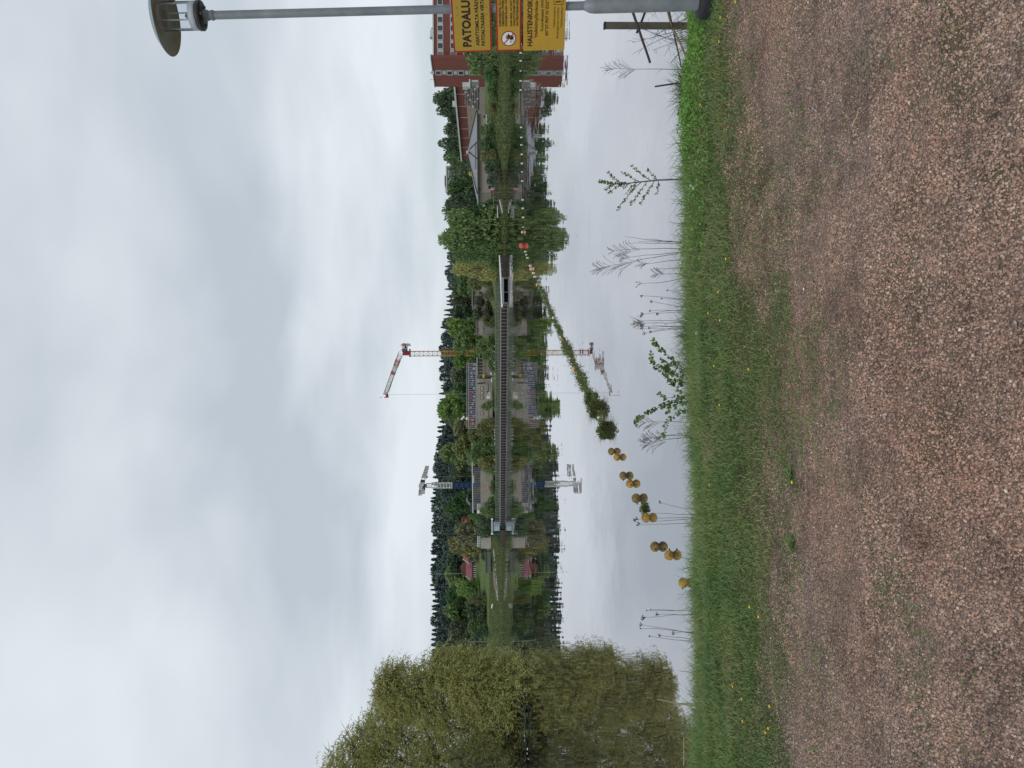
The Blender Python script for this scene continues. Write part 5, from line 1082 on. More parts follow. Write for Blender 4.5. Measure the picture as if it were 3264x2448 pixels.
# ================================================================== THE BIG WILLOWS BY THE WATER
def willow(label, x, y, h, rad, nleaf, seed, lobes, mt='willow', name='willow_tree'):
    z0 = float(zspit(x, y)); t_ = thing(name, label, 'tree', (x, y, z0)); rs = random.Random(seed); mb_ = MB(); tips = []
    for s_ in range(3):
        a = rs.random()*6.28; p = Vector((x+math.cos(a)*.5, y+math.sin(a)*.5, z0-.3)); d = Vector((math.cos(a)*.25, math.sin(a)*.25, 1)).normalized(); pts = [p]; r = [.30*h/20]
        for k in range(6): p = p+d*h*.11; d = (d+Vector((rs.uniform(-.2, .2), rs.uniform(-.2, .2), .05))).normalized(); pts.append(p); r.append(r[0]*(1-.15*(k+1)))
        mb_.tube(pts, r, 7)
        for k in range(1, 7):
            for b_ in range(3):
                aa = rs.random()*6.28; q = pts[k]; dd_ = Vector((math.cos(aa), math.sin(aa), rs.uniform(.15, .9))).normalized(); bp_ = [q]; ln_ = rad*rs.uniform(.25, .55)
                for j in range(4): q = q+dd_*ln_/3; dd_ = (dd_+Vector((rs.uniform(-.25, .25), rs.uniform(-.25, .25), rs.uniform(-.05, .2)))).normalized(); bp_.append(q)
                rr = r[k]*.45; mb_.tube(bp_, [rr, rr*.75, rr*.5, rr*.35, rr*.15], 5)
                for j in range(2, 5):
                    for _ in range(2):
                        q2 = bp_[j]; d2 = Vector((rs.uniform(-1, 1), rs.uniform(-1, 1), rs.uniform(.0, 1))).normalized(); mb_.tube([q2, q2+d2*ln_*.25, q2+d2*ln_*.45+Vector((0, 0, -.1*ln_))], [rr*.25, rr*.15, rr*.06], 3)
    for lx, ly, lz, ra, rb_, rc2 in lobes:                  # limbs that carry each mass of the crown
        c0 = Vector((lx, ly, lz)); q0 = Vector((x+rs.uniform(-.6, .6), y+rs.uniform(-.4, .4), max(z0+.5, min(lz-1.5, h*.55)*rs.uniform(.35, .8)))); mid_ = q0.lerp(c0, .55)+Vector((rs.uniform(-.5, .5), rs.uniform(-.5, .5), .5))
        mb_.tube([q0, mid_, c0], [.16, .11, .07], 6)
        for _ in range(9):
            dv = Vector((rs.uniform(-1, 1)*ra, rs.uniform(-1, .6)*rb_, rs.uniform(-.5, 1)*rc2)); e1 = c0+dv*.55+Vector((0, 0, .1)); e2 = c0+dv*1.02; mb_.tube([c0, e1, e2, e2+dv*.18+Vector((0, 0, -.15))], [.06, .045, .025, .008], 4)
            for _ in range(3):
                e3 = e1.lerp(e2, rs.random()); mb_.tube([e3, e3+Vector((rs.uniform(-.8, .8), rs.uniform(-.6, .3), rs.uniform(-.1, .8)))], [.028, .008], 3)
    part('trunk', mb_, M['bark'], t_)
    rg_ = np.random.default_rng(seed); L_ = np.array(lobes); ns_ = nleaf//14
    vol = np.prod(L_[:, 3:], 1)**.67; k = rg_.choice(len(L_), ns_, p=vol/vol.sum()); d = unit(rg_.normal(size=(ns_, 3))); r = (.30+.70*rg_.random(ns_)**.6)
    o_ = L_[k, :3]+d*r[:, None]*L_[k, 3:]; dirs = d*.6+rg_.normal(size=(ns_, 3))*.5; dirs[:, 2] = dirs[:, 2]*.5+.15; dirs = unit(dirs); ln_ = .8+1.5*rg_.random(ns_)**1.6
    cs = []; ax = []
    for j in range(14):                       # leaves strung along arching sprays
        f = (j+.5)/14*ln_; p = o_+dirs*f[:, None]; p[:, 2] -= .28*f**2; p += rg_.normal(size=(ns_, 3))*.07
        cs.append(p); a_ = dirs+rg_.normal(size=(ns_, 3))*.55; a_[:, 2] -= .35; ax.append(a_)
    c = np.concatenate(cs); ax = np.concatenate(ax); ok = c[:, 2] > z0*.2+.15; c = c[ok]; ax = ax[ok]; n_ = len(c)
    V, Fc = leaf_quads(c-np.array([x, y, z0]), .17+.15*rg_.random(n_), .06+.042*rg_.random(n_), ax, .15)
    link('crown', npmesh('crown', V, Fc, M[mt]), t_); return t_
def wl(sy, sx, Y, r_): p = at(sx, sy, Y); return (p.x, p.y, p.z, *r_)
willow('large olive willow with arching sprays reaching out over the water', -34.5, 83, 15.5, 7, 112000, 5,
       [wl(2150, 1420, 82, (2.0, 2.6, 3.0)), wl(2125, 1460, 81, (1.2, 2, 1.9)), wl(2130, 1540, 81, (1.5, 2.2, 1.6)), wl(2138, 1605, 80, (1.2, 2, 1.3)), wl(2200, 1300, 83, (2.4, 2.8, 3.0)), wl(2190, 1245, 83, (1.6, 2, 1.7)), wl(2160, 1240, 83, (.9, 1.3, 1.2)),
        wl(2180, 1500, 80, (2.6, 3, 3.2)), wl(2240, 1400, 82, (2.8, 3, 3.6)), wl(2235, 1260, 83, (1.9, 2.3, 2.2)), wl(2200, 1600, 80, (2.6, 3, 1.8)), wl(2265, 1560, 80, (2.8, 3, 2.4)), wl(2118, 1408, 82, (.8, 1.2, 1.0)), wl(2160, 1650, 79, (1.8, 2.2, .9))])
willow('tallest willow, its crown cut by the picture edge', -41.5, 84, 22, 8, 118000, 9,
       [wl(2300, 1235, 85, (2.4, 3, 2.4)), wl(2350, 1205, 86, (2.5, 3, 2.6)), wl(2400, 1150, 86, (2.6, 3, 2.6)), wl(2450, 1120, 86, (2.8, 3, 2.6)), wl(2520, 1100, 87, (4, 4, 4)), wl(2320, 1350, 84, (3, 3, 3.6)), wl(2420, 1260, 85, (3.4, 3.4, 4)),
        wl(2380, 1420, 83, (3, 3, 3.4)), wl(2470, 1400, 84, (3.6, 3.4, 4)), wl(2330, 1530, 81, (2.8, 3, 2.6)), wl(2430, 1540, 82, (3.2, 3.2, 3)), wl(2540, 1250, 87, (4.5, 4, 5)), wl(2370, 1620, 80, (3, 2.6, 1.6)), wl(2460, 1630, 80, (3.4, 2.6, 1.6))])
willow('bright green young willow low under the tallest willow', -37.2, 76.5, 6, 3, 5000, 13,
       [wl(2440, 1520, 76.5, (1.2, 1.2, 2.0)), wl(2415, 1470, 76.5, (.9, 1, 1.3)), wl(2455, 1600, 76, (1.3, 1.3, 1.4))], 'g_olive', 'young_willow')
for lab, x_, y_, h_, w__ in (('dark low bush at the waterline under the large olive willow', -32.0, 80.5, 2.2, 7), ('dark low bush by the fallen trunk under the willows', -36.0, 79, 2.2, 9), ('dark low bush at the waterline near the picture edge', -41.5, 78.5, 2.2, 9)):
    t_ = thing('waterside_bush', lab, 'shrub', (x_, y_, -.1)); c = link('crown', CR['bush'][1] if x_ < -35 else CRL[0], t_); c.scale = (w__, 4, h_); c.rotation_euler.z = w__
    c.material_slots[0].link = 'OBJECT'; c.material_slots[0].material = M['willow' if x_ > -33 else 'g_brown']; k = link('stem', TRK, t_); k.scale = (2.5, 2.5, h_)
wd = MB(); wd.tube([Vector((-28.6, 80, .05)), Vector((-30.5, 80.5, .35)), Vector((-34, 81.5, .55)), Vector((-39, 80, .6))], [.05, .13, .18, .2], 6); solo('fallen_trunk', wd, M['bark'], 'dark fallen trunk lying along the waterline under the willows', 'log', (-34, 81.5, .3))

# ================================================================== FLOATS AND BOOM
def float_buoy(name, label, p, r, mt, group, squash=.92, tail=False):
    t_ = thing(name, label, 'buoy', (p.x, p.y, 0), group); m = MB(); m.sphere((p.x, p.y, r*.78), (r, r, r*squash), 18, 12); part('shell', m, mt, t_, smooth=True)
    m = MB(); m.tube([(p.x+r*math.cos(a)*1.005, p.y+.004, r*.78+r*squash*math.sin(a)*1.005) for a in np.linspace(0, 6.283, 17)], r*.045, 5); part('seam', m, mt, t_)
    m = MB(); m.tube([(p.x+r*.8, p.y+r*.2, r*.7), (p.x+r*1.25, p.y+r*.2, r*.75)], r*.16, 6); part('lug', m, M['rope'], t_); t_.rotation_euler = (random.uniform(-.15, .15), random.uniform(-.15, .15), random.random()*6.28)
    return t_
NB = [(1958, 1440, 'yellow float next to the last leafy clump, upper of the touching pair', 'buoyb', .105), (1976, 1457, 'pale yellow float touching the one next to the leafy clump', 'buoyy', .10),
      (1997, 1518, 'brownish yellow float with a rope knot, farther of the second touching pair', 'buoyb', .107), (2018, 1541, 'dirty yellow float, nearer of the second touching pair', 'buoyy', .105),
      (2040, 1587, 'dark brown float floating alone before the thin weed tuft', 'buoyb', .112), (2070, 1650, 'blotchy yellow float behind tall dead umbel stems', 'buoyy', .105),
      (2101, 1743, 'brown algae covered float among sparse sedge leaves', 'buoyb', .108), (2146, 1770, 'brightest yellow float close to the shore sedges', 'buoyy', .098), (2190, 1858, 'yellow float half hidden by the bank grass', 'buoyy', .092)]
for sx_, sy, lab, mt, r in NB:
    float_buoy('yellow_float', lab, onz(sx_, sy), r, M[mt], 'yellow floats of the boom near the shore')
WB = [(1659.5, s_) for s_ in (140, 168.6, 194, 226, 258, 287, 319)]+[(1661, 406), (1661.6, 438), (1662, 462), (1663, 492), (1663.5, 521), (1664, 548), (1664.5, 577), (1666, 637), (1666.6, 664), (1667, 693), (1667.4, 724)]
for sx_, sy in WB:
    p = onz(sx_, sy); r = .082 if sy not in (226, 319, 548, 724) else .06
    t_ = thing('white_float', 'small white float strung along the dark rope across the reservoir', 'buoy', (p.x, p.y, 0), 'small white floats on the far rope'); m = MB(); m.sphere((p.x, p.y, r*.5), (r*1.1, r, r*.85), 10, 7); part('shell', m, M['buoyw'] if sy != 319 else M['rope'], t_, smooth=True); m = MB(); m.tube([(p.x-r*1.35, p.y, r*.35), (p.x+r*1.35, p.y, r*.35)], r*.25, 5); part('lug', m, M['rope'], t_)
float_buoy('orange_float', 'small orange float on the far rope before the large red buoy', onz(1668, 740), .13, M['buoyp'], 'orange floats')
rbp = onz(1669.5, 783); t_ = float_buoy('red_buoy', 'large orange red buoy where the two lines of floats meet', rbp, .265, M['buoyr'], None, .95); m = MB(); m.tube([(rbp.x, rbp.y, .5), (rbp.x, rbp.y, .62)], .05, 6); part('eye', m, M['rope'], t_)
pr = [onz(s_, y_) for s_, y_ in WB]; m = MB(); m.tube([Vector((q.x, q.y, .02)) for q in [onz(1658, -40)]+pr]+[Vector((rbp.x, rbp.y, .03))], .022, 4); solo('far_rope', m, M['rope'], 'dark rope linking the small white floats to the red buoy', 'rope', (20, 79, 0))
BL = [(1669, 790), (1679, 817), (1690, 847), (1695, 856), (1705, 882), (1714, 908), (1728, 934), (1745, 968), (1763, 1015), (1784, 1054), (1795, 1085), (1817, 1127), (1831, 1167), (1853, 1206), (1875, 1253), (1889, 1279), (1907, 1305), (1913, 1330), (1930, 1368), (1943, 1400), (1958, 1440), (1976, 1457), (1997, 1518), (2018, 1541), (2040, 1587), (2070, 1650), (2101, 1743), (2146, 1770), (2190, 1858)]
bp3 = [onz(a_, b_) for a_, b_ in BL]; m = MB(); m.tube([Vector((q.x, q.y, -.004)) for q in bp3[:19]]+[bp3[19].lerp(bp3[20], .5)-Vector((0, 0, .05))], .009, 4); solo('boom_rope', m, M['rope'], 'dark rope of the overgrown float line from the red buoy to the shore', 'rope', bp3[0])
# pale floats still showing on the overgrown part
for sx_, sy, r, mt, lab in ((1674, 802, .09, 'buoyw', 'small white float first after the red buoy'), (1677, 812, .08, 'buoyw', 'tiny white float second after the red buoy'), (1681, 822, .09, 'buoyw', 'small cream float third after the red buoy'), (1690, 847, .10, 'buoyw', 'white float just before the faded orange one'), (1695.5, 857, .17, 'buoyp', 'faded orange float in the line near the yellow willow reflection'), (1700, 870, .10, 'buoyw', 'white float right after the faded orange one'), (1705, 882, .09, 'buoyw', 'cream float where the weeds on the line begin'), (1715, 908, .14, 'buoyp', 'pale orange float at the start of the weed growth'), (1731, 938, .09, 'buoyw', 'cream float between thin weeds'), (1737, 957, .10, 'buoyp', 'pinkish float between weeds near the bend of the line'),
    (1766, 1013, .09, 'buoyw', 'cream float under weeds midway along the line'), (1790, 1074, .09, 'buoyw', 'pale float under the crane mast reflection'), (1796, 1082, .09, 'buoyp', 'pinkish float beside the crane mast reflection'), (1821, 1142, .10, 'buoyw', 'pale round float peeping from thick weeds'), (1836, 1178, .15, 'buoyp', 'largest pale orange float in the overgrown line'), (1843, 1190, .09, 'buoyw', 'cream float beside the largest pale orange one'), (1852, 1206, .10, 'buoyp', 'pinkish float before the leafy clumps'), (1877, 1262, .09, 'buoyw', 'white float in the sedges before the big clumps'), (1913, 1330, .085, 'buoyw', 'clean white float between the two big leafy clumps'), (1921, 1354, .05, 'buoyw', 'tiny white float on the rim of the last leafy clump')):
    p = onz(sx_, sy); t_ = thing('pale_float', lab, 'buoy', (p.x, p.y, 0), 'pale floats of the overgrown line'); m = MB(); r *= .8; m.sphere((p.x, p.y, r*.55), (r*1.1, r, r*.9), 12, 8); part('shell', m, M[mt], t_, smooth=True); m = MB(); m.tube([(p.x-r*1.2, p.y, r*.4), (p.x+r*1.2, p.y, r*.4)], r*.2, 5); part('lug', m, M['rope'], t_)
# weeds growing on the line
cs = []; hs = []
for i_ in range(5, 18):
    a, b_ = bp3[i_], bp3[i_+1]; Ls = (b_-a).length; dens = np.interp(i_, [5, 7, 9, 15, 17], [18, 60, 85, 110, 60]); n_ = int(Ls*dens)
    f = RNG.random(n_)[:, None]; q = np.array(a)*(1-f)+np.array(b_)*f; spr = np.interp(i_, [5, 8, 15], [.05, .13, .15]); q[:, :2] += RNG.normal(size=(n_, 2))*spr
    lump = np.clip(3.4*(vnoise(q[:, 0], q[:, 1], 1.25, 61)*.65+vnoise(q[:, 0], q[:, 1], .5, 62)*.35-.30), .10, 1.6); cs.append(q); hs.append((.08+.18*RNG.random(n_))*lump*np.interp(i_, [5, 8, 15], [.6, 1.1, 1.1]))
q = np.concatenate(cs); hs = np.concatenate(hs); V1 = blades(q[:, 0], q[:, 1], q[:, 2]*0-.01, hs, .016+.014*RNG.random(len(q)), .8+.7*RNG.random(len(q)))
k = RNG.choice(len(q), len(q)); lc = q[k]+RNG.normal(size=(len(k), 3))*np.array([.05, .05, 0]); lc[:, 2] = hs[k]*.75*RNG.random(len(k))+.02; V2 = leaf_quads(lc, .055+.06*RNG.random(len(k)), .025+.025*RNG.random(len(k)), None, .2)
V, Fc = join([V1, V2]); tag(link('float_weeds', npmesh('float_weeds', V, Fc, M['floatweed'])), 'green and brown weeds growing along the float line', kind='stuff')
def clump(label, sx_, sy, r, h, n_, mt='floatweed', name='weed_clump'):
    p = onz(sx_, sy); rr = np.sqrt(RNG.random(n_))*r; a = RNG.random(n_)*6.28; x = np.cos(a)*rr; y = np.sin(a)*rr; hh = h*(.45+.75*RNG.random(n_))*(1-.35*(rr/r)**2)*(.6+.7*vnoise(x*4, y*4, 3, int(sy)))
    m1 = blades(x, y, x*0-.01, hh, .012+.014*RNG.random(n_), .6+1.1*RNG.random(n_)); n2 = int(n_*.55); rr = np.sqrt(RNG.random(n2))*r; a = RNG.random(n2)*6.28; c = np.stack([np.cos(a)*rr, np.sin(a)*rr, .02+h*.85*RNG.random(n2)*(1-.5*(rr/r)**2)], 1); m2 = leaf_quads(c, .06+.05*RNG.random(n2), .025+.025*RNG.random(n2), None, .2)
    t_ = thing(name, label, 'plant', (p.x, p.y, 0)); link('leaves', npmesh('leaves', *m1, M[mt]), t_); link('foliage', npmesh('foliage', *m2, M['floatweed']), t_)
    m = MB(); m.sphere((p.x, p.y, .0), (r*.6, r*.6, .06), 10, 6); part('root_mat', m, M['rope'], t_)
clump('tall leafy clump on the line just before the white float', 1907, 1306, .25, .44, 520)
clump('brown sedge clump at the end of the thick weeds', 1886, 1274, .22, .36, 420)
clump('bushy green clump at the end of the overgrown line', 1934, 1372, .25, .36, 520)
clump('thin small weed tuft between the dark brown and blotchy floats', 2056, 1622, .13, .14, 90)
# ================================================================== LAMP POST WITH THE YELLOW SIGNS
LY = 5.65
pb0 = at(2262, 8, LY); pt0 = at(680, 48.6, LY); ax = (pt0-pb0).normalized()            # the post leans a little
gz = float(znear(pb0.x, LY)); base = pb0 + ax*((gz-pb0.z)/ax.z)
def onpost(sx): # point of the post axis on the sight line sx
    lo, hi = 0, 6
    for _ in range(40):
        md = (lo+hi)/2; q = base+ax*md; d_ = q-Vector((0, 0, EYE)); px = 1632+FPX*d_.dot(X_)/d_.dot(F_)
        if px > sx: lo = md
        else: hi = md
    return base+ax*lo
Rm = Vector((0, 0, 1)).rotation_difference(ax).to_matrix()
lp = thing('lamp_post', 'grey galvanised lamp post with round hat shaped lamp and yellow signs', 'street lamp', base)
hz_ = lambda sx: (onpost(sx)-base).length
def lat(name, prof, mt, parent=lp, n=32, smooth=True, label=None):
    m = MB(); m.lathe(prof, base, n, Rm); o = part(name, m, mt, parent, label, smooth)
    return o
h1 = hz_(2244); hb_ = hz_(1889); ht_ = hz_(1869); hp = hz_(680)
lat('base_collar', [(.0, -.03), (.112, -.03), (.116, .02), (.112, h1+.02), (.10, h1+.045), (.058, h1+.05)], M['rubber'])
lat('base_section', [(.054, h1-.02), (.054, hb_-.02), (.050, hb_+.02), (.036, ht_+.005), (.0295, ht_+.02)], M['steel'])
lat('pole', [(.0295, ht_), (.0285, hp)], M['steel'])
hcol = hz_(652); lat('lamp_collar', [(.029, hp-.01), (.035, hp), (.035, hp+.012), (.031, hp+.016), (.031, hp+.03), (.036, hp+.034), (.034, hcol+.03), (.030, hcol+.04)], M['steel'])
hf = hz_(642); fl_ = lat('lamp_flange', [(.0, hf-.012), (.095, hf-.012), (.101, hf-.006), (.101, hf+.018), (.096, hf+.024), (.0, hf+.024)], M['darkplate'])
for a in (.3, 2.4, 4.5):
    m = MB(); q = base+ax*(hf-.016)+Rm @ Vector((.07*math.cos(a), .07*math.sin(a), 0)); m.sphere(q, (.012, .012, .009), 8, 6); part('bolt', m, M['steel'], fl_, None, True)
hr0 = hf+.024; hr1 = hf+.068; hatz = hz_(529)
lat('diffuser_ring', [(.088, hr0), (.092, hr0+.002), (.092, hr1), (.084, hr1)], M['frost'])
lat('reflector_cone', [(.06, hr1-.01), (.028, hr1+.025), (.006, hr1+.045), (0, hr1+.046)], M['cranegrey'], n=20)
lat('glass_tube', [(.0965, hr0), (.0965, hatz+.03)], M['clear'])
for a in (.9, 2.45, 4.0, 5.5):
    m = MB(); q = base+Rm @ Vector((.086*math.cos(a), .086*math.sin(a), 0)); m.tube([q+ax*hr1, q+ax*(hatz+.03)], .0055, 6); part('support_rod', m, M['rod'], lp)
hat = lat('lamp_hat', [(0, hatz+.075), (.08, hatz+.070), (.2, hatz+.040), (.256, hatz+.006), (.262, hatz), (.259, hatz-.006), (.256, hatz-.004)], M['hattop'], n=48)
lat('hat_underside', [(.256, hatz-.004), (.2, hatz+.020), (.135, hatz+.034), (.125, hatz+.022), (.07, hatz+.024), (.064, hatz+.04), (0, hatz+.042)], M['hatunder'], hat, n=48)
# sign frame: u to the sign's right, v up the post, n towards the viewer
u = Vector((.72, -.69, 0)); u = (u-ax*u.dot(ax)).normalized(); nn = u.cross(ax).normalized()
SM = Matrix((u, ax, nn)).transposed()
TXT = bpy.data.curves
def sgn(q, v0, t_, off=0.0): return q
def letters(s, parent, o, u0, vb, cap, width, mt, bold=.012, lift=.0042, space=1.0):
    c = bpy.data.curves.new('lettering', 'FONT'); c.body = s; c.size = 1; c.offset = bold; c.resolution_u = 3; c.space_character = space
    ob = bpy.data.objects.new('tmp_text', c); COL.objects.link(ob); bpy.context.view_layer.update()
    dg = bpy.context.evaluated_depsgraph_get(); me = bpy.data.meshes.new_from_object(ob.evaluated_get(dg)); bpy.data.objects.remove(ob)
    co = np.empty(len(me.vertices)*3, np.float32); me.vertices.foreach_get('co', co); co = co.reshape(-1, 3); x0, x1 = co[:, 0].min(), co[:, 0].max()
    co[:, 0] = (co[:, 0]-x0)/(x1-x0)*width+u0; co[:, 1] = co[:, 1]/.729*cap+vb; co[:, 2] = lift
    wv = np.array([tuple(o+SM @ Vector(p)-ORG[parent.name]) for p in co.tolist()], np.float32); me.vertices.foreach_set('co', wv.ravel()); me.materials.clear(); me.materials.append(mt); me.update()
    q = link('lettering', me, parent); ORG[q.name] = ORG[parent.name]; return q
def rrect(w0, w1, h0, h1, r, n=5):
    P = []
    for cx_, cy_, a0 in ((w1-r, h1-r, 0), (w0+r, h1-r, 90), (w0+r, h0+r, 180), (w1-r, h0+r, 270)):
        for i_ in range(n+1): a = R_(a0+90*i_/n); P.append((cx_+r*math.cos(a), cy_+r*math.sin(a)))
    return P
def plate(name, P, z0, z1, mt, parent, o, smooth=False):
    n_ = len(P); m = MB(); vs_ = [o+SM @ Vector((p[0], p[1], z0)) for p in P]+[o+SM @ Vector((p[0], p[1], z1)) for p in P]
    m.add(vs_, [tuple(range(n_-1, -1, -1)), tuple(range(n_, 2*n_))]+[(i_, (i_+1) % n_, n_+(i_+1) % n_, n_+i_) for i_ in range(n_)]); return part(name, m, mt, parent)
def sign(name, label, top, bot, mt, red, halfw=.287):
    """sign whose edges cross the post on sight lines top and bottom; local v counted down from the top edge"""
    o = onpost(top)+nn*.046; hgt = (onpost(top)-onpost(bot)).length
    t_ = thing(name, label, 'sign', onpost(bot)+nn*.046)
    if red:
        plate('board', rrect(-halfw, halfw, -hgt, 0, .016 if top < 1500 else .004), -.004, 0, M['sred'], t_, o); plate('face', rrect(-halfw+.012, halfw-.012, -hgt+.011, -.011, .010 if top < 1500 else .002), .0002, .0022, mt, t_, o)
    else: plate('board', rrect(-halfw, halfw, -hgt, 0, .003), -.004, .0022, mt, t_, o)
    for v_ in (-.035, -hgt+.035):
        for u_ in (-.025, .025):
            m = MB(); m.sphere(o+SM @ Vector((u_, v_, .004)), (.0045, .0045, .0045), 8, 6); part('bolt', m, M['steel'], t_, None, True)
    m = MB(); 
    for v_ in (-.05, -hgt+.05): m.box(o+SM @ Vector((0, v_, -.0115)), (.12, .022, .013), M=SM)
    part('bracket', m, M['steel'], t_)
    return t_, o, hgt
K = .1085*.0022          # enlarged view to metres on the sign
s1, o1, hg = sign('warning_sign', 'top yellow sign with thick red border and large PATOALUE lettering', 1439.2, 1564.5, M['syellow'], True)
letters('PATOALUE', s1, o1, -.287+.0405, -.128, .0605, .357, M['sblack'], .034)
letters('ASIATTOMILTA PÄÄSY KIELLETTY', s1, o1, -.287+.0455, -.187, .0245, .485, M['sblack'], .024)
letters('PATOALTAASSA VIRTAUKSIA', s1, o1, -.287+.0455, -.227, .0245, .415, M['sblack'], .024)
s2, o2, hg2 = sign('warning_sign', 'narrow middle yellow sign with round prohibition symbol and small print', 1580.2, 1660.4, M['syellow2'], True)
for tx, vb, wd_ in (('DAMNOMRÅDE, TILLTRÄDE', .0335, .232), ('OBEHÖRIGA FÖRBJUDET', .0553, .222), ('STRÖMSTÄLLEN I DAMMEN', .0775, .236), ('DAM AREA, NO ENTRY', .1130, .2), ('UNAUTHORISED PERSONS', .1350, .232), ('WATERSTREAM AREA', .1570, .187)):
    letters(tx, s2, o2, -.287+.1766, -vb, .0150, wd_, M['sblack'], .022)
cu, cv = -.287+.0907, -.0875
disc = plate('pictogram', [(cu+.054*math.cos(a), cv+.054*math.sin(a)) for a in np.linspace(0, 6.283, 41)[:-1]], .0024, .0032, M['sred'], s2, o2)
plate('white_disc', [(cu+.0465*math.cos(a), cv+.0465*math.sin(a)) for a in np.linspace(0, 6.283, 41)[:-1]], .0033, .0038, M['swhite'], disc, o2)
H_ = [(-.010, -.028), (.004, -.034), (.018, -.026), (.020, -.012), (.024, -.004), (.034, .004), (.030, .009), (.019, .006), (.024, .020), (.019, .022), (.014, .008), (.013, .025), (.008, .026), (.006, .009), (.001, .023), (-.004, .021), (-.002, .006), (-.007, -.006), (-.012, -.014)]
plate('hand_symbol', [(cu+.002+p[0], cv-.002+p[1]) for p in H_], .0039, .0043, M['sblack'], disc, o2)
m = MB(); m.tube([o2+SM @ Vector((cu-.022+.010*math.cos(a)*(1-.06*i_), cv-.018+.010*math.sin(a)*(1-.06*i_), .0042)) for i_, a in enumerate(np.linspace(0, 8.5, 14))], .0012, 5); m.tube([o2+SM @ Vector((cu-.026+.006*i_, cv-.034+.003*math.sin(i_*1.7), .0042)) for i_ in range(9)], .0011, 5); part('swirl_symbol', m, M['sblack'], disc)
dgn = Vector((.707, -.707)); 
plate('red_bar', [(cu-.0335-.0028, cv+.0335-.0028), (cu+.0335-.0028, cv-.0335-.0028), (cu+.0335+.0028, cv-.0335+.0028), (cu-.0335+.0028, cv+.0335+.0028)], .0044, .0048, M['sred'], disc, o2)
s3, o3, hg3 = sign('place_sign', 'lowest yellow sign without border reading HALISTENKOSKI with coordinates', 1666.8, 1801.5, M['syellow2'], False)
for tx, u0, vb, cap, wd_, mt, bo in (('HALISTENKOSKI', .0334, .0626, .0356, .329, 'sblack', .022), ('Valkkimyllynkuja', .0907, .1006, .0235, .2554, 'sbrown', .02), ('Koordinaatit (WGS84)', .1384, .142, .0190, .272, 'sbrown', .02), ('60°27.907 N 022°17.350 E', .1040, .177, .0215, .365, 'sbrown', .02), ('Hätänumero', .1623, .2265, .0155, .1385, 'sbrown', .004), ('Emergency number', .0847, .2515, .0150, .2160, 'sbrown', .004), ('Nödnummer', .1623, .2785, .0155, .140, 'sbrown', .004), ('112', .330, .265, .040, .092, 'sbrown', .02)):
    letters(tx, s3, o3, -.287+u0, -vb, cap, wd_, M[mt], bo, .0046)
m = MB()
bx0, bx1, by0, by1 = -.287+.3163, -.287+.438, -.2795, -.2145
for c_, sz_ in (((bx0, (by0+by1)/2), (.003, by1-by0)), ((bx1, (by0+by1)/2), (.003, by1-by0)), (((bx0+bx1)/2, by0), (bx1-bx0, .003)), (((bx0+bx1)/2, by1), (bx1-bx0, .003))): m.box(o3+SM @ Vector((c_[0], c_[1], .003)), (sz_[0], sz_[1], .0014), M=SM)
part('number_frame', m, M['sbrown'], s3)

# ================================================================== PLANTS AND DEBRIS ON THE BANK
def stem(mb, pts, r0, r1, n=5): k = len(pts); mb.tube(pts, [r0+(r1-r0)*i_/(k-1) for i_ in range(k)], n)
def curve3(p0, p1, bend, n=7):
    p0, p1 = Vector(p0), Vector(p1); return [p0.lerp(p1, i_/(n-1))+Vector(bend)*math.sin(math.pi*i_/(n-1)) for i_ in range(n)]
def foot(sy, Y): p = at(2180, sy, Y); p.z = float(znear(p.x, Y))-.02; return p
# old post
PY = 8.4; f_ = foot(82, PY); tp_ = at(1928, 82, PY)
po = thing('wooden_post', 'weathered square wooden post with black cap among dead branches', 'post', f_)
m = MB(); m.box((f_+Vector((tp_.x, PY, tp_.z)))/2+Vector((0, 0, -.1)), (.056, .056, tp_.z-f_.z+.2)); part('shaft', m, M['wood'], po)
m = MB(); m.box(Vector((tp_.x, PY, tp_.z+.004)), (.062, .062, .016)); part('cap', m, M['rubber'], po)
def pole_(name, label, pts, r0, r1, mt, cat='branch', Y=None):
    P = [at(a_, b_, c_) for a_, b_, c_ in pts]; m = MB()
    n_ = 9; Q = []
    for i_ in range(n_):
        t_ = i_/(n_-1)*(len(P)-1); j = min(int(t_), len(P)-2); Q.append(P[j].lerp(P[j+1], t_-j)+Vector((0, 0, random.uniform(-1, 1)*r0*.25)))
    stem(m, Q, r0, r1, 7); return solo(name, m, mt, label, cat, P[0])
pole_('dead_branch', 'thick dark branch slanting past the wooden post, highest of the crossing poles', [(2072, 200, 8.3), (2040, 105, 8.3), (2010, 20, 8.3), (1995, -40, 8.3)], .0125, .016, M['branch'])
pole_('dead_branch', 'thinner dark branch below, running nearly parallel to the tan pole', [(2172, 215, 8.2), (2145, 92, 8.2), (2120, -20, 8.3)], .007, .011, M['branch'])
pole_('bamboo_pole', 'tan pole leaning from the nettles up to the wooden post', [(2202, 222, 8.0), (2175, 150, 8.1), (2146, 92, 8.2), (2128, 40, 8.3)], .009, .011, M['tanbranch'], 'pole')
pole_('dead_branch', 'short dark branch crossing up behind the lamp base', [(2030, 105, 8.5), (2060, 30, 8.5), (2068, -20, 8.5)], .013, .012, M['branch'])
pole_('dead_branch', 'fine bare twig crossing beneath the tan pole', [(2139, 200, 8.1), (2180, 150, 8.1), (2205, 115, 8.1)], .0035, .003, M['branch'])
pole_('cut_stem', 'short cut dark stem sticking out of the sedge tussock', [(2165, 264, 7.3), (2087, 276, 7.3)], .0085, .0075, M['branch'], 'stem')
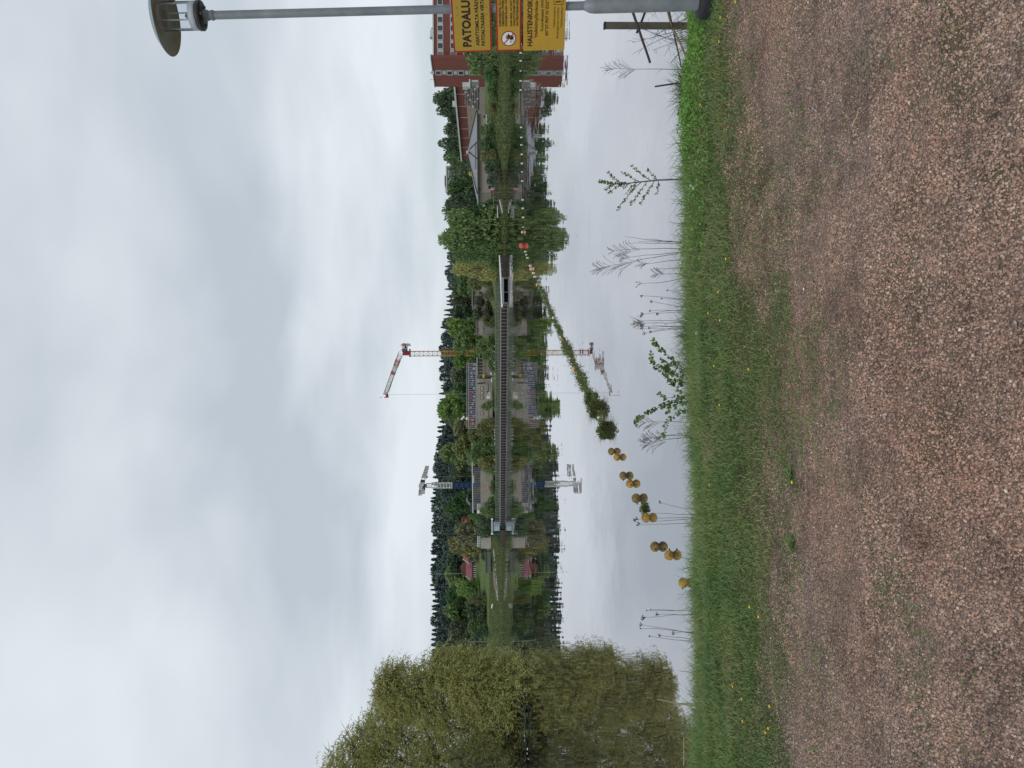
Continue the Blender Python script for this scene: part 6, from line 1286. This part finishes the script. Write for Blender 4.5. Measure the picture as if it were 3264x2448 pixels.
def twig_bush(label, sy, Y, n_, h, w_, mt, name='twig_bush', lean=0.):
    f_ = foot(sy, Y); m = MB(); rs = random.Random(int(sy*7))
    for i_ in range(n_):
        a = Vector((rs.uniform(-w_, w_)*.5, rs.uniform(-.15, .15), 0))+f_; b_ = a+Vector((rs.uniform(-.5, .5)*w_+lean, rs.uniform(-.1, .1), h*rs.uniform(.35, 1)))
        P = curve3(a, b_, (rs.uniform(-.1, .1), 0, 0), 6); stem(m, P, .0042, .0015, 4)
        for k in range(2, 6):
            for _ in range(2):
                q = P[k-1].lerp(P[k], rs.random()); e_ = q+Vector((rs.uniform(-.16, .16), rs.uniform(-.08, .08), rs.uniform(-.05, .16))); stem(m, [q, q.lerp(e_, .5)+Vector((rs.uniform(-.02, .02), 0, rs.uniform(-.02, .02))), e_], .0022, .001, 3)
    return solo(name, m, mt, label, 'shrub', f_)
twig_bush('tangle of bare dead twigs around the wooden post behind the lamp base', 30, 8.6, 26, .85, .7, M['branch'])
twig_bush('few bare crossing twigs between wooden post and nettles', 108, 8.3, 7, .45, .35, M['branch'])
def reed(label, name, stems, Y, mt, cat='reed', group=None):
    """stems: (foot sx, foot sy, tip sx, tip sy, panicle 0..1)"""
    f0 = foot(stems[0][1], Y); t_ = thing(name, label, cat, f0, group); rs = random.Random(int(stems[0][1]*3+stems[0][2]))
    for (a_, b_, c_, d_, pan) in stems:
        p = at(a_, b_, Y+rs.uniform(-.1, .1)); p.z = min(p.z, float(znear(p.x, p.y))); q = at(c_, d_, Y); P = curve3(p, q, (rs.uniform(-.025, .025), 0, 0), 8); m = MB(); stem(m, [q_+Vector((rs.uniform(-.006, .006), 0, 0)) for q_ in P[:-1]]+[P[-1]], .0042, .0013, 5)
        o = part('stem', m, mt, t_)
        for k in (2, 3, 4, 5):
            if rs.random() < .5: q2 = P[k]; mm = MB(); e_ = q2+Vector((rs.uniform(-.08, .08), 0, rs.uniform(.03, .09))); stem(mm, [q2, q2.lerp(e_, .6)+Vector((0, 0, .01)), e_], .0016, .0007, 3); part('leaf_blade', mm, mt, t_)
        if pan:
            mm = MB()
            for k in range(int(30*pan)+5):
                f = 1-.38*pan*rs.random()**1.2; q2 = p.lerp(q, f) if f < 1 else q; L_ = .05+.13*pan*(1.02-f)/.38; dx = rs.choice((-1, 1))*rs.uniform(.25, .75)*L_; e_ = q2+Vector((dx, rs.uniform(-.03, .03), L_*rs.uniform(.6, 1)))
                md_ = q2.lerp(e_, .55)+Vector((dx*.10, 0, .25*abs(dx))); stem(mm, [q2, md_, e_], .0010, .0015, 4); e2 = e_+(e_-md_)*.8-Vector((0, 0, L_*.12)); mm.tube([md_.lerp(e_, .5), e_, e2], [.0012, .0021, .0007], 4)
            part('panicle', mm, M['seedhead'], t_)
    return t_
RY = 7.35
reed('tall dead dock stalks with big drooping seed panicles, tallest on the bank', 'dead_dock', [(2200, 795, 1898, 857, 1.0), (2200, 797, 1954, 800, .75), (2198, 800, 1985, 822, .25), (2205, 812, 2040, 842, .35), (2195, 838, 2075, 858, 0)], RY, M['drystem'], 'dead plant')
reed('three straight bare dead stems next to the dock stalks', 'dead_stalk_plant', [(2210, 770, 1990, 754, 0), (2208, 780, 2002, 776, 0), (2208, 775, 2035, 770, 0), (2205, 783, 2060, 762, 0)], RY, M['drystem'], 'dead plant')
reed('two short slanting dead stems beside the bright herbs', 'dead_stalk_plant', [(2210, 727, 2130, 706, 0), (2212, 760, 2137, 746, 0), (2204, 742, 2154, 732, 0)], RY, M['drystem'], 'dead plant')
reed('dead stalk with a bent feathery head after the dock stalks', 'dead_dock', [(2196, 878, 2088, 872, .5), (2070, 870, 2040, 905, .1)], RY, M['drystem'], 'dead plant')
reed('upright dead plume stalk near the tan pole', 'dead_dock', [(2170, 224, 1935, 219, .85)], 7.6, M['drystem'], 'dead plant')
reed('pale feathery dead grass stalk through the shrub twigs', 'dead_grass', [(2205, 1352, 2044, 1347, .7), (2205, 1335, 2168, 1332, 0)], RY, M['drystem'], 'dead plant')
reed('pair of pale branching dead stalks beyond the shrub', 'dead_grass', [(2192, 1398, 2052, 1412, .9), (2195, 1376, 2095, 1392, .4), (2185, 1385, 2055, 1396, .4)], RY, M['drystem'], 'dead plant')
reed('dark pointed dead stalks between the umbel stems', 'dead_dock', [(2180, 1028, 2018, 1024, .45), (2185, 1033, 2034, 1032, .3), (2180, 1040, 2040, 1040, .2)], RY, M['drystem'], 'dead plant')
def umbel(label, stems, Y, mt=None):
    f0 = foot(stems[0][1], Y); t_ = thing('dead_umbel', label, 'dead plant', f0); rs = random.Random(int(stems[0][1]))
    for (a_, b_, c_, d_, r) in stems:
        p = at(a_, b_, Y); p.z = min(p.z, float(znear(p.x, Y))); q = at(c_, d_, Y); m = MB(); P = curve3(p, q, (rs.uniform(-.02, .02), 0, 0), 6); stem(m, [q_+Vector((rs.uniform(-.006, .006), 0, 0)) for q_ in P[:-1]]+[P[-1]], .0032, .0015, 5); part('stem', m, mt or M['drystem'], t_)
        mm = MB(); dr = (P[-1]-P[-2]).normalized()
        for k in range(11):
            e_ = q+(dr*rs.uniform(.5, 1.1)+Vector((rs.uniform(-1, 1), rs.uniform(-1, 1), rs.uniform(-.2, .5)))*.8)*r; mm.tube([q, e_], [.0015, .0012], 3); mm.sphere(e_, (r*.22, r*.22, r*.16), 6, 4)
        part('umbel', mm, M['seedhead'], t_)
    return t_
umbel('slender dead umbel stems, two side by side, right above short sedge', [(2178, 960, 2112, 952, .014), (2175, 955, 2050, 943, .02), (2185, 945, 2130, 925, .012), (2172, 985, 2082, 962, .02)], RY)
umbel('pair of thin upright umbel stems with dark heads beside tufty grass', [(2180, 994, 2052, 1001, .028), (2180, 989, 2075, 991, .014), (2180, 998, 2102, 999, .02)], RY)
umbel('branched umbel with several drooping heads by the pointed stalks', [(2165, 1037, 2052, 1046, .024), (2165, 1038, 2058, 1062, .02), (2168, 1036, 2078, 1056, .018), (2166, 1038, 2072, 1045, .014)], RY)
umbel('dead umbel stems in front of the blotchy yellow float', [(2182, 1630, 2108, 1603, .018), (2180, 1643, 2088, 1636, .004), (2180, 1650, 2036, 1655, .034), (2185, 1672, 2034, 1674, .012), (2180, 1652, 2040, 1668, .02)], 7.4)
umbel('leaning umbels with flat topped heads before the willow reflection', [(2155, 1962, 2058, 1968, .030), (2155, 1960, 2100, 1958, .022), (2152, 1958, 2064, 1946, .010), (2150, 1957, 2076, 1943, .008)], 7.4)
umbel('far leaning umbel with small double head over the willow reflection', [(2160, 2028, 2048, 1992, .022), (2158, 2030, 2045, 2004, .012), (2158, 2040, 2108, 2026, .020), (2160, 2050, 2074, 2028, .014), (2150, 2022, 2150, 2018, .02)], 7.4)
# sapling
def leafy(name, label, cat, branches, Y, lsz, r0, mt_leaf, mt_b, lps, jit=.03, lobed=False):
    f0 = foot(branches[0][0][1], Y); t_ = thing(name, label, cat, f0); rs = np.random.default_rng(int(branches[0][0][1])); C = []; A = []
    for bi, br_ in enumerate(branches):
        P = [at(a_, b_, Y+rs.normal()*jit) for a_, b_ in br_]
        if bi == 0: P[0].z = min(P[0].z, float(znear(P[0].x, Y)))
        Q = []
        for i_ in range(len(P)-1):
            for k in range(4): Q.append(P[i_].lerp(P[i_+1], k/4))
        Q.append(P[-1]); m = MB(); stem(m, Q, r0*(1 if bi == 0 else .45), r0*.22, 6); part('trunk' if bi == 0 else 'branch', m, mt_b, t_)
        Ls = sum((Q[i_+1]-Q[i_]).length for i_ in range(len(Q)-1)); nl = int(Ls*lps); s0 = .55 if bi == 0 and cat == 'tree' else .12
        for k in range(nl):
            f = s0+(1-s0)*rs.random(); j = min(int(f*(len(Q)-1)), len(Q)-2); q = Q[j].lerp(Q[j+1], rs.random()); d_ = (Q[j+1]-Q[j]).normalized(); sd2 = Vector((rs.normal(), rs.normal()*.6, rs.normal())); sd2 = (sd2-d_*sd2.dot(d_)).normalized()
            aa = (d_*.55+sd2*.8).normalized(); C.append(q+aa*lsz*.62); A.append(aa)
    C = np.array([tuple(c-f0) for c in C]); A = np.array([tuple(a) for a in A]); n_ = len(C); Ls = lsz*(.6+.7*rs.random(n_)); a = unit(A); b_ = unit(np.cross(a, unit(rs.normal(size=(n_, 3))+np.array([0, -1.2, .6])))); nz_ = np.cross(a, b_)
    prof = [(-.5, .06), (-.28, .36), (0, .42), (.16, .30), (.24, .36), (.5, .0)] if lobed else [(-.5, .02), (-.2, .24), (.1, .25), (.36, .13), (.5, 0), (.5, 0)]
    W_ = []
    for s_, wd_ in prof: W_.append((s_, wd_))
    ring = [(s_, wd_) for s_, wd_ in W_]+[(s_, -wd_) for s_, wd_ in reversed(W_)]
    Vx = np.stack([C+a*(s_*Ls)[:, None]+b_*(wd_*Ls)[:, None]+nz_*(abs(wd_)*.35*Ls)[:, None] for s_, wd_ in ring], 1)
    Vx = Vx.reshape(-1, 3); bs = (np.arange(n_)*12)[:, None]; Fq = np.concatenate([np.concatenate([bs+i_, bs+i_+1, bs+10-i_, bs+11-i_], 1) for i_ in range(5)])
    fo = link('foliage', npmesh('foliage', Vx, Fq, M[mt_leaf]), t_); return t_
leafy('sapling', 'slim sapling with small leaves rising from a dark sedge tussock', 'tree', [[(2165, 569), (2100, 574), (2040, 580), (1985, 586), (1945, 585), (1909, 577)],
  [(2095, 575), (2082, 558), (2062, 540)], [(2078, 577), (2050, 562), (2032, 545), (2012, 525)], [(2040, 580), (2018, 570), (2000, 558), (1980, 548)], [(1985, 586), (1960, 572), (1938, 550)], [(2098, 577), (2098, 600), (2093, 618)], [(2085, 578), (2068, 606), (2052, 632), (2042, 650)], [(2062, 579), (2045, 603), (2026, 630), (2010, 650)], [(2045, 580), (2015, 604), (1998, 630), (1980, 650), (1970, 670)], [(2030, 582), (2010, 598), (1998, 616)], [(1990, 586), (1965, 594), (1942, 617)], [(1965, 586), (1945, 595), (1928, 606)], [(2010, 584), (1985, 598)]], RY, .021, .0080, 'leaf', M['greybark'], 135)
leafy('leafy_shrub', 'low shrub with long arching twigs of lobed leaves over the water', 'shrub', [[(2205, 1195), (2180, 1175), (2150, 1150), (2110, 1118), (2092, 1102), (2080, 1085)],
  [(2205, 1215), (2150, 1195), (2110, 1185), (2085, 1165), (2075, 1145), (2078, 1120)], [(2195, 1195), (2145, 1160), (2130, 1165), (2105, 1148)], [(2200, 1235), (2165, 1220), (2125, 1205), (2115, 1195)], [(2200, 1260), (2160, 1240), (2130, 1215)], [(2200, 1230), (2150, 1195), (2118, 1170)], [(2200, 1210), (2140, 1180), (2100, 1165)]], RY, .031, .0042, 'leaf', M['greybark'], 95, .04, True)
leafy('leafy_shrub', 'low shrub with upright lobed leaf twigs bending towards the yellow floats', 'shrub', [[(2205, 1290), (2165, 1280), (2125, 1288), (2080, 1307), (2050, 1325), (2028, 1335), (2028, 1350)],
  [(2205, 1300), (2180, 1305), (2150, 1325), (2125, 1345), (2118, 1370), (2115, 1390)], [(2205, 1280), (2160, 1265), (2115, 1268), (2100, 1255)], [(2205, 1275), (2160, 1270), (2130, 1285), (2130, 1315)], [(2200, 1305), (2190, 1310), (2182, 1320)], [(2200, 1285), (2165, 1285), (2145, 1300)]], RY, .030, .0042, 'leaf', M['greybark'], 88, .04, True)
# sedge tussocks
def tussock(label, sy, Y, n_, r, h, mt='sedge', lean=.8):
    f_ = foot(sy, Y); x = RNG.normal(size=n_)*r*.45; y = RNG.normal(size=n_)*r*.3; me = npmesh('blade_tuft', *blades(x, y, x*0-.02, h*(.45+.75*RNG.random(n_)), .006+.004*RNG.random(n_), lean*(.4+RNG.random(n_))), M[mt])
    o = link('sedge_tussock', me, None, f_); return tag(o, label, 'grass tuft', 'sedge tussocks on the bank edge')
for a_ in (('dense dark sedge tussock around the cut stem', 285, 7.15, 520, .17, .36), ('dark sedge tussock at the foot of the sapling', 572, 7.25, 420, .15, .30), ('loose sedge blades beside the sapling tussock', 610, 7.2, 120, .14, .22), ('spiky young sedge shoots between cut stem tussock and sapling', 400, 7.0, 160, .30, .20),
           ('tall arching sedge between umbels and leafy shrub', 1090, 7.15, 420, .26, .34), ('fine sedge fringe in front of the umbel stems', 1015, 7.1, 300, .26, .28), ('arching sedge tuft next to the pale branching stalks', 1425, 7.1, 260, .15, .28), ('low sedge fringe below the brightest yellow float', 1790, 7.2, 220, .24, .22), ('yellowish sedge tuft beside the half hidden float', 1905, 7.15, 240, .22, .24), ('sedge blades in front of the brown algae covered float', 1745, 7.5, 70, .16, .30), ('short sedge fringe under the bare dead stems', 800, 7.1, 220, .22, .20), ('sedge fringe left of the leafy shrub by the water', 1560, 7.1, 200, .3, .18)):
    tussock(*a_)
brk = thing('broken_reed', 'pale broken reed stalk folded over before the willow reflection', 'reed', foot(2244, 7.2))
for pts in ([(2210, 2243), (2160, 2242)], [(2208, 2250), (2162, 2243)], [(2161, 2243), (2095, 2228)], [(2160, 2245), (2180, 2270)]):
    m = MB(); stem(m, [at(a_, b_, 7.2) for a_, b_ in pts], .006, .005, 5); part('stalk', m, M['straw'], brk)
for i_, (pts, lab) in enumerate((([(2225, 2147), (2165, 2138)], 'straw blade lying in the grass near the leaning umbels'), ([(2212, 2370), (2190, 2349)], 'short bright straw near the picture edge under the willow'), ([(2240, 2300), (2210, 2296)], 'straw blade beyond the broken reed'), ([(2180, 2440), (2180, 2350)], 'long thin straw lying along the water edge'))):
    m = MB(); stem(m, [at(a_, b_, 6.75) for a_, b_ in pts], .004, .0025, 4); solo('straw_blade', m, M['straw'], lab, 'straw', at(*pts[0], 6.75))
# dandelions
def dandelion(i_, sx_, sy, near):
    d_ = ray(sx_, sy); Y = 5.0; 
    for _ in range(12): p = at(sx_, sy, Y); hgt = .05; Y += (p.z-(float(znear(p.x, Y))+hgt))*3; Y = min(max(Y, 3.3), 6.9)
    p = at(sx_, sy, Y); g_ = Vector((p.x, p.y+.01, float(znear(p.x, p.y)))); t_ = thing('dandelion', 'yellow dandelion flower '+near, 'flower', g_, 'yellow dandelions on the bank')
    p.z = max(p.z, g_.z+.03); m = MB(); stem(m, [g_, p], .0022, .0018, 5); part('stalk', m, M['stalk'], t_)
    m = MB(); m.lathe([(0, 0), (.004, .0), (.0088, .0045), (.008, .007), (.004, .008), (0, .0075)], p, 11); part('flower_head', m, M['dand'], t_)
DN = [(2315.7, 825, 'just off the gravel below the dock stalks'), (2291, 931, 'in the turf below the first umbel stems'), (2259, 998, 'in long grass below the paired umbels'), (2297, 1021, 'beside a pale straw below the paired umbels'), (2202, 1198, 'at the root of the arching shrub twigs'), (2278, 1167, 'with a bent stalk below the arching shrub'), (2388, 1177, 'in the sparse grass of the gravel edge'), (2295, 1291, 'largest, below the upright shrub twigs'), (2263, 1546, 'below the lone dark brown float'), (2188, 1941, 'on the crest before the flat topped umbels'), (2391, 1935, 'at the gravel edge under the flat topped umbels'), (2420, 1966, 'half on the gravel beside a moss patch'), (2337, 2188, 'in dense turf near the broken reed'), (2366, 2228, 'behind the broken reed towards the path'), (2455, 2251, 'at the ragged turf edge under the willow side'), (2369, 2299, 'in turf near the straw blades'), (2442, 2335, 'at the path edge, one of a close pair'), (2451, 2322, 'at the path edge, other of the close pair'), (2347, 6, 'at the foot of the lamp post'), (2294, 132, 'in the grass beside the lamp post nettles'), (2298, 56, 'right behind the lamp post base'), (2234, 333, 'among herbs below the cut stem tussock'), (2527, 1537, 'on a weed rosette in the gravel')]
for i_, (a_, b_, n_) in enumerate(DN): dandelion(i_, a_, b_, n_)
for a_, b_, c_, lab in ((2203, 592, 6.3, 'white dandelion clock, upper of two below the sapling'), (2212, 600, 6.25, 'white dandelion clock, lower of two below the sapling'), (2222, 1062, 6.3, 'white dandelion clock in long grass under the branched umbel')):
    p = at(a_, b_, c_); g_ = at(2250, b_, c_); g_.z = float(znear(g_.x, c_)); t_ = thing('dandelion_clock', lab, 'flower', g_); m = MB(); stem(m, [g_, p], .0022, .0018, 5); part('stalk', m, M['stalk'], t_); m = MB(); m.sphere(p, (.016, .016, .015), 10, 7); part('seed_head', m, M['fluff'], t_)
# weed rosettes on the gravel
for sx_, sy, lab in ((2515, 1517, 'small dark weed rosette on the gravel with a dandelion'), (2526, 1733, 'larger dark green weed rosette alone on the gravel')):
    p = onz(sx_, sy, 1.9); p.z = float(znear(p.x, p.y)); n_ = 26; a = RNG.random(n_)*6.28; r = .012+.03*RNG.random(n_); c = np.stack([r*np.cos(a), r*np.sin(a), .006+.02*RNG.random(n_)], 1); axx = np.stack([np.cos(a), np.sin(a), .2+.5*RNG.random(n_)], 1)
    tag(link('weed_rosette', npmesh('weed_rosette', *leaf_quads(c, .032+.02*RNG.random(n_), .011+.008*RNG.random(n_), axx, .2), M['leaf']), None, p), lab, 'weed')
# a few conspicuous pale stones on the path
for i_, (sx_, sy, lab) in enumerate(((2845, 1330, 'pale green stone lying alone on the path'), (3205, 1565, 'white pebble near the lower path edge'), (3055, 1050, 'white pebble in the middle of the path'), (2558, 921, 'whitish stone at the mossy gravel edge'), (3212, 1028, 'flat grey stone among red gravel'), (2468, 1972, 'white sliver of stone at the turf edge'))):
    p = onz(sx_, sy, 1.9); m = MB(); m.sphere((0, 0, 0), (.008, .006, .004), 8, 6); m.v = [(v[0]*random.uniform(.8, 1.2), v[1]*random.uniform(.8, 1.2), v[2]) for v in m.v]; o = link('pale_pebble', m.mesh('pale_pebble', M['rock'] if i_ in (0, 4) else M['buoyw']), None, (p.x, p.y, float(znear(p.x, p.y))+.006)); o.rotation_euler.z = i_; tag(o, lab, 'stone')
m = MB(); P = [onz(a_, b_, 1.915) for a_, b_ in ((2718, 402), (2722, 385), (2730, 375), (2736, 355))]; stem(m, P, .003, .002, 4); solo('pale_twig', m, M['straw'], 'small curved pale twig on the gravel below the cut stem', 'twig', P[0])
